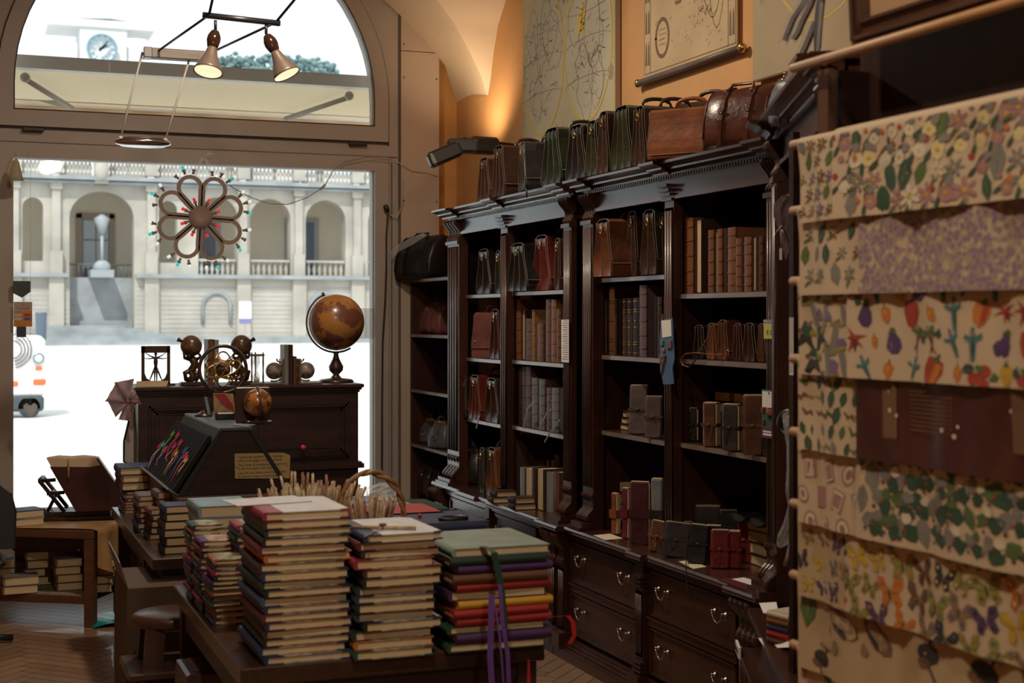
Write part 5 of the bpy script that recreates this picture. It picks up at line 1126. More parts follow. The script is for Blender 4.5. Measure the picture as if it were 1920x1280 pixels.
GL = globe_mat('old_map_globe', (.40, .18, .05), (.17, .06, .04), sc_=8); DW = mat('dark_turned_wood', (.045, .02, .014), .35, coat=.3)
globe('globe', 'large amber globe on a turned dark stand, right end of the window chest', 630, 604, 8.75, 53, 718, GL, DW)

# chest by the window
cz0 = at_y(468, 723, 8.5).z
ca_, cb_ = at_y(250, 724, 8.5).x, at_y(683, 724, 8.5).x
ch = thing('window_chest', 'tall dark panelled cabinet standing before the shop window', 'cabinet', (0, 8.5, 0))
mb = MB(); mb.box(ca_ + .03, cb_ - .03, .03, .5, .0, cz0 - .04); mb.build('body', DARKW, ch)
mb = MB(); mb.rbox(ca_, cb_, 0, .53, cz0 - .022, cz0, .004); mb.box(ca_ + .012, cb_ - .012, .012, .5, cz0 - .036, cz0 - .022); mb.box(ca_ + .022, cb_ - .022, .022, .5, cz0 - .05, cz0 - .036); mb.build('top', DARKW, ch)
zp = at_y(468, 880, 8.5).z; 
for x0, x1 in ((ca_ + .09, (ca_ + cb_) / 2 - .03), ((ca_ + cb_) / 2 + .03, cb_ - .09)):
    mb = MB(); z0, z1 = zp + .05, cz0 - .11
    for e, d in ((0, .012), (.014, .018), (.028, .01), (.042, .005)):
        for a, b, c_, d_ in ((x0 + e, x1 - e, z1 - e - .012, z1 - e), (x0 + e, x1 - e, z0 + e, z0 + e + .012), (x0 + e, x0 + e + .012, z0 + e, z1 - e), (x1 - e - .012, x1 - e, z0 + e, z1 - e)): mb.box(a, b, .03 - d, .031, c_, d_)
    mb.box(x0 + .06, x1 - .06, .024, .031, z0 + .06, z1 - .06); mb.build('raised_panel', DARKW, ch)
mb = MB(); mb.box(ca_ + .01, cb_ - .0, .0, .5, zp - .015, zp + .012); mb.box(ca_ + .02, cb_ - .01, .015, .5, zp + .012, zp + .022); mb.build('base_moulding', DARKW, ch)
Yt = 8.62; ZTOP = cz0
def on(px, Y=Yt): v = at_y(px, 600, Y); return (v.x, Y, ZTOP)
# pierced plaque with a standing figure, arms and legs spread (plain generic figure)
wpx = 10 / FPX * .87
t = thing('pierced_plaque', 'dark pierced plaque with a spread-armed silhouette figure, left end of the chest', 'ornament', on(292, 8.7))
mb = MB(); hw, H_ = .083, .235
mb.box(-hw, -hw + .018, -.01, .01, .012, H_); mb.box(hw - .018, hw, -.01, .01, .012, H_); mb.box(-hw, hw, -.01, .01, H_ - .04, H_); mb.box(-hw, hw, -.01, .01, .012, .03)
for s_ in (-1, 1): mb.prism([(s_ * (hw - .017), .03), (s_ * .03, .03), (s_ * (hw - .03), .045), (s_ * (hw - .018), .075)], -.01, .01, 'y')
mb.build('frame', DW, t)
mb = MB(); mb.box(-.095, .11, -.03, .03, 0, .012); mb.build('base', DW, t)
fg = MB(); DWm = DW
fg.ball((0, 0, .188), .009, .008, .012, n=10); fg.tube([(0, 0, .178), (0, 0, .165), (0, 0, .14), (0, 0, .115), (0, 0, .10)], [.004, .010, .013, .009, .012], 8)
for s_ in (-1, 1):
    fg.tube([(s_ * .008, 0, .166), (s_ * .035, 0, .178), (s_ * .06, 0, .196)], [.005, .0035, .002], 6); fg.tube([(s_ * .008, 0, .164), (s_ * .038, 0, .160), (s_ * .064, 0, .162)], [.005, .0035, .002], 6)
    fg.tube([(s_ * .006, 0, .102), (s_ * .02, 0, .07), (s_ * .036, 0, .03)], [.007, .005, .003], 6); fg.tube([(s_ * .004, 0, .102), (s_ * .006, 0, .07), (s_ * .006, 0, .03)], [.007, .005, .003], 6)
fg.build('figure', DW, t)
o = MB().prism([(-.09, 0), (.085, 0), (.10, .035), (-.082, .035)], -.001, .001, 'y').build('card', mat('tan_card', (.46, .33, .2), .7)); o.matrix_world = T(*(Vector(on(284, 8.56)) + Vector((0, 0, .001))), rx=-20); tag(o, 'small tan card leaning before the pierced plaque', 'card')
# two figures carrying globes
BZ = mat('dark_bronze', (.11, .065, .03), .3, .7); GD = globe_mat('dark_small_globe', (.075, .04, .025), (.14, .075, .04), .35, 16)
def atlas(px, label, flip, Y=8.66):
    t = thing('globe_bearer_bookend', label, 'bookend', on(px, Y), 0, 'bearers with globes on the chest'); s_ = flip
    mb = MB(); mb.rbox(-.07, .07, -.04, .05, 0, .022, .004); mb.build('base', DW, t)
    mb = MB(); mb.tube([(s_ * -.03, 0, .02), (s_ * .01, -.01, .05), (s_ * -.01, 0, .085), (s_ * .02, 0, .12), (s_ * .005, 0, .155), (s_ * -.02, 0, .175)], [.02, .026, .022, .028, .024, .012], 10)
    mb.tube([(s_ * .0, 0, .09), (s_ * -.045, -.02, .075), (s_ * -.035, -.01, .03)], [.02, .015, .012], 8); mb.tube([(s_ * .01, 0, .08), (s_ * .045, .01, .06), (s_ * .02, .0, .025)], [.02, .015, .012], 8)
    mb.tube([(s_ * .02, 0, .15), (s_ * .05, -.01, .17), (s_ * .03, -.02, .20)], [.012, .010, .008], 8); mb.tube([(s_ * .0, 0, .15), (s_ * -.045, -.01, .165), (s_ * -.05, -.02, .195)], [.012, .010, .008], 8); mb.ball((s_ * -.02, -.02, .178), .017, .018, .02, n=10)
    mb.build('bearer', BZ, t)
    mb = MB(); mb.ball((s_ * -.005, 0, .235), .064, n=24); mb.build('sphere', GD, t); mb = MB()
    mb.tube([(s_ * -.06, 0, .262), (s_ * -.085, 0, .275)], [.008, .014], 8); mb.build('axis_knob', DW, t)
atlas(360, 'bronze crouching figure carrying a brown globe, left of the ringed sphere', 1); atlas(451, 'bronze crouching figure carrying a globe, partly behind the ringed sphere', -1)
def sbook(px0, px1, Y, top_py, zb_, cov, label, kind='plain', group=None, depth=.15, face=0):
    """upright book whose spine looks at the room front, on a surface parallel to the window"""
    a, b = at_y(px0, 600, Y), at_y(px1, 600, Y); h_ = at_y(px0, top_py, Y).z - zb_
    M = T(a.x, Y, zb_) @ Matrix(((0, 0, 1, 0), (1, 0, 0, 0), (0, 1, 0, 0), (0, 0, 0, 1)))
    return book('book', label, 'book', M, depth, h_, b.x - a.x, cov, None, kind, group)
sbook(390, 401, 8.70, 636, ZTOP, 'brown', 'brown upright book between the two globe bearers', group='books between the bearers'); sbook(402, 410, 8.70, 637, ZTOP, 'silver', 'pale upright book beside the brown one between the globe bearers', group='books between the bearers')
# hourglass
t = thing('hourglass', 'small wooden hourglass with white sand right of the ringed sphere', 'hourglass', on(481, 8.6))
WB = mat('light_brown_wood', (.16, .11, .07), .45)
mb = MB(); mb.rbox(-.042, .042, -.04, .04, 0, .014, .003); mb.rbox(-.042, .042, -.04, .04, .172, .184, .003); mb.build('end_plate', WB, t)
for k, (x, y) in enumerate(((-.034, -.03), (.034, -.03), (.0, .034))): mb = MB(); mb.lathe([(.005, .014), (.006, .05), (.004, .09), (.006, .13), (.005, .172), (.005, .19), (.002, .196)], 8, c=(x, y, 0)); mb.build('pillar', WB, t)
mb = MB(); mb.lathe([(.018, .016), (.022, .05), (.004, .093), (.022, .135), (.018, .17)], 16); mb.build('glass_bulb', mat('hourglass_glass', (.6, .7, .68), .08), t)
_b = MC['hourglass_glass'].node_tree.nodes['Principled BSDF']; _b.inputs['Alpha'].default_value = .35
mb = MB(); mb.lathe([(.017, .017), (.018, .035), (.002, .05)], 14); mb.build('sand', WHITE, t)
# small globe bookends with three books
GG = globe_mat('grey_small_globe', (.28, .23, .20), (.14, .11, .10), .5, 30)
for px, s_, lb in ((514, 1, 'small grey globe bookend left of the three books'), (574, -1, 'small grey globe bookend right of the three books')):
    t = thing('globe_bookend', lb, 'bookend', on(px, 8.6), 0, 'small globe bookends')
    mb = MB(); mb.rbox(-.055 if s_ > 0 else -.052, .052 if s_ > 0 else .09, -.05, .05, 0, .012, .003); mb.rbox(s_ * .045 - .006, s_ * .045 + .006, -.05, .05, .012, .155, .003); mb.build('base', WB, t)
    mb = MB(); mb.ball((0, 0, .082), .052, n=24); mb.build('sphere', GG, t)
    mb = MB(); mb.torus((0, 0, .082), .062, .005, 'y', 20, 6, a0=70 if s_ > 0 else 110, a1=-110 if s_ > 0 else 290); mb.tube([(s_ * .02, 0, .14), (s_ * -.005 + s_ * .02, 0, .155)], .005, 6); mb.build('meridian_arm', WB, t)
G7 = 'three books between the small globes'
sbook(533, 541, 8.6, 646, ZTOP, 'silver', 'pale grey upright book, left of three between the small globes', group=G7, depth=.12); sbook(542.5, 549, 8.6, 646, ZTOP, 'darkbrown', 'dark upright book, middle of three between the small globes', group=G7, depth=.12); sbook(550, 556, 8.6, 668, ZTOP, 'brown', 'shorter brown book, right of three between the small globes', group=G7, depth=.12)
# ringed armillary sphere on the easel
pz = at_y(418, 692, 7.35)
t = thing('armillary_sphere', 'brass ringed sphere inside a dark hoop, standing on the easel', 'armillary sphere', (1.17 - .02, 7.35, 1.2505))
px_, pzz = pz.x - 1.15, pz.z - 1.2505; Rr = 44 * 7.3 / FPX
mb = MB(); mb.torus((px_, 0, pzz), Rr, .0085, 'y', 36, 8); mb.torus((px_, 0, pzz), Rr * .97, .006, 'y', 36, 8); mb.build('hoop', DW, t)
mb = MB(); mb.torus((0, 0, 0), Rr * .78, .006, 'z', 30, 4, M=T(px_, 0, pzz, rx=18, ry=-20)); mb.strap([(Rr * .8 * math.cos(a), Rr * .8 * math.sin(a), 0) for a in [k * .3 for k in range(22)]], .016, .002, (0, 0, 1), M=T(px_, 0, pzz, rx=-22, ry=24)); mb.torus((0, 0, 0), Rr * .75, .004, 'y', 30, 6, M=T(px_, 0, pzz, rz=50)); mb.torus((0, 0, 0), Rr * .66, .003, 'x', 30, 6, M=T(px_, 0, pzz, ry=35)); mb.build('ring_band', BRASS, t)
mb = MB(); mb.tube([(px_ - Rr * .7, 0, pzz - Rr * .5), (px_ + Rr * .7, 0, pzz + Rr * .5)], .003, 6); mb.strap([(px_ - Rr * .3, -.03, pzz + Rr * .7), (px_ + Rr * .1, -.045, pzz), (px_ + Rr * .5, -.03, pzz - Rr * .8)], .009, .002, (1, 0, 0)); mb.build('axis', BRASS, t)
mb = MB(); mb.ball((px_, 0, pzz), Rr * .33, n=20); mb.build('inner_globe', GD, t)
mb = MB(); mb.tube([(px_, 0, pzz - Rr), (px_ + .01, 0, pzz - Rr - .02), (.01, 0, .03)], [.012, .02, .015], 10); mb.lathe([(.045, 0), (.045, .008), (.02, .015), (.012, .03)], 16); mb.build('foot', DW, t)
# postcard in a stand, small globe in a dark frame
t = thing('photo_card', 'red and tan printed card in a black holder on the easel', 'card', (at_y(421, 760, 7.1).x, 7.1, 1.2505))
mb = MB(); mb.prism([(-.052, .03), (.052, .03), (.042, .125), (-.055, .13)], -.003, .003, 'y'); mb.build('card', mat('tan_printed_card', (.45, .27, .14), .5, 0, .5, 18), t)
mb = MB(); mb.prism([(-.05, .125), (.0, .127), (.04, .07), (.045, .045), (.01, .06), (-.02, .09)], -.0045, -.003, 'y'); mb.prism([(-.01, .108), (.02, .10), (.02, .093), (-.01, .10)], -.005, -.0045, 'y'); mb.build('red_field', COVERS['red'], t)
mb = MB(); mb.rbox(-.045, .045, -.03, .03, 0, .035, .006); mb.prism([(-.075, .03), (-.065, .03), (-.085, .11), (-.092, .11)], -.05, .05, 'y'); mb.build('holder', BLACK, t)
p = at_y(483, 755, 6.75); t = thing('framed_globe', 'small amber globe on a bracket before a dark upright board, on the easel', 'globe', (p.x - .0, 6.75, 1.2505))
hz = p.z - 1.2505
mb = MB(); mb.rbox(-.093, .07, .05, .062, 0, .17, .004); mb.build('upright_board', DW, t); mb = MB(); mb.rbox(-.06, .06, -.05, .05, 0, .018, .004); mb.build('base', DW, t)
mb = MB(); mb.ball((0, 0, hz), .067, n=28); mb.build('sphere', globe_mat('amber_globe', (.40, .16, .04), (.12, .05, .02), .25, 24), t)
mb = MB(); mb.torus((0, 0, hz), .073, .006, 'x', 20, 6, a0=80, a1=280); mb.lathe([(.02, .018), (.012, hz - .07)], 10); mb.build('meridian_arm', mat('brown_bracket', (.10, .05, .03), .35), t)
mb = MB(); mb.tube([(0, 0, 0), (.10, .02, .0)], .006, 6)
for i, (px, py, Y) in enumerate(((402, 790, 7.55), (530, 797, 6.6), (545, 803, 6.6))):
    p = at_y(px, py, Y)
for i in range(7):
    o = MB().box(-.0035, .0035, -.06, .06, 0, .004).build('bookmark_strip', mat('pale_strip', (.45, .5, .52), .4)); o.matrix_world = T(1.17 + .03 + (i % 4) * .011, 6.62 + i * .02 if i < 4 else 7.45 + .02 * i, 1.2505 + .0005 * (i + 1), rz=20 + 6 * i); tag(o, 'pale paper strips lying on the easel top', 'strip', 'paper strips on the easel top')
mb = MB(); mb.lathe([(.004, 0), (.015, .01), (.016, .03), (.003, .035)], 8, M=T(*at_y(567, 838, 8.5), rx=90)); o = mb.build('pink_blossom', mat('magenta_paper', (.6, .03, .2), .6)); tag(o, 'tiny magenta paper blossom stuck on the front of the window chest', 'ornament')

# ---------------------------------------------------------------- basket of paper-wrapped pencils
BX, BY = 1.335, 4.865
bk = thing('pencil_basket', 'wicker basket with a tall arched twisted handle and a fan of pencils', 'basket', (BX, BY, .921))
mb = MB()
for k in range(8): mb.torus((0, 0, .008 + k * .012), .068 + .0035 * k, .0065, 'z', 30, 6)
for k in range(20):
    a = 2 * math.pi * k / 20; mb.tube([(.067 * math.cos(a), .067 * math.sin(a), .004), (.096 * math.cos(a), .096 * math.sin(a), .10)], .0035, 5)
mb.build('woven_body', WICKER, bk)
mb = MB(); mb.lathe([(.0, .001), (.066, .001), (.066, .008), (0, .008)], 24); mb.build('bottom', WICKER, bk)
hp_ = [at_y(x, y, BY) for x, y in ((634, 965), (638, 935), (652, 905), (675, 888), (697, 884), (722, 893), (745, 915), (755, 945), (758, 975))]
for ph in (0, math.pi):
    mb = MB(); P_ = []
    for i in range(len(hp_) - 1):
        for f in range(5):
            q_ = hp_[i].lerp(hp_[i + 1], f / 5) - Vector((BX, BY, .921)); a = (i * 5 + f) * .55 + ph; P_.append(q_ + Vector((.005 * math.cos(a), .007 * math.sin(a), .005 * math.cos(a))))
    P_.append(hp_[-1] - Vector((BX, BY, .921))); P_ = [Vector((.095 * (1 if P_[0].x > 0 else -1), 0, .07))] + P_ + [Vector((.095, 0, .07))]; mb.tube(P_, .0075, 8); mb.build('handle_strand', WICKER, bk)
rg = random.Random(12)
PP = [mat('pencil_paper_' + str(i), c_, .6, 0, .5, 90) for i, c_ in enumerate(((.50, .38, .22), (.44, .32, .18), (.55, .45, .30), (.34, .16, .10), (.52, .40, .28)))]
pmesh = []
for m_ in PP:
    mb = MB(); mb.tube([(0, 0, 0), (0, 0, .185)], .0052, 7); mb.lathe([(.0045, .185), (.0035, .187), (.0, .188)], 7); s_ = mb.build('pencil', m_); pmesh.append(s_.data); bpy.data.objects.remove(s_)
def pencil(x, y, z, rx, ry, i, lb, g_):
    o = bpy.data.objects.new('pencil', pmesh[i]); COL.objects.link(o); o.matrix_world = T(x, y, z, rx=rx, ry=ry); tag(o, lb, 'pencil', g_)
tr = thing('pencil_tray', 'dark low tray crowded with upright paper-wrapped pencils', 'tray', (1.21, 5.24, .921))
mb = MB(); mb.box(-.17, .17, -.13, .13, 0, .01)
for a, b, c_, d_ in ((-.17, .17, -.13, -.122), (-.17, .17, .122, .13), (-.17, -.162, -.13, .13), (.162, .17, -.13, .13)): mb.box(a, b, c_, d_, 0, .09)
mb.build('tray_body', DARKW, tr)
mb = MB(); mb.box(-.174, .174, -.134, -.13, .08, .094); mb.build('front_rim', TABLEW, tr)
for k in range(92):
    x, y = rg.uniform(-.145, .145), rg.uniform(-.105, .105); tall = rg.random() < .08
    pencil(1.21 + x, 5.24 + y, .933 + (.055 if tall else rg.uniform(-.001, .022)), rg.uniform(-9, 9), x * 90 + rg.uniform(-8, 8), rg.randrange(5), 'pale paper-wrapped pencils standing crowded in the dark tray', 'pencils in the tray')
for k in range(36):
    a = rg.uniform(0, 6.28); q_ = math.sqrt(rg.random()) * .05; pencil(BX + q_ * math.cos(a), BY + q_ * math.sin(a), .932 + rg.uniform(0, .012), -q_ * math.sin(a) * 330, q_ * math.cos(a) * 380, rg.randrange(5), 'paper-wrapped pencils fanning out of the handled wicker basket', 'pencils in the basket')
# big albums at the far right of the back table
def tbl(name, lb, px0, px1, py, zz, l_, h_, cov, face='spine_front'):
    return bigflat(name, lb, px0, px1, py, zz, l_, h_, cov, face=face)
t = thing('side_table', 'small dark table under the green and blue portfolios', 'table', (1.62, 6.3, 0))
mb = MB(); mb.rbox(0, .62, -.2, .6, .70, .74, .004); mb.build('table_top', TABLEW, t)
for x, y in ((.02, -.18), (.55, -.18), (.02, .53), (.55, .53)): mb = MB(); mb.box(x, x + .05, y, y + .05, 0, .70); mb.build('leg', DARKW, t)
for (cov, h_, py, lb, a, b) in (('navy', .05, 0, 'dark navy portfolio at the bottom of the pile by the bookcase', 742, 838), ('blue', .045, 0, 'dull blue portfolio, middle of the pile by the bookcase', 735, 838), ('darkgreen', .05, 0, 'dark green portfolio, upper in the pile by the bookcase', 695, 842)):
    pass
z = .7405
for cov, h_, px0, px1, lb in (('navy', .05, 735, 838, 'dark navy portfolio at the bottom of the pile by the bookcase'), ('blue', .05, 735, 838, 'dull blue portfolio, second in the pile by the bookcase'), ('darkgreen', .055, 697, 842, 'dark green portfolio, upper in the pile by the bookcase'), ('skyblue', .02, 665, 778, 'sky-blue album on top of the portfolio pile')):
    a, b = at_y(px0, 900, 6.12), at_y(px1, 900, 6.12); flat('portfolio', lb, 'portfolio', max(a.x, 1.63), 6.12 + (.05 if cov == 'skyblue' else 0), z, b.x - max(a.x, 1.63), .36, h_, cov, face='spine_front', group='portfolios piled by the bookcase'); z += h_ + .0006
# crumpled clear wrap on them
def crumple(c_, rx, ry, rz, seed, n=22):
    rg = random.Random(seed); mb = MB(); P_ = []
    mb.ball((0, 0, 0), 1, 1, 1, n=n); b = [(x * rx * (1 + rg.uniform(-.3, .3)), y * ry * (1 + rg.uniform(-.3, .3)), z_ * rz * (1 + rg.uniform(-.3, .3))) for x, y, z_ in mb.v]; mb.v = b; mb.sm = [False] * len(mb.sm); return mb
mb = crumple(None, .075, .05, .04, 3); o = mb.build('crumpled_wrap', PLASTIC); o.location = (1.78, 6.3, z + .038); tag(o, 'crumpled clear plastic wrap on the portfolio pile', 'plastic wrap')

# ---------------------------------------------------------------- ribbon bow and framed panel at the left of the chest
t = thing('ribbon_bow', 'large pinkish gauze bow hanging at the left corner of the chest', 'bow', tuple(at_y(240, 752, 8.45)))
GZ = mat('pink_gauze', (.42, .26, .27), .6, 0, .4, 20); thin(GZ, (.62, .42, .42), .5)
for k, (a, l_, w_) in enumerate(((150, .11, .10), (100, .12, .09), (205, .10, .085), (25, .06, .08), (262, .11, .06), (330, .05, .06))):
    a = R(a); d_ = Vector((math.cos(a), 0, math.sin(a))); n_ = Vector((-math.sin(a), 0, math.cos(a)))
    def pf(u, v, d_=d_, n_=n_, l_=l_, w_=w_): return d_ * (l_ * v) + n_ * ((u - .5) * w_ * (.25 + v)) + Vector((0, .02 * math.sin(v * 3.1) * (1 if u < .5 else -1) + .012 * math.sin(u * 14), 0))
    mb = MB(); mb.grid(pf, 10, 8); mb.build('loop', GZ, t)
mb = MB(); mb.ball((0, 0, 0), .016, .02, .016, n=10); mb.build('knot', GZ, t)
t = thing('tilted_panel', 'white panel with a thin black rim leaning left of the chest', 'panel', (0, 0, 0))
c0, c1, c2, c3 = [at_y(x, y, 8.75) for x, y in ((247, 755), (232, 845), (232, 865), (262, 880))]
mb = MB(); mb.tube([c0, c0.lerp(c1, .4) + Vector((-.0, 0, 0)), c0.lerp(c1, .8) - Vector((.008, 0, 0)), c2, c3], .006, 6); mb.build('rim', BLACK, t)
mb = MB(); mb.add([c0, c1, c2, c3, Vector((c3.x, 8.75, c0.z))], [(0, 1, 2, 3, 4)]); mb.add([p + Vector((0, .01, 0)) for p in (c0, c1, c2, c3, Vector((c3.x, 8.75, c0.z)))], [(4, 3, 2, 1, 0)]); mb.build('white_board', mat('white_board', (.8, .8, .8), .5), t)

# ---------------------------------------------------------------- low table at the left with the bookstand
ANG = 148
lt = thing('low_table', 'low brown wooden table with a lower shelf beside the window, left', 'table', (.69, 8.46, 0), ANG)
# local x runs away from the near right leg to the left, local y towards the room front (negative = back)
BRW = mat('brown_table_wood', (.13, .055, .028), .4, 0, .3, 7, coat=.2, stretch=(.5, 4, 4))
mb = MB(); mb.rbox(-.03, 1.2, -.42, .03, .50, .548, .004); mb.build('table_top', BRW, lt)
for x, y in ((0, 0), (1.14, 0), (0, -.36), (1.14, -.36)): mb = MB(); mb.box(x - .027, x + .027, y - .027, y + .027, 0, .50); mb.build('leg', BRW, lt)
mb = MB(); mb.rbox(.028, 1.11, -.38, .02, .13, .175, .003); mb.build('lower_shelf', BRW, lt)
mb = MB(); mb.box(.03, 1.1, -.37, .01, .175, .178); mb.build('shelf_cloth', mat('mottled_cloth', (.30, .24, .16), .9, 0, .6, 60), lt)
def lw(x, y, z): return lt.matrix_world @ Vector((x, y, z))
lt.matrix_world = T(.69, 8.46, 0, rz=ANG)
# tan leather hide draped over its right end
mb = MB()
def hide(u, v):
    a = -.42 + .5 * u; x = .5 - .55 * v; z = .5535 + .004 * math.sin(u * 9) * math.sin(v * 7)
    if x < -.033: 
        dr = -.033 - x; z = .553 - min(dr * 2.4, 1) * .24 * (1 - .4 * math.cos(u * 7)) * 1.0; x = -.045 - .02 * math.sin(u * 20) * min(dr * 5, 1) - dr * .3
    return Vector((x, a + .02 * math.sin(v * 8), z))
def hide2(u, v):
    s_ = v * .85
    a = -.43 + .45 * u
    if s_ < .55: return Vector((.5 - s_, a + .012 * math.sin(v * 9), .5525 + .003 * abs(math.sin(u * 9 + v * 5))))
    dr = (s_ - .55); L_2 = .30 * (.65 + .35 * math.sin(2.6 * u + .4)); t_ = dr / .30
    return Vector((-.052 - .03 * t_ * (1 + math.sin(u * 17)), a, .552 - L_2 * t_))
mb.grid(hide2, 26, 26); o = mb.build('leather_hide', mat('tan_raw_leather', (.40, .23, .09), .55, 0, .25, 5, .2, 14)); o.matrix_world = T(.69, 8.46, 0, rz=ANG); tag(o, 'tan raw leather hide draped over the right end of the low table', 'leather hide')
# carved bookstand with the large tasselled album
c_ = at_z(150, 975, .556)
bs = thing('bookstand', 'dark wooden bookstand on a low case holding an open slanted album', 'bookstand', (c_.x + .0, c_.y + .12, .558), -8)
mb = MB(); mb.rbox(-.26, .22, -.14, .14, 0, .022, .003); mb.rbox(-.23, .19, -.12, .12, .022, .05, .003); mb.build('base_case', DARKW, bs)
for s_ in (-1, 1):
    mb = MB(); mb.tube([(-.17 if s_ < 0 else .10, -.08, .05), (-.12 if s_ < 0 else .13, -.06, .15)], .012, 4); mb.tube([(-.17 if s_ < 0 else .10, .08, .05), (-.12 if s_ < 0 else .13, .0, .15)], .010, 4); mb.build('strut', DARKW, bs)
mb = MB()
for a, b in (((-.21, -.12, .235), (-.07, -.12, .05)), ((-.21, .1, .235), (-.07, .1, .05)), ((-.21, -.12, .235), (-.21, .1, .235)), ((-.15, -.12, .15), (-.15, .1, .15)), ((-.21, -.12, .235), (-.12, -.12, .24)), ((-.17, -.12, .16), (-.07, -.12, .165))): mb.tube([a, b], .014, 4)
mb.build('slanted_rest', DARKW, bs)
al = thing('tasselled_album', 'large maroon album with cream page edge and gold tassel on the bookstand', 'album', (c_.x - .16, c_.y + .0, .558 + .37), -8)
# slanted: top edge faces viewer
mb = MB(); P0 = [(-.02, 0), (.30, .0), (.47, -.30), (.15, -.30)]
prof = [(-.03, .0), (.20, .0), (.42, -.28), (.13, -.30)]
mb.loft([[(x, y, z) for x, z in [(-.005, -.045), (.22, -.052), (.29, -.04), (.46, -.31), (.14, -.31)]] for y in (-.06, -.045)], 0); mb.loft([[(x, y, z) for x, z in [(-.03, .0), (.26, .0), (.46, -.31), (.14, -.31)]] for y in (.03, .045)], 0); mb.loft([[(x, y, z) for x, z in [(.255, .0), (.265, .0), (.467, -.31), (.455, -.31)]] for y in (-.05, .04)], 0)
mb.build('cover', mat('dark_maroon_leather', (.055, .012, .014), .4, 0, .4, 6, coat=.2), al)
mb = MB(); mb.loft([[(x, y, z + dz * math.sin(math.pi * min(max((x + .02) / .27, 0), 1)) ) for x, z in [(-.024, .004), (.04, .010), (.11, .002), (.18, .008), (.25, .004), (.44, -.30), (.14, -.30)]] for y, dz in ((-.055, -.006), (-.02, .005), (.03, .005))], 0); mb.build('page_block', mat('pale_deckle_pages', (.55, .42, .27), .8), al)
mb = MB(); mb.tube([(.10, -.064, .004), (.10, -.066, -.03), (.10, -.066, -.06)], .003, 6); mb.lathe([(.002, -.05), (.007, -.058), (.005, -.065), (.010, -.11), (.0, -.11)], 10, c=(.10, -.068, 0)); mb.build('tassel', mat('gold_tassel', (.42, .26, .08), .5), al)
bx = at_z(8, 985, .556); t = thing('office_chair_back', 'rounded black chair back at the left edge of the photo', 'chair', (bx.x - .09, bx.y - .5, 0))
mb = MB(); mb.loft([[(x * f, y, z) for x, z in [(-.14, .50), (.135, .50), (.14, .7), (.115, .80), (.06, .845), (-.1, .85)]] for y, f in ((-.02, .92), (0, 1), (.03, 1), (.05, .92))], 0, smooth=False); mb.build('backrest', mat('black_mesh_fabric', (.02, .022, .027), .6), t)
mb = MB(); mb.rbox(-.2, .08, -.2, .1, .42, .47, .02); mb.build('seat', BLACK, t); mb = MB(); mb.tube([(-.06, -.05, .03), (-.06, -.05, .42)], .025, 8); mb.build('column', BLACK, t); mb = MB()
for a in range(5): mb.tube([(-.06, -.05, .04), (-.06 + .18 * math.cos(a * 1.256), -.05 + .18 * math.sin(a * 1.256), .025)], .02, 6)
mb.build('foot_star', BLACK, t)
p = at_z(30, 990, .556); flat('leather_book', 'dark ribbed book lying on another left of the bookstand', 'book', p.x - .06, p.y + .08, .5785 + .02, .2, .16, .045, 'navy', rz=20, face='spine_right', kind='banded', group=None); flat('leather_book', 'plain book with bare page edge under the dark ribbed one, left', 'book', p.x - .06, p.y + .08, .5575, .2, .17, .04, 'cream', rz=16, group=None)
# books on its lower shelf
G8 = 'boxed books on the lower shelf of the low table'
BXC = mat('brown_card_box', (.17, .085, .045), .6, 0, .25, 9); BXG = mat('grey_box_top', (.20, .20, .22), .45)
def lowbox(px0, px1, py0, n, top, lb, z0=.179, dk_=False, Yoff=0):
    a, b = at_z(px0, py0, z0), at_z(px1, py0, z0); d = a.x * SN + a.y * CS; zt = EYE + (595 - top) / FPX * d; h_ = (zt - z0) / n - .001; rg = random.Random(px0)
    for i in range(n):
        pos = ORD[n - 1 - i]
        flat('boxed_book', lb % ('topmost' if i == n - 1 else 'lowest' if i == 0 else pos + ' from the top'), 'book', a.x + rg.uniform(-.006, .006), a.y + rg.uniform(-.005, .01), z0 + (h_ + .001) * i, b.x - a.x, .15, h_, 'grey' if i == n - 1 else ('darkbrown' if dk_ else 'brown'), face='spine_left', rz=rg.uniform(-4, 4), group=G8)
lowbox(5, 72, 1116, 2, 1083, 'wide tan boxed book, %s of the pair at the shelf front left'); lowbox(105, 155, 1108, 4, 1048, 'small boxed book, %s of the stack beside the table leg'); lowbox(48, 118, 1098, 4, 1035, 'boxed book, %s of the stack below the briefcase', dk_=True); lowbox(-40, 28, 1105, 3, 1050, 'boxed book, %s of the stack cut off at the left edge'); lowbox(176, 215, 1112, 4, 1048, 'small boxed book, %s of the stack right of the table leg')
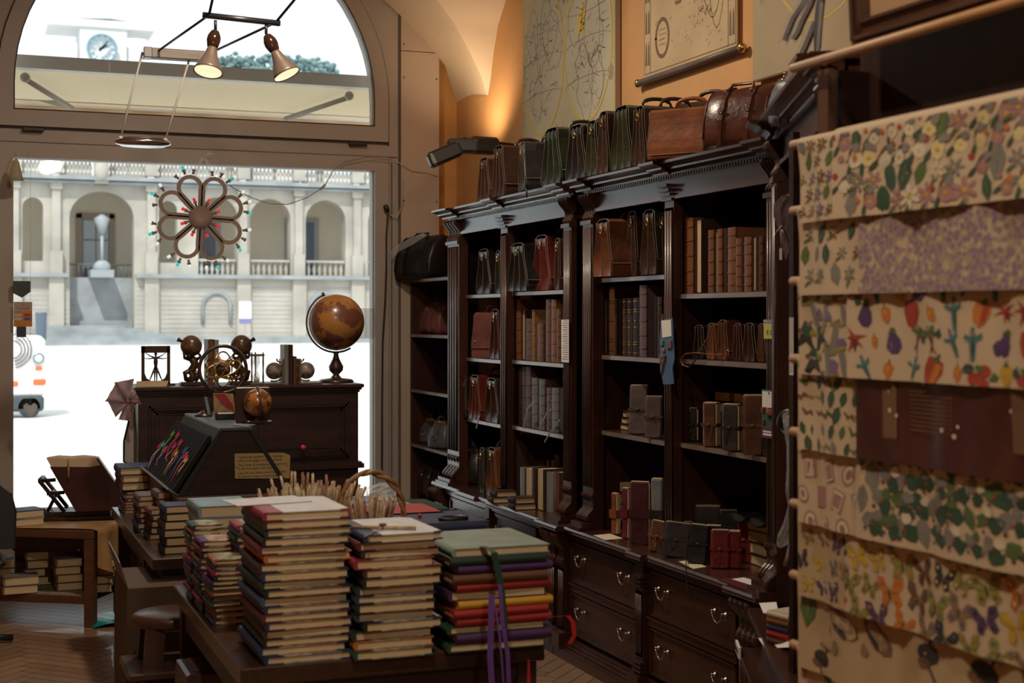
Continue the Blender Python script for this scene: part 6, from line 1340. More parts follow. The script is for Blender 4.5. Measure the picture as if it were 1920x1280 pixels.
# ================================================================ LEATHER BAGS
LE = {k: leather(k, c, r) for k, c, r in (('black', (.014, .012, .012), .28), ('darkbrown', (.05, .022, .014), .3), ('maroonbrown', (.075, .025, .018), .3), ('darkgreen', (.014, .026, .014), .3), ('olive', (.03, .034, .014), .3), ('tan', (.30, .095, .035), .38), ('brown', (.17, .055, .024), .33), ('red', (.14, .018, .016), .3), ('rose', (.22, .08, .07), .34), ('duffelbrown', (.12, .035, .022), .25), ('steelgrey', (.11, .115, .12), .32), ('darkred', (.06, .010, .014), .3))}
def satchel(name, label, X, px0, px1, top, z, L_, col, n=3, rz=0, group=None, handle=True, lock='ring', kT=.88, low=.24, depth_shift=0, stit=True, flapcol=None, T_=None):
    a, b = at_x(px0, 600, X), at_x(px1, 600, X); Tt = T_ or abs(a.y - b.y) * kT; yc = (a.y + b.y) / 2
    H_ = at_x((px0 + px1) / 2, top, X).z - z
    t = thing(name, label, 'bag', (X, yc, z), rz, group); lm = LE[col]; fm = LE[flapcol or col]
    def hw(s): return (.49 - .19 * s * s * (3 - 2 * s) + .018 * math.sin(s * 6.3)) * Tt      # half width at height fraction s
    S = [k / 10 for k in range(11)]
    mb = MB()
    for k in range(n):
        f0, f1 = -1 + 2 * k / n, -1 + 2 * (k + 1) / n
        loops = []
        for xx, sh, hz in ((0.006, .80, .985), (0, .93, .99), (.012, 1, 1), (L_ * .5, 1.0, 1.0), (L_ - .012, 1, 1), (L_, .93, .99), (L_ - .006, .8, .985)):
            m_ = (f0 + f1) / 2; w2 = (f1 - f0) / 2 * sh
            loops.append([(xx, (m_ + w2) * hw(s), s * H_ * .94 * hz + .002) for s in S] + [(xx, (m_ - w2) * hw(s), s * H_ * .94 * hz + .002) for s in reversed(S)])
        mb.loft(loops[1:6], 0, smooth=False, cap=False)
        for xe, dx in ((0, 1), (L_, -1)):       # folded gusset ends
            w3 = (f1 - f0) / 2 * .93; m_ = (f0 + f1) / 2; A_ = [(xe, (m_ - w3) * hw(s), s * H_ * .93 + .002) for s in S]; B_ = [(xe + dx * (.004 + .022 * math.sin(math.pi * min(s * 1.1, 1)) * (Tt / n / .06)), m_ * hw(s) + .003 * math.sin(s * 9), s * H_ * .93 + .002) for s in S]; C2 = [(xe, (m_ + w3) * hw(s), s * H_ * .93 + .002) for s in S]
            mb.loft([A_, B_, C2], 0, cap=False, closed=False, smooth=True)
    body = mb.build('body', lm, t)
    if stit:
        mb = MB()
        for k in range(n + 1):
            f = -1 + 2 * k / n
            mb.tube([(-.0015, f * hw(s) * .985, s * H_ * .94 + .004) for s in S], .0011, 5)
        mb.build('edge_stitching', STITCH, t)
    # flap over the top and down the front (-y side)
    th = .004
    pts = [hw(.78) + .004, hw(1) + .005]; pr = [(pts[0], H_ * .74), (pts[1], H_ * .95), (pts[1] * .6, H_), (-pts[1] * .6, H_ + .001), (-hw(1) - .008, H_ * .95)] + [(-hw(s) - .008 - .004 * math.sin(s * 3), s * H_ * .94) for s in (.85, .7, .55, .4, max(low, .1) * .6 + .16, low)]
    mb = MB()
    for x0, x1, mi in ((.004, L_ - .004, 0),):
        loops = []
        inner = [(y * (1 - .0) + (th if y < 0 else -th), z_ - th * .5) for y, z_ in pr]
        mb.prism(pr + list(reversed(inner)), x0, x1, 'x', 0)
    flap = mb.build('flap', fm, t)
    mb = MB()
    for x_ in (.004, L_ - .004): mb.tube([(x_, y, z_) for y, z_ in pr], .0011, 5)
    mb.tube([(x_, pr[-1][0], pr[-1][1]) for x_ in (.004, L_ - .004)], .0015, 5); mb.build('flap_stitching', STITCH, flap)
    if handle:
        mb = MB(); pts = [(L_ * .5 + L_ * .2 * math.cos(a_), 0, H_ + .006 + .038 * math.sin(a_) ** .7) for a_ in [math.pi * k / 10 for k in range(11)]]
        mb.tube(pts, [.006] * 2 + [.0095] * 7 + [.006] * 2, 8); h = mb.build('handle', lm, t)
        mb = MB(); 
        for s_ in (-1, 1): mb.torus((L_ * .5 + s_ * L_ * .2, 0, H_ + .006), .009, .002, 'y', 12, 5)
        mb.build('handle_ring', PEWTER, h)
    mb = MB()
    if 'ring' in lock: mb.torus((-.006, 0 if n > 1 else -.01, H_ * .80), .012, .0024, 'x', 14, 5); mb.rbox(-.006, .002, -.008, .008, H_ * .83, H_ * .88, .001)
    if 'front' in lock:
        mb.rbox(L_ * .3, L_ * .3 + .022, -hw(.6) - .018, -hw(.6) - .008, H_ * .62, H_ * .70, .002); mb.torus((L_ * .3 + .011, -hw(.6) - .014, H_ * .71), .008, .0015, 'y', 12, 5)
    if 'studs' in lock:
        for f in (.12, .88): mb.ball((L_ * f, -hw(.4) - .012, H_ * .36), .011, .006, .011, n=10)
    if mb.v: mb.build('clasp', BRASS if 'brass' in lock or 'ring' in lock else PEWTER, t)
    return t
ZB_ = ZT + .0215
GB = 'briefcases along the top of the bookcases'
for nm, a, b, tp_, c_, n_, lb, kw in (
  ('briefcase', 893, 919, 296, 'maroonbrown', 3, 'maroon-brown briefcase, first from the window on top of the bookcase', {}),
  ('briefcase', 921, 947, 273, 'darkbrown', 3, 'slim dark brown briefcase between the maroon one and the black one with lock', {}),
  ('briefcase', 950, 1008, 267, 'black', 3, 'black briefcase with small lock and raised handle, third on the bookcase top', dict(lock='ring front', rz=-14, kT=.6)),
  ('briefcase', 1012, 1054, 240, 'darkgreen', 3, 'dark green briefcase right of the black one with lock', dict(lock='none')),
  ('briefcase', 1058, 1100, 234, 'black', 3, 'black briefcase with brass ring in the middle of the row', {}),
  ('briefcase', 1096, 1122, 226, 'olive', 2, 'narrow olive-green briefcase in the middle of the row', {}),
  ('briefcase', 1118, 1142, 209, 'darkbrown', 2, 'narrow dark brown briefcase left of the large green one', dict(handle=False)),
  ('briefcase', 1142, 1186, 199, 'olive', 3, 'large shiny green briefcase with handle, left of the tan satchel', dict(lock='none')),
  ('briefcase', 1182, 1212, 199, 'darkbrown', 3, 'dark brown briefcase squeezed between the green one and the tan satchel', {}),
):
    satchel(nm, lb, 2.90, a, b, tp_, ZB_, .38, c_, n_, group=GB, **kw)
satchel('briefcase', 'black-brown briefcase with raised handle behind the tan satchel', 3.18, 1250, 1300, 196, ZB_, .36, 'darkbrown', 2, rz=-62, T_=.10, group=GB, lock='none', stit=False)
satchel('satchel', 'large tan satchel with pale edge stitching, broad side to the room', 2.885, 1212, 1238, 209, ZB_, .37, 'tan', 3, rz=-52, T_=.125, group=None, lock='ring', low=.09)
# cord hanging from the third briefcase
mb = MB(); p = at_x(985, 350, 2.86); mb.tube([p + Vector((.03, .05, .03)), p, p + Vector((-.0, -.02, -.03)), p + Vector((.0, -.02, -.06))], .005, 6); o = mb.build('black_tassel', BLACK); tag(o, 'short black cord end hanging over the cornice below the black briefcase', 'cord')

def duffel(name, label, X, pxc, z, W, D, H_, col, rz, straps=2, shine=True, wrap=False):
    c_ = at_x(pxc, 600, X); t = thing(name, label, 'bag', (c_.x, c_.y, z), rz); lm = LE[col]
    # local x along the bag, y depth
    prof = [(-.5, .0), (.5, .0), (.53, .18), (.50, .45), (.36, .78), (.16, .97), (0, 1.0), (-.16, .97), (-.36, .78), (-.50, .45), (-.53, .18)]
    mb = MB(); mb.loft([[(x * W, y * D * f, zz * H_ * (.5 + .5 * f) + .002) for y, zz in prof] for x, f in ((-.5, .75), (-.49, .92), (-.46, .99), (-.2, 1.01), (0, 1), (.2, 1.01), (.46, .99), (.49, .92), (.5, .75))], 0, smooth=True)
    mb.build('body', lm, t)
    mb = MB()
    for x in (-.46, .46): mb.tube([(x * W, y * D * 1.0, zz * H_ + .001) for y, zz in prof[1:]], .003, 5)
    mb.tube([(-.46 * W, 0, H_ * 1.0), (.46 * W, 0, H_ * 1.0)], .005, 6); mb.build('seam_piping', lm, t)
    for k, x in enumerate((-.2, .2)[:straps]):
        mb = MB(); mb.strap([(x * W, y * D * 1.04, zz * H_ * 1.015 + .002) for y, zz in ((-.53, .05), (-.53, .2), (-.51, .45), (-.37, .78), (-.17, .97), (0, 1.01), (.17, .97), (.37, .78))], .022, .004, (1, 0, 0)); s_ = mb.build('strap', lm, t)
        for yb, zb_2 in ((.50, .62), (.30, .9)): mb = MB(); mb.torus((x * W, -D * yb, H_ * zb_2), .012, .0025, 'y', 10, 5); mb.build('buckle', PEWTER, s_)
    mb = MB(); mb.tube([(-.2 * W, -.25 * D, H_ * .93), (-.16 * W, -.12 * D, H_ * 1.06), (.16 * W, -.12 * D, H_ * 1.06), (.2 * W, -.25 * D, H_ * .93)], .007, 8); mb.build('handle', lm, t)
    if wrap:
        mb = MB(); mb.strap([(-.52 * W, -.57 * D, H_ * .55), (-.3 * W, -.58 * D, H_ * .72), (0, -.5 * D, H_ * .86), (.2 * W, -.3 * D, H_ * 1.02)], [.06, .05, .05, .03], .012, (0, -.3, 1)); mb.build('plastic_wrapping', PLASTIC, t)
    return t
duffel('duffel_bag', 'glossy brown leather duffel bag with two straps, right end of the bookcase top', 3.07, 1400, ZB_, .31, .22, .26, 'duffelbrown', -60)
duffel('duffel_bag', 'black leather travel bag with plastic-wrapped strap, on top of the corner shelf', 3.14, 800, 2.0245, .42, .28, .31, 'black', -70, 1, wrap=True)
duffel('duffel_bag', 'reddish tan duffel bag in the corner shelf below the black travel bag', 3.26, 822, 1.6305, .34, .22, .24, 'rose', -75)
duffel('handbag', 'brown soft bag in the lowest visible compartment of the corner shelf', 3.24, 822, .4405, .30, .22, .27, 'darkbrown', -80)
GS1 = 'satchels inside the bookcases'
for X, a, b, tp_, z, c_, n_, lb, kw in (
  (3.03, 890, 922, 467, 1.894, 'black', 2, 'black satchel with brass ring, top left compartment of the bookcase near the window', {}),
  (3.03, 927, 939, 470, 1.894, 'darkgreen', 1, 'dark green satchel edge right of the black one, top left compartment', dict(handle=False)),
  (2.97, 947, 992, 456, 1.899, 'black', 3, 'black satchel bulging out of the second top compartment', {}),
  (3.02, 994, 1034, 441, 1.899, 'red', 2, 'red leather satchel in the second top compartment', {}),
  (3.03, 1038, 1050, 447, 1.899, 'darkbrown', 1, 'dark brown bag edge right of the red satchel', dict(handle=False)),
  (3.03, 916, 938, 580, 1.496, 'darkred', 2, 'dark red satchel beside the rose flap briefcase', {}),
  (3.0, 867, 874, 706, 1.11, 'black', 1, 'narrow black satchel beside the left pilaster, third compartment down', dict(handle=False)),
  (3.0, 876, 902, 703, 1.11, 'red', 3, 'red pleated satchel with ring, third compartment down', {}),
  (3.02, 905, 936, 709, 1.11, 'darkbrown', 2, 'dark brown satchel with hanging strap, third compartment down', {}),
  (2.96, 897, 908, 839, ZC, 'darkgreen', 2, 'thin black-green satchel between the doctor bag and the brown one', {}),
  (2.96, 909, 933, 839, ZC, 'brown', 2, 'brown leather satchel standing on the counter at the partition', {}),
  (2.93, 1108, 1150, 411, 1.948, 'brown', 2, 'brown satchel bulging out of the top left compartment of the right bookcase', {}),
  (3.03, 1172, 1196, 396, 1.948, 'darkbrown', 2, 'dark brown satchel behind the olive flapped one, right bookcase', {}),
  (3.00, 1197, 1234, 393, 1.948, 'darkbrown', 2, 'dark satchel with olive flap and brass ring, right bookcase', dict(flapcol='olive')),
  (3.03, 1235, 1245, 400, 1.948, 'black', 1, 'narrow black bag edge at the partition of the right bookcase', dict(handle=False)),
): satchel('satchel', lb, X, a, b, tp_, z + .0008, .34 if X > 3 else .36, c_, n_, group=GS1, kT=.82, **kw)
satchel('satchel', 'rose-brown briefcase with broad flap and two studs, second compartment down', 3.04, 888, 905, 586, 1.4968, .24, 'rose', 3, rz=-58, T_=.13, lock='studs')
# doctor bag with brass frame
def doctor(name, label, X, px, z, W, D, H_, col, rz, s=1, group=None):
    c_ = at_x(px, 600, X); t = thing(name, label, 'bag', (c_.x, c_.y, z), rz, group); lm = LE[col]
    mb = MB(); mb.loft([[(x * W * f, y * D * g_, zz) for x, y in ((-.5, -.4), (-.4, -.5), (0, -.53), (.4, -.5), (.5, -.4), (.5, .4), (.4, .5), (0, .53), (-.4, .5), (-.5, .4))] for f, g_, zz in ((.94, .92, .002), (1, 1, H_ * .1), (1.0, 1.0, H_ * .4), (.9, .75, H_ * .7), (.74, .34, H_ * .93), (.70, .22, H_))], 0, smooth=True); mb.build('body', lm, t)
    mb = MB(); mb.rbox(-W * .34, W * .34, -D * .14, D * .14, H_ - .004, H_ + .022, .003); mb.ball((0, -D * .15, H_ + .01), .01, n=8); mb.rbox(-.02, .02, -D * .16, -D * .13, H_ - .01, H_ + .01, .002); mb.build('frame_clasp', BRASS, t)
    mb = MB(); mb.torus((0, 0, H_ + .02), W * .18, .006, 'y', 14, 6, a0=0, a1=180); mb.build('handle', lm, t)
    mb = MB(); mb.strap([(0, -D * .55, .01), (0, -D * .56, H_ * .4), (0, -D * .42, H_ * .7), (0, -D * .15, H_ * .98)], .022, .004, (1, 0, 0)); mb.torus((0, -D * .58, H_ * .45), .016, .003, 'y', 12, 5, mi=1); mb.build('front_strap', [lm, BRASS], t)
    return t
doctor('doctor_bag', 'black doctor bag with gold frame standing on the counter', 3.07, 882, ZC + .0008, .20, .14, .205, 'black', -50)
doctor('doctor_bag', 'grey doctor bag with brass frame, left of two in the corner shelf', 3.20, 806, .8388, .15, .12, .16, 'steelgrey', -60, group='grey doctor bags')
doctor('doctor_bag', 'grey doctor bag with brass frame, right of two in the corner shelf', 3.14, 828, .8388, .17, .13, .17, 'steelgrey', -60, group='grey doctor bags')
# small pouches
GP2 = 'small leather pouches in the right bookcase'
for a, b, tp_, c_, lb in ((1299, 1320, 610, 'black', 'black pouch at the left of the small pouches'), (1324, 1340, 606, 'tan', 'tan pouch whose strap curls over the shelf edge'), (1343, 1363, 600, 'brown', 'brown pouch right of the tan one'), (1373, 1390, 607, 'darkred', 'dark red shiny pouch, small pouches shelf'), (1391, 1416, 606, 'darkbrown', 'dark brown shiny pouch right of the dark red one'), (1420, 1432, 607, 'brown', 'brown pouch beside the right pilaster')):
    satchel('pouch', lb, 3.06, a, b, tp_, 1.5668, .16, c_, 2, group=GP2, handle=False, lock='none')
mb = MB(); P3 = [at_x(x, y, max(3.0 - .03 * k, 2.92)) for k, (x, y) in enumerate(((1334, 612), (1326, 635), (1314, 655), (1304, 675), (1292, 688), (1280, 684), (1277, 672), (1286, 663), (1305, 661), (1335, 664), (1364, 664)))]
mb.tube(P3, .0055, 6, flat=.4); mb.torus(P3[-1] + Vector((0, 0, .006)), .012, .002, 'x', 10, 5, mi=1); o = mb.build('curled_strap', [LE['tan'], BRASS]); tag(o, 'tan leather strap curling over the shelf edge from the tan pouch', 'strap')
# straps hanging from compartments
for pts, c_, lb in (([(900, 778), (896, 790), (893, 803)], 'darkbrown', 'short dark strap hanging below the dark brown satchel'), ([(1003, 752), (990, 765), (985, 785), (982, 803)], 'steelgrey', 'grey lace hanging before the silver-brown books, left'), ([(985, 765), (992, 775), (1001, 778)], 'steelgrey', 'short grey lace end beside the left lace'), ([(1038, 765), (1026, 772), (1018, 790), (1010, 805)], 'steelgrey', 'grey lace curving before the silver-brown books, right'), ([(1050, 786), (1040, 800), (1030, 813), (1021, 829)], 'steelgrey', 'grey leather lace ending below the shelf edge')):
    mb = MB(); mb.strap([at_x(x, y, 3.0 - .012 * k) for k, (x, y) in enumerate(pts)], .014, .002, (0, 1, .3)); o = mb.build('leather_lace', LE[c_]); tag(o, lb, 'lace', None)

# ================================================================ BOOKS STANDING ON THE SHELVES (spines to the room)
def spine(px0, px1, top, z, cov, label, kind='plain', X=3.05, group=None, depth=.17, pages=False):
    a, b = at_x(px0, 600, X), at_x(px1, 600, X); h_ = at_x(px0, top, X).z - z; t_ = abs(a.y - b.y) - .001
    yn = min(a.y, b.y)
    if not pages: M = T(X, yn, z) @ Matrix(((1, 0, 0, 0), (0, 0, 1, 0), (0, 1, 0, 0), (0, 0, 0, 1)))   # width into the case, length up, thickness along y
    else: M = T(X + depth, yn, z) @ Matrix(((-1, 0, 0, 0), (0, 0, 1, 0), (0, 1, 0, 0), (0, 0, 0, 1)))
    M = M @ Matrix.Identity(4)
    return book('standing_book', label, 'book', M, depth, h_, t_, cov, None, kind, group)
def rowbooks(lst, z, shelf, group, X=3.05, ox=0, oy=0, sc_=1):
    for i, (a, b, tp_, cov, kind) in enumerate(lst):
        pg = kind == 'pages'; cov = 'darkbrown' if pg else cov; nth = ORD[i].replace('top', 'first')
        lb = '%s %s, %s from left on %s' % ('dark' if pg else cn(cov), 'book showing its page edge' if pg else 'gilt-tooled book' if kind == 'gilt' else 'ribbed leather book', nth, shelf)
        spine(ox + a / sc_, ox + b / sc_, oy + tp_ / sc_, z + .0008, cov, lb, 'plain' if pg else kind, X=X, group=group, pages=pg)
rowbooks([(915, 948, 725, 'chestnut', 'banded'), (956, 976, 805, 'cream', 'pages'), (986, 1034, 868, 'brown', 'banded'), (1036, 1056, 800, 'tan', 'banded'), (1078, 1120, 905, 'brown', 'banded'), (1140, 1176, 725, 'brown', 'banded'), (1180, 1216, 725, 'chestnut', 'banded'), (1220, 1250, 800, 'brown', 'banded')], 1.503, 'the price strip shelf', 'leather books beside the price strip', ox=740, oy=380, sc_=4)
rowbooks([(880, 903, 105, 'darkbrown', 'banded'), (906, 928, 102, 'mauve', 'banded'), (931, 964, 102, 'mauve', 'banded'), (972, 1012, 180, 'grey', 'banded'), (1025, 1062, 190, 'grey', 'banded'), (1064, 1076, 190, 'darkbrown', 'banded'), (1078, 1112, 250, 'mauve', 'banded'), (1115, 1160, 250, 'grey', 'banded')], 1.12, 'the shelf with the hanging laces', 'greyish books behind the laces', ox=740, oy=660, sc_=3.764)
rowbooks([(890, 918, 810, 'silver', 'plain'), (922, 968, 812, 'cream', 'pages'), (972, 1000, 812, 'darkbrown', 'plain'), (1004, 1048, 815, 'cream', 'pages')], ZC, 'the counter, left bookcase', 'upright books on the counter', X=3.0, ox=740, oy=660, sc_=3.764)
rowbooks([(1003, 1060, 745, 'mauve', 'plain'), (1066, 1090, 755, 'tan', 'pages'), (1098, 1125, 755, 'tan', 'pages'), (1130, 1165, 720, 'mauve', 'plain')], ZC + .075, 'the rear counter row', 'rear books at the bottom of the left bookcase', X=3.2, ox=740, oy=660, sc_=3.764)
flat('album', 'dark flat album serving as base of the rear book row', 'album', 3.2, 7.14, ZC + .0008, .2, .5, .072, 'darkbrown', group=None)
rowbooks([(1066, 1122, 838, 'silver', 'plain'), (1124, 1166, 840, 'brown', 'plain')], ZC, 'the counter beside the scroll foot', 'books beside the scroll foot', X=3.03, ox=740, oy=660, sc_=3.764)
spine(961, 965, 825, ZC + .0008, 'darkbrown', 'tall thin dark brown album leaning at the partition, counter level', X=3.04, depth=.25)
rowbooks([(275, 290, 680, 'tan', 'pages'), (314, 356, 672, 'brown', 'gilt'), (358, 366, 750, 'darkbrown', 'plain'), (410, 440, 750, 'darkbrown', 'gilt'), (443, 480, 750, 'darkbrown', 'gilt'), (483, 526, 745, 'black', 'gilt'), (528, 577, 658, 'mauve', 'banded'), (640, 655, 740, 'black', 'plain'), (657, 684, 740, 'darkbrown', 'banded'), (685, 697, 860, 'mauve', 'banded')], 1.562, 'the gilt-spine shelf', 'gilt-spined books of the right bookcase', ox=1060, oy=360, sc_=3.764)
rowbooks([(850, 907, 186, 'chestnut', 'banded'), (920, 960, 195, 'cream', 'pages'), (1014, 1052, 270, 'chestnut', 'banded'), (1055, 1074, 280, 'tan', 'pages'), (1080, 1113, 262, 'chestnut', 'banded'), (1130, 1150, 258, 'darkbrown', 'plain'), (1152, 1207, 252, 'chestnut', 'banded'), (1208, 1246, 328, 'chestnut', 'banded'), (1248, 1264, 330, 'darkbrown', 'plain'), (1268, 1318, 320, 'chestnut', 'banded'), (1320, 1344, 318, 'tan', 'pages'), (1348, 1372, 315, 'darkbrown', 'plain'), (1375, 1399, 312, 'brown', 'banded')], 1.856, 'the top right shelf', 'brown leather books, top right shelf', ox=1060, oy=360, sc_=3.764)
# flat pairs on the counter edge
for px0, py, z0, cov, lb, k in ((925, 944, 0, 'darkbrown', 'lower dark ribbed book of the left pair lying on the counter', 0), (931, 936, 1, 'darkbrown', 'upper dark ribbed book of the left pair lying on the counter', 0), (966, 957, 0, 'black', 'lower book of the right pair lying on the counter', 1), (966, 950, 1, 'darkbrown', 'upper ribbed book of the right pair lying on the counter', 1)):
    p = at_z(px0, (944, 957)[k], ZC); flat('leather_book', lb, 'book', p.x + .005, p.y + (.01 if z0 else 0), ZC + .0008 + .034 * z0, .125, .10, .033, cov, rz=-6 + 5 * z0, kind='banded', group='flat books on the counter')

# ================================================================ LEATHER JOURNALS
JM = {k: leather('journal_' + k, c, .5) for k, c in dict(mauve=(.12, .085, .085), brown=(.12, .055, .035), grey=(.06, .052, .052), black=(.02, .022, .024), red=(.26, .025, .025), orange=(.30, .10, .03), crimson=(.20, .02, .05), maroon=(.10, .02, .035), silver=(.26, .28, .30), green=(.03, .04, .02), darkbrown=(.04, .02, .015), chestnut=(.15, .06, .035)).items()}
def journal(label, pos, W, H_, T_, col, rz=-35, tilt=0, band=None, pages=0, group=None, lace=None, bandw=.012, ry=0):
    t = thing('leather_journal', label, 'journal', pos, rz, group, rx=tilt, ry=ry); m_ = JM[col]; b_ = JM[band or col]
    rg = random.Random(int(W * 9999) + int(H_ * 777))
    mb = MB(); r_ = min(.012, T_ * .35)
    def loop(z_, e):
        hw_, ht = W / 2 - e, T_ / 2 - e * .6
        return [(-hw_ + r_, -ht, z_), (hw_ - r_ * .6, -ht, z_), (hw_, -ht + r_ * .7, z_), (hw_, ht - r_ * .7, z_), (hw_ - r_ * .6, ht, z_), (-hw_ + r_, ht, z_), (-hw_, ht - r_, z_), (-hw_, -ht + r_, z_)]
    mb.loft([loop(.002 + H_ * f, e + rg.uniform(0, .0015)) for f, e in ((0, .004), (.02, .001), (.3, 0), (.5, .0008), (.7, 0), (.97, .0005), (.99, .003))], 0, smooth=False); mb.build('cover', m_, t)
    mb = MB(); 
    if pages: mb.box(W / 2 - .004, W / 2 + .0015, -T_ / 2 + .005, T_ / 2 - .005, .006, H_ - .006)
    mb.box(-W / 2 + .008, W / 2 - .004, -T_ / 2 + .005, T_ / 2 - .005, H_ * .9, H_ - .0005 + .003); mb.build('page_block', PAGES, t)
    z_ = H_ * .5; e = .0022; mb = MB(); P_ = [(-W / 2 - e, 0, z_), (-W / 2 - e, -T_ / 2 - e, z_ + .001), (0, -T_ / 2 - e - .001, z_ - .002), (W / 2 + e, -T_ / 2 - e, z_ + .001), (W / 2 + e, T_ / 2 + e, z_), (-W / 2 - e, T_ / 2 + e, z_), (-W / 2 - e, 0, z_)]
    mb.strap(P_, bandw, .0025, (0, 0, 1)); 
    if bandw < .02: mb.ball((0, -T_ / 2 - .005, z_), .010, .005, .008, n=8)
    bb = mb.build('tie_band', b_, t)
    if lace: mb = MB(); mb.strap([(.0, -T_ / 2 - .006, z_), (-.01, -T_ / 2 - .008, z_ - H_ * .2), (lace[0] * .6, -T_ / 2 - .008, z_ - H_ * .35), (lace[0], -T_ / 2 - .005, z_ + lace[1])], .007, .0015, (1, 0, 0)); mb.build('lace_end', b_, bb)
    return t
def jx(px0, px1, top, z, X, col, label, T_=.04, rz=-38, **k):
    pc_ = (px0 + px1) / 2; c_ = at_x(pc_, 600, X); d = c_.x * SN + c_.y * CS; W = (px1 - px0) * d / FPX; H_ = at_x(pc_, top, X).z - z
    ca_ = abs(math.cos(R(rz) + YAW)); sa_ = abs(math.sin(R(rz) + YAW)); W2 = max(.03, (W - T_ * sa_) / max(ca_, .3))
    return journal(label, (c_.x, c_.y, z + .0008), W2, H_, T_, col, rz=rz, **k)
def jc(px0, px1, top, bot, col, label, T_=.04, rz=-38, z=ZC, **k):
    pc_ = (px0 + px1) / 2; c_ = at_z(pc_, bot, z); d = c_.x * SN + c_.y * CS; W = (px1 - px0) * d / FPX; H_ = (bot - top) * d / FPX * .97; c_ = c_ + Vector((SN, CS, 0)) * T_ * .5
    ca_ = abs(math.cos(R(rz) + YAW)); sa_ = abs(math.sin(R(rz) + YAW)); W2 = max(.03, (W - T_ * sa_) / max(ca_, .3))
    return journal(label, (c_.x, c_.y, z + .0008), W2, H_, T_, col, rz=rz, **k)
GJ = 'leather journals in the right bookcase'
S3 = 1.183
jx(1177, 1215, 722, S3, 3.06, 'mauve', 'taller mauve-brown tied journal leaning on the third shelf', T_=.035, tilt=-8, group=GJ, band='grey')
jx(1207, 1243, 743, S3, 3.03, 'mauve', 'shorter mauve-brown tied journal before the partition', T_=.035, tilt=-6, group=GJ, band='grey')
jx(1148, 1180, 735, S3, 3.2, 'darkbrown', 'dark album standing in shadow left of the mauve journals', T_=.03, group=GJ)
for i in range(3):
    p = at_x(1166 + i, 600, 3.12); flat('leather_journal', 'small dark journal with pale pages, %s of three piled in shadow' % ('lowest', 'middle', 'topmost')[i], 'journal', p.x, p.y - .06, S3 + .001 + .032 * i, .12, .09, .031, 'darkbrown', face='spine_right', rz=-8 * i, group='three piled dark journals')
S4 = 1.19
jx(1289, 1312, 765, S4, 3.10, 'green', 'dark green tied journal at the left of the fourth shelf', T_=.045, pages=1, group=GJ, lace=(.02, -.05))
jx(1315, 1352, 755, S4, 3.04, 'chestnut', 'chestnut wrapped journal with knotted cords and thick pages', T_=.05, rz=-55, pages=1, group=GJ, lace=(.02, .0), band='brown')
jx(1351, 1392, 758, S4, 3.02, 'grey', 'black-grey wrapped journal with tie, middle of the fourth shelf', T_=.05, rz=-50, pages=1, group=GJ, band='black', lace=(-.02, -.03))
jx(1391, 1432, 741, S4, 3.01, 'chestnut', 'large brown journal with crossed tan strap beside the pilaster', T_=.045, rz=-30, group=GJ, band='orange')
GB2 = 'small blocks stacked behind the wrapped journals'
for i, (a, b, zz) in enumerate(((1336, 1368, 0), (1371, 1404, 0), (1336, 1368, 1), (1372, 1405, 1))):
    p = at_x(a, 600, 3.2); q_ = at_x(b, 600, 3.2); h_ = .045; z0 = S4 + .135 + zz * .047
    flat('pale_book', '%s %s thick cream-paged book above the wrapped journals' % (('lower', 'upper')[zz], ('left', 'right')[i % 2]), 'book', p.x, q_.y + .01, z0, .10, abs(p.y - q_.y) - .02, h_, 'black', face='spine_right', group=GB2)
flat('album', 'dark block hidden behind the wrapped journals carrying the cream-paged books', 'album', 3.185, 5.14, S4 + .0008, .17, .42, .133, 'black', group=None)
Z0 = ZC
jx(1144, 1164, 925, Z0, 3.02, 'orange', 'orange-brown journal with band, lower left of the right bookcase', T_=.03, rz=-80, pages=1, group=GJ, bandw=.04)
jx(1164, 1184, 915, Z0, 3.01, 'crimson', 'crimson journal with broad band beside the orange one', T_=.03, rz=-70, pages=1, group=GJ, bandw=.04)
jx(1180, 1220, 903, Z0, 2.99, 'maroon', 'tall maroon journal with broad band, centre of the lower shelf', T_=.03, rz=-40, pages=1, group=GJ, bandw=.04)
jx(1219, 1246, 897, Z0, 3.0, 'silver', 'crinkled silver journal with dark band beside the maroon one', T_=.03, rz=-50, group=GJ, bandw=.04, band='darkbrown')
for i, (c_, lb) in enumerate((('maroon', 'maroon-edged journal on top of the heap, lower left shelf'), ('grey', 'small silver-cornered journal in the heap, lower left shelf'), ('darkbrown', 'dark journal at the bottom of the heap, lower left shelf'), ('darkbrown', 'second dark journal low in the heap, lower left shelf'))):
    p = at_x(1142 + 3 * i, 600, 3.16); flat('leather_journal', lb, 'journal', p.x, p.y - .14, Z0 + .001 + (3 - i) * .058, .12, .12, .056, {'maroon': 'maroon', 'grey': 'grey', 'darkbrown': 'darkbrown'}[c_], face='spine_right', rz=-5 + 4 * i, group=None)
for i in range(5):
    p = at_x(1185 + 3 * i, 600, 3.2); flat('leather_journal', 'dark journal, %s of the rear heap behind the maroon journal' % ('lowest', 'second lowest', 'middle', 'second highest', 'topmost')[i], 'journal', p.x, 5.99 + .005 * i, Z0 + .001 + i * .056, .13, .14, .054, ('darkbrown', 'brown', 'darkbrown', 'maroon', 'brown')[i], face='spine_right', rz=3 * i - 6, group='rear heap of dark journals')
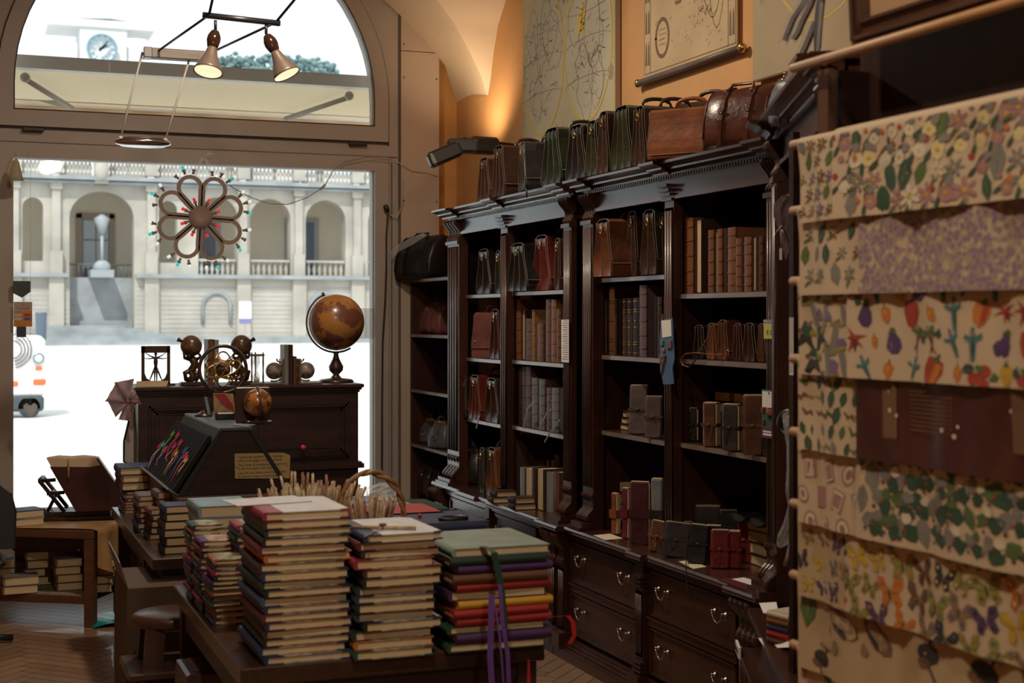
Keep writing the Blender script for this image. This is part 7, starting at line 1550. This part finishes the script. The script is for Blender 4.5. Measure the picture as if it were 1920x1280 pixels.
# rear heap under the black cloth, second bay
for i, (a, c_, zz, lb) in enumerate(((1282, 'orange', 0, 'orange-brown journal standing at the left of the lower right shelf'), (1291, 'orange', 1, 'taller orange-brown journal behind the small one'),)):
    jx(a - 10, a + 12, (955, 938)[i], Z0, 3.12 + .06 * i, c_, lb, T_=.03, rz=-50, group=GJ, bandw=.02)
for i in range(4):
    flat('leather_journal', 'dark leather journal, %s of the heap below the black cloth' % ('lowest', 'second lowest', 'second highest', 'topmost')[i], 'journal', 3.2, 5.2 + .004 * i, Z0 + .001 + i * .05, .18, .30, .048, ('darkbrown', 'grey', 'brown', 'grey')[i], face='spine_right', rz=2 * i - 3, group='heap below the black cloth')
mb = MB()
def clf(u, v): return Vector((3.12 + .26 * u, 5.14 + .36 * v, Z0 + .206 + .012 * math.sin(u * 3) + .012 * math.sin(v * 14 + u * 5)))
mb.grid(clf, 14, 18); mb.grid(lambda u, v: clf(u, v) - Vector((0, 0, .006)), 14, 18); o = mb.build('black_cloth_cover', leather('soft_black', (.016, .016, .018), .45)); tag(o, 'soft black leather cover thrown over the heap in the lower right shelf', 'leather cover')
GK = 'leather journals lined up on the counter'
jx(1301, 1352, 948, Z0, 3.16, 'grey', 'grey-brown journal standing in the lower right shelf behind the row', T_=.05, rz=-30, group=GK)
jx(1348, 1384, 957, Z0, 3.2, 'black', 'tilted black journal behind the red ones', T_=.04, rz=-20, tilt=-8, group=GK)
jc(1246, 1282, 968, 1030, 'brown', 'brown journal behind the knotted one, left end of the row', T_=.035, group=GK)
jc(1213, 1250, 976, 1035, 'chestnut', 'light brown knotted journal, leftmost on the counter', T_=.035, rz=-50, tilt=-6, group=GK, band='orange', lace=(.0, -.02), ry=6)
jc(1275, 1302, 977, 1040, 'grey', 'grey journal behind the grey wrapped one', T_=.03, group=GK)
jc(1240, 1292, 979, 1046, 'grey', 'grey wrapped journal with crossing lace, second on the counter', T_=.045, rz=-30, tilt=-6, group=GK, lace=(-.04, -.02), ry=6)
jc(1322, 1356, 984, 1054, 'black', 'black journal behind the front black one', T_=.035, group=GK)
jc(1287, 1328, 983, 1058, 'black', 'front black wrapped journal with long hanging lace', T_=.05, rz=-35, tilt=-5, group=GK, ry=5)
jc(1381, 1416, 967, 1056, 'red', 'tall red journal behind the two smaller red ones', T_=.05, rz=-40, group=GK)
jc(1412, 1432, 965, 1046, 'red', 'red journal squeezed beside the right pilaster', T_=.035, rz=-50, group=GK)
jc(1364, 1392, 994, 1066, 'red', 'right one of the two small red journals in front', T_=.035, rz=-35, group=GK)
jc(1332, 1370, 993, 1067, 'red', 'left one of the two small red journals in front', T_=.04, rz=-30, tilt=-4, group=GK, lace=(.0, -.01))
mb = MB(); mb.strap([at_z(1306, 1035, ZC) + Vector((-.03, 0, .06)), at_z(1294, 1045, ZC) + Vector((-.02, 0, .02)), at_x(1286, 1060, 2.872), at_x(1288, 1100, 2.868), at_x(1292, 1125, 2.868)], .008, .002, (0, 1, 0)); o = mb.build('hanging_lace', JM['black']); tag(o, 'long black lace hanging from the black journal over the counter edge', 'lace')
mb = MB()
# papers on the counter
def paper(lb, quad, z, m_, nm='paper', cat='paper', extra=None):
    mb = MB(); P_ = [at_z(x, y, z) for x, y in quad]; mb.add(P_ + [p - Vector((0, 0, .0006)) for p in P_], [(0, 1, 2, 3), (7, 6, 5, 4), (0, 4, 5, 1), (1, 5, 6, 2), (2, 6, 7, 3), (3, 7, 4, 0)])
    o = mb.build(nm, m_); tag(o, lb, cat); return o
paper('small pale paper slip on the counter before the first drawers', [(1112, 1003), (1135, 1012), (1168, 1009), (1144, 1000)], ZC + .001, PAPER)
paper('cream paper slip under the black journal on the counter', [(1272, 1052), (1300, 1066), (1325, 1062), (1296, 1049)], ZC + .001, PAPER)
o = paper('maroon patterned flyer hanging over the counter end', [(1345, 1086), (1412, 1109), (1458, 1104), (1400, 1080)], ZC + .001, COVERS['maroon'], 'flyer', 'flyer')
o = paper('white printed strip on the maroon flyer', [(1372, 1085), (1420, 1100), (1450, 1098), (1395, 1082)], ZC + .0018, WHITE, 'printed_strip', 'paper')

# ================================================================ TAGS AND BOARDS ON THE PILASTERS
def plate(name, label, cat, px0, px1, py0, py1, X, m_, th=.004, skew=0):
    a, b = at_x(px0, py0, X), at_x(px1, py1, X); z1 = at_x((px0 + px1) / 2, py0, X).z; z0 = at_x((px0 + px1) / 2, py1, X).z
    t = thing(name, label, cat, (X, (a.y + b.y) / 2, (z0 + z1) / 2)); hw_, hh = abs(a.y - b.y) / 2, (z1 - z0) / 2
    mb = MB(); mb.box(-th, 0, -hw_, hw_, -hh, hh); mb.build('backing', m_, t); return t, hw_, hh
Xp = 2.955
t, hw_, hh = plate('price_strip', 'long white printed price strip pinned on the pilaster between the bookcases', 'price list', 1053, 1067, 599, 679, Xp, WHITE, .002)
mb = MB()
for k in range(18): mb.box(-.003, -.002, -hw_ * .8, hw_ * (.2 + .6 * ((k * 7) % 5) / 5), hh * (.93 - k * .105), hh * (.93 - k * .105) + .004)
mb.build('printed_lines', mat('grey_print', (.35, .33, .32), .8), t)
t, hw_, hh = plate('price_tag', 'yellow-green price card on the right pilaster above the green board', 'price tag', 1433, 1459, 599, 635, Xp - .01, mat('yellow_card', (.55, .52, .12), .6), .003)
text_mesh('€ 56,', .027, mat('dark_print', (.08, .09, .07), .7), t, T(-.0035, .0, -.016, rx=90, rz=0) @ T(rz=0) if False else T(-.0035, 0, -.022) @ Matrix.Rotation(R(-90), 4, 'Z') @ Matrix.Rotation(R(90), 4, 'X'))
mb = MB(); mb.box(-.0045, -.003, -hw_, hw_, hh - .012, hh); mb.build('clip', STEEL, t)
t, hw_, hh = plate('magnet_board', 'dark green board with white card and small red magnets on the right pilaster', 'board', 1430, 1460, 731, 806, Xp - .01, mat('dark_green_board', (.035, .11, .08), .5), .004)
mb = MB(); mb.box(-.006, -.004, -hw_ * .7, hw_ * .9, hh * .12, hh * .92); mb.build('white_card', WHITE, t)
for i, (y, z, c_) in enumerate(((.8, -.05, 'red'), (.1, -.02, 'orange'), (-.45, -.12, 'mauve'), (.0, -.3, 'black'), (.7, -.62, 'brown'), (-.5, -.62, 'red'), (-.2, -.12, 'red'))):
    mb = MB(); mb.rbox(-.012, -.004, y * hw_ - .008, y * hw_ + .008, z * hh - .012, z * hh + .012, .003); mb.build('magnet', COVERS[c_], t)
mb = MB(); mb.ball((-.008, 0, hh * .85), .004, n=6); mb.build('pin', COVERS['red'], t)
t, hw_, hh = plate('name_label', 'small plum label hanging below the green magnet board', 'label', 1429, 1452, 800, 821, Xp - .017, mat('plum_label', (.10, .035, .05), .5), .003)
mb = MB(); mb.box(-.004, -.003, -hw_ * .6, hw_ * .7, .0, .006); mb.box(-.004, -.003, -hw_ * .7, hw_ * .7, -.012, -.004); mb.build('printed_lines', WHITE, t)
# blue scarf with cards
a = at_x(1240, 600, 2.94); c_ = at_x(1251, 598, 2.94); t = thing('blue_cloth_board', 'blue cloth strip with white card and magnets hanging at the partition', 'board', (2.94, c_.y, c_.z))
def by(px): return at_x(px, 600, 2.94).y - c_.y
def bz(py): return at_x(1251, py, 2.94).z - c_.z
mb = MB(); pl = [(1241, 600), (1262, 596), (1264, 640), (1266, 670), (1262, 690), (1265, 718), (1245, 721), (1240, 690), (1238, 640)]
mb.prism([(by(x), bz(y)) for x, y in pl], -.004, 0, 'x'); mb.build('cloth', mat('blue_grey_cloth', (.075, .15, .30), .8, 0, .2, 12), t)
mb = MB(); mb.prism([(by(x), bz(y)) for x, y in ((1242, 601), (1260, 599), (1261, 630), (1244, 633))], -.006, -.004, 'x'); mb.build('white_card', WHITE, t)
for (x, y, w_, h_, cc) in ((1244, 643, 6, 10, 'teal'), (1258, 645, 9, 16, 'mauve'), (1247, 656, 5, 7, 'tan')):
    mb = MB(); mb.rbox(-.011, -.004, by(x + w_ / 2), by(x - w_ / 2), bz(y + h_ / 2), bz(y - h_ / 2), .002); mb.build('magnet', COVERS[cc], t)
mb = MB(); mb.prism([(by(x), bz(y)) for x, y in ((1240, 665), (1251, 666), (1243, 702))], -.012, -.004, 'x'); mb.build('speckled_cone', MARB['dark'], t)
t, hw_, hh = plate('price_strip', 'narrow white printed strip at the left side of the paper rack', 'price list', 1481, 1488, 595, 703, 2.30, WHITE, .002)
mb = MB(); 
for k in range(24): mb.box(-.003, -.002, -hw_ * .7, hw_ * .7, hh * (.95 - k * .08), hh * (.95 - k * .08) + .0025)
mb.build('printed_lines', mat('grey_print', (.35, .33, .32), .8), t)
mb = MB(); p = at_x(1485, 560, 2.305); mb.box(2.302, 2.325, p.y - .012, p.y + .012, 0.0, 2.3); o = mb.build('rail_post', DARKW); tag(o, 'slim dark upright post behind the left ends of the paper dowels', 'post')

# ================================================================ THINGS HANGING AT THE RIGHT CASE
def hx(px, py, X): return at_x(px, py, X)
t = thing('hanging_handbag', 'brown leather bag with piped straps and price tag hanging at the third bookcase', 'bag', (0, 0, 0))
Xh = 2.66
mb = MB(); P_ = [hx(x, y, Xh) for x, y in ((1463, 378), (1478, 362), (1496, 362), (1500, 400), (1498, 470), (1488, 500), (1472, 430), (1462, 405))]
cen = sum(P_, Vector()) / len(P_); mb.loft([[p.lerp(cen, .12) + Vector((-.03, 0, 0)) for p in P_], P_, [p + Vector((.05, 0, 0)) for p in P_]], 0); mb.build('body', LE['maroonbrown'], t)
mb = MB(); mb.tube([hx(x, y, Xh - .034) for x, y in ((1464, 425), (1461, 395), (1466, 380), (1478, 365), (1485, 372))], .0022, 5); mb.build('pale_piping', STITCH, t)
mb = MB(); mb.tube([hx(x, y, Xh - .04) for x, y in ((1464, 425), (1472, 440), (1480, 460), (1486, 490), (1488, 512), (1502, 515), (1501, 470), (1495, 420), (1490, 390))], .0055, 6); mb.tube([hx(x, y, Xh - .045) for x, y in ((1490, 390), (1494, 365), (1500, 360), (1496, 380))], .004, 6); mb.build('strap', LE['darkred'], t)
mb = MB(); mb.tube([hx(x, y, Xh - .045) for x, y in ((1464, 430), (1464, 464))], .001, 4); q1 = hx(1464, 465, Xh - .045); mb.box(q1.x - .001, q1.x + .001, q1.y - .008, q1.y + .008, q1.z - .04, q1.z); mb.tube([hx(x, y, Xh - .045) for x, y in ((1466, 423), (1458, 432), (1453, 440))], .0022, 5); mb.build('swing_tag', mat('pink_grey_tag', (.45, .38, .36), .7), t)
t = thing('wrapped_cane', 'dark ring-shaped leather handles and sleeve wrapped in clear plastic, right of the pilaster', 'bag', (0, 0, 0))
mb = MB(); cc = hx(1482, 795, 2.62); mb.torus((0, 0, 0), .042, .012, 'x', 20, 8, M=T(*cc, rz=25)); mb.tube([hx(x, y, 2.62) for x, y in ((1480, 820), (1487, 850), (1490, 900), (1488, 930))], [.01, .018, .022, .02], 8); mb.build('leather_part', LE['black'], t)
mb = MB(); rg = random.Random(6); mb.tube([hx(x, y, 2.60) + Vector((rg.uniform(-.006, .006), 0, 0)) for x, y in ((1475, 775), (1484, 800), (1484, 840), (1489, 880), (1490, 920), (1489, 950), (1482, 985), (1470, 1008), (1462, 1022))], [.02, .03, .016, .022, .026, .022, .025, .026, .012], 9); mb.sm = [False] * len(mb.sm); mb.build('plastic_sleeve', PLASTIC, t)
mb = MB(); mb.tube([hx(x, y, 2.62) for x, y in ((1486, 690), (1487, 640), (1489, 610))], .004, 6); mb.tube([hx(x, y, 2.6) for x, y in ((1485, 1010), (1478, 1040), (1472, 1060))], .008, 6); mb.build('hanging_cord', mat('grey_cord', (.3, .29, .3), .5), t)
# bags on top of the third case: striped wrapped bag, belts
t = thing('wrapped_bag', 'grey-brown leather bag in clear wrap with bead trim, top of the third bookcase', 'bag', (0, 0, 0))
Xw = 2.70
mb = MB(); P_ = [hx(x, y, Xw) for x, y in ((1449, 235), (1447, 200), (1456, 170), (1470, 145), (1500, 140), (1516, 150), (1516, 230), (1500, 232), (1480, 236), (1462, 240))]; cen = sum(P_, Vector()) / len(P_)
mb.loft([[p.lerp(cen, .35) + Vector((-.05, -.02, 0)) for p in P_], [p.lerp(cen, .1) + Vector((-.03, -.01, 0)) for p in P_], P_, [p + Vector((.12, .02, 0)) for p in P_]], 0, smooth=True); mb.build('body', LE['steelgrey'], t)
mb = MB()
for k in range(16):
    f = k / 15; p = hx(1449 + 24 * f ** 1.6 + 0, 228 - 90 * f, Xw - .035); mb.ball(p, .006, n=6)
mb.build('bead_trim', BRASS, t)
mb = MB(); mb.tube([hx(x, y, Xw - .06) for x, y in ((1463, 232), (1459, 200), (1466, 170), (1478, 150))], .003, 5); mb.tube([hx(x, y, Xw - .06) for x, y in ((1480, 232), (1470, 205), (1468, 185))], .003, 5); mb.build('piping', LE['black'], t)
mb = MB(); mb.loft([[hx(x, y, Xw - .05 - dx) for x, y in ((1470, 150), (1486, 118), (1504, 120), (1508, 150), (1492, 157))] for dx in (0, .02)], 0); mb.build('plastic_wrapping', PLASTIC, t)
for i, (pts, lb) in enumerate(((((1524, -30), (1508, 5), (1488, 35), (1478, 60), (1472, 76)), 'dark belt in clear plastic, left of the belts hanging before the map board'), (((1534, -30), (1520, 10), (1505, 40), (1496, 62), (1488, 74)), 'dark belt in clear plastic, middle of the belts before the map board'), (((1530, 40), (1518, 70), (1505, 100), (1498, 118), (1492, 132)), 'short dark belt end in plastic above the wrapped bag'))):
    t = thing('wrapped_belt', lb, 'belt', (0, 0, 0), group='belts in clear plastic'); Xb = 2.45
    P_ = [hx(x, y, Xb - .03 * i) for x, y in pts]; mb = MB(); mb.strap(P_, .028, .006, (0, 1, .35)); mb.build('belt', LE['darkbrown'], t)
    mb = MB(); mb.strap([p + Vector((-.004, 0, 0)) for p in P_] + [P_[-1] + (P_[-1] - P_[-2]).normalized() * .012], .042, .016, (0, 1, .35)); mb.build('plastic_sleeve', PLASTIC, t)
t = thing('hanging_strap', 'shiny grey strap curving down beside the framed picture', 'strap', (0, 0, 0))
mb = MB(); mb.strap([hx(x, y, 2.3) for x, y in ((1545, -30), (1538, 10), (1534, 50), (1533, 90), (1530, 110))], [.03, .035, .035, .025, .01], .008, (0, 1, 0)); mb.build('leather_strap', LE['steelgrey'], t); mb = MB(); mb.strap([hx(x, y, 2.29) for x, y in ((1541, 5), (1537, 50), (1533, 100))], .01, .006, (0, 1, 0)); mb.build('plastic_edge', PLASTIC, t)
# price cards leaning along the low case
for i, (q4, lb) in enumerate(((((1424, 1131), (1456, 1129), (1460, 1148), (1432, 1150)), 'uppermost small white price card beside the right scroll pilaster'), (((1438, 1161), (1472, 1160), (1478, 1178), (1446, 1180)), 'second small white price card beside the right scroll pilaster'), (((1422, 1197), (1478, 1193), (1498, 1213), (1436, 1216)), 'large white price sheet jutting out below the small price cards'), (((1470, 1246), (1494, 1244), (1496, 1262), (1480, 1264)), 'lowest small white price card at the right bottom'))):
    Xc_ = 2.50 - .03 * i; P_ = [hx(x, y, Xc_ + (.05 if j in (0, 1) else 0)) for j, (x, y) in enumerate(q4)]; t = thing('price_card', lb, 'price card', (0, 0, 0), group='white price cards at the low case')
    nrm = (P_[1] - P_[0]).cross(P_[3] - P_[0]).normalized(); nrm = nrm if nrm.y < 0 else -nrm
    mb = MB(); mb.loft([[p for p in P_], [p - nrm * .002 for p in P_]]); mb.build('card', WHITE, t)
    mb = MB(); cen = sum(P_, Vector()) / 4; e1, e2 = (P_[1] - P_[0]), (P_[3] - P_[0])
    for r_ in range(3):
        for c_ in range(3 if i != 2 else 6):
            f = (c_ + .3) / (3.2 if i != 2 else 6.2); o_ = P_[0] + e1 * (f + .02) + e2 * (.22 + .24 * r_) + nrm * .0006; mb.add([o_, o_ + e1 * .11, o_ + e1 * .11 + e2 * .1, o_ + e2 * .1], [(0, 1, 2, 3)])
    mb.build('printed_lines', INK, t)
# small things on the third case's low top
GR = 'small books at the lower right beside the paper rack'
for i, c_ in enumerate(('brown', 'red', 'navy', 'chestnut', 'cream')):
    p = hx(1464, 1110, 2.46); flat('small_book', '%s small book, %s of the pile left of the paper rack' % (cn(c_), ('lowest', 'second lowest', 'middle', 'second highest', 'topmost')[i]), 'book', p.x, p.y - .02, ZC + .016 + i * .021, .16, .10, .0205, c_, rz=12, group=GR)

# ================================================================ BOXES AND STOOL UNDER THE TABLES
CB = mat('cardboard', (.085, .052, .032), .8, 0, .15, 4, .1, 30)
t = thing('cardboard_box', 'tall brown cardboard box with open flap under the back table', 'box', (0, 0, 0))
p = at_z(242, 1300, 0); bx0 = at_y(240, 1060, 5.98); bx1 = at_y(352, 1060, 5.98)
mb = MB(); mb.rbox(.63, 1.05, 6.0, 6.5, .0, .655, .004); mb.build('box_body', CB, t)
mb = MB(); mb.loft([[(.632, 6.0, .655), (.632, 6.45, .655), (.60, 6.45, .78), (.60, 6.0, .76)], [(.637, 6.0, .655), (.637, 6.45, .655), (.605, 6.45, .78), (.605, 6.0, .76)]]); mb.build('flap', mat('grey_card_flap', (.13, .11, .10), .5), t)
st = thing('stool', 'dark brown plastic step stool beside the cardboard box', 'stool', (.79, 5.72, 0))
STM = mat('dark_brown_plastic', (.06, .028, .022), .35)
mb = MB(); mb.loft([[(x * f, y * f, z) for x, y in [(.17 * math.cos(a) * (1.0), .15 * math.sin(a)) for a in [2 * math.pi * k / 20 for k in range(20)]]] for f, z in ((.98, .56), (1.02, .57), (1.0, .595), (.9, .605))], 0, smooth=True); mb.build('seat', STM, st)
for a in (45, 135, 225, 315):
    ca, sa = math.cos(R(a)), math.sin(R(a)); mb = MB(); mb.loft([[(x0 * ca * k + dx, x0 * sa * k + dy, z) for dx, dy in ((-.035, -.025), (.035, -.025), (.035, .025), (-.035, .025))] for x0, k, z in ((.13, 1, .565), (.16, 1, .3), (.20, 1, .0))]); mb.build('leg', STM, st)
mb = MB(); mb.rbox(-.20, .20, -.17, .17, .38, .41, .006); mb.build('lower_step', STM, st)
lb2 = thing('low_stool', 'dark low plastic stool in front of the step stool', 'stool', (.88, 5.05, 0))
mb = MB(); mb.loft([[(x * f, y * f, z) for x, y in [(.17, .13), (-.17, .13), (-.17, -.13), (.17, -.13)]] for f, z in ((1.1, 0), (1.0, .50), (.98, .54), (.9, .545))]); mb.build('body', STM, lb2); mb = MB(); mb.rbox(-.13, .13, -.10, .10, .545, .552, .003); mb.build('seat', STM, lb2)
o = MB().rbox(0, .30, 0, .32, 0, .22, .004).build('paper_box', mat('pale_card_box', (.26, .20, .13), .8)); o.location = (1.05, 4.35, 0); tag(o, 'pale cardboard box on the floor under the front table', 'box')
mb = MB()
def tc_(u, v): return Vector((.70 + .42 * u, 8.40 + .34 * v, .004 + .025 * abs(math.sin(u * 5 + v * 3)) * (1 - u * .5)))
mb.grid(tc_, 18, 14); o = mb.build('teal_bag', mat('teal_plastic_sheet', (.0, .22, .20), .3)); tag(o, 'teal plastic bag lying on the floor behind the low table leg', 'bag')
# briefcase under the low table
bq = thing('red_brown_briefcase', 'large reddish leather briefcase standing below the low table top', 'bag', tuple(lt.matrix_world @ Vector((.36, -.30, .179))), ANG + 180)
mb = MB(); mb.rbox(-.27, .27, -.04, .04, 0, .29, .015); mb.build('body', LE['maroonbrown'], bq); mb = MB(); mb.rbox(-.275, .275, -.052, .044, .19, .297, .01); mb.build('flap', LE['maroonbrown'], bq); mb = MB(); mb.ball((.16, -.055, .21), .012, .006, .012, n=8); mb.build('clasp', BRASS, bq)
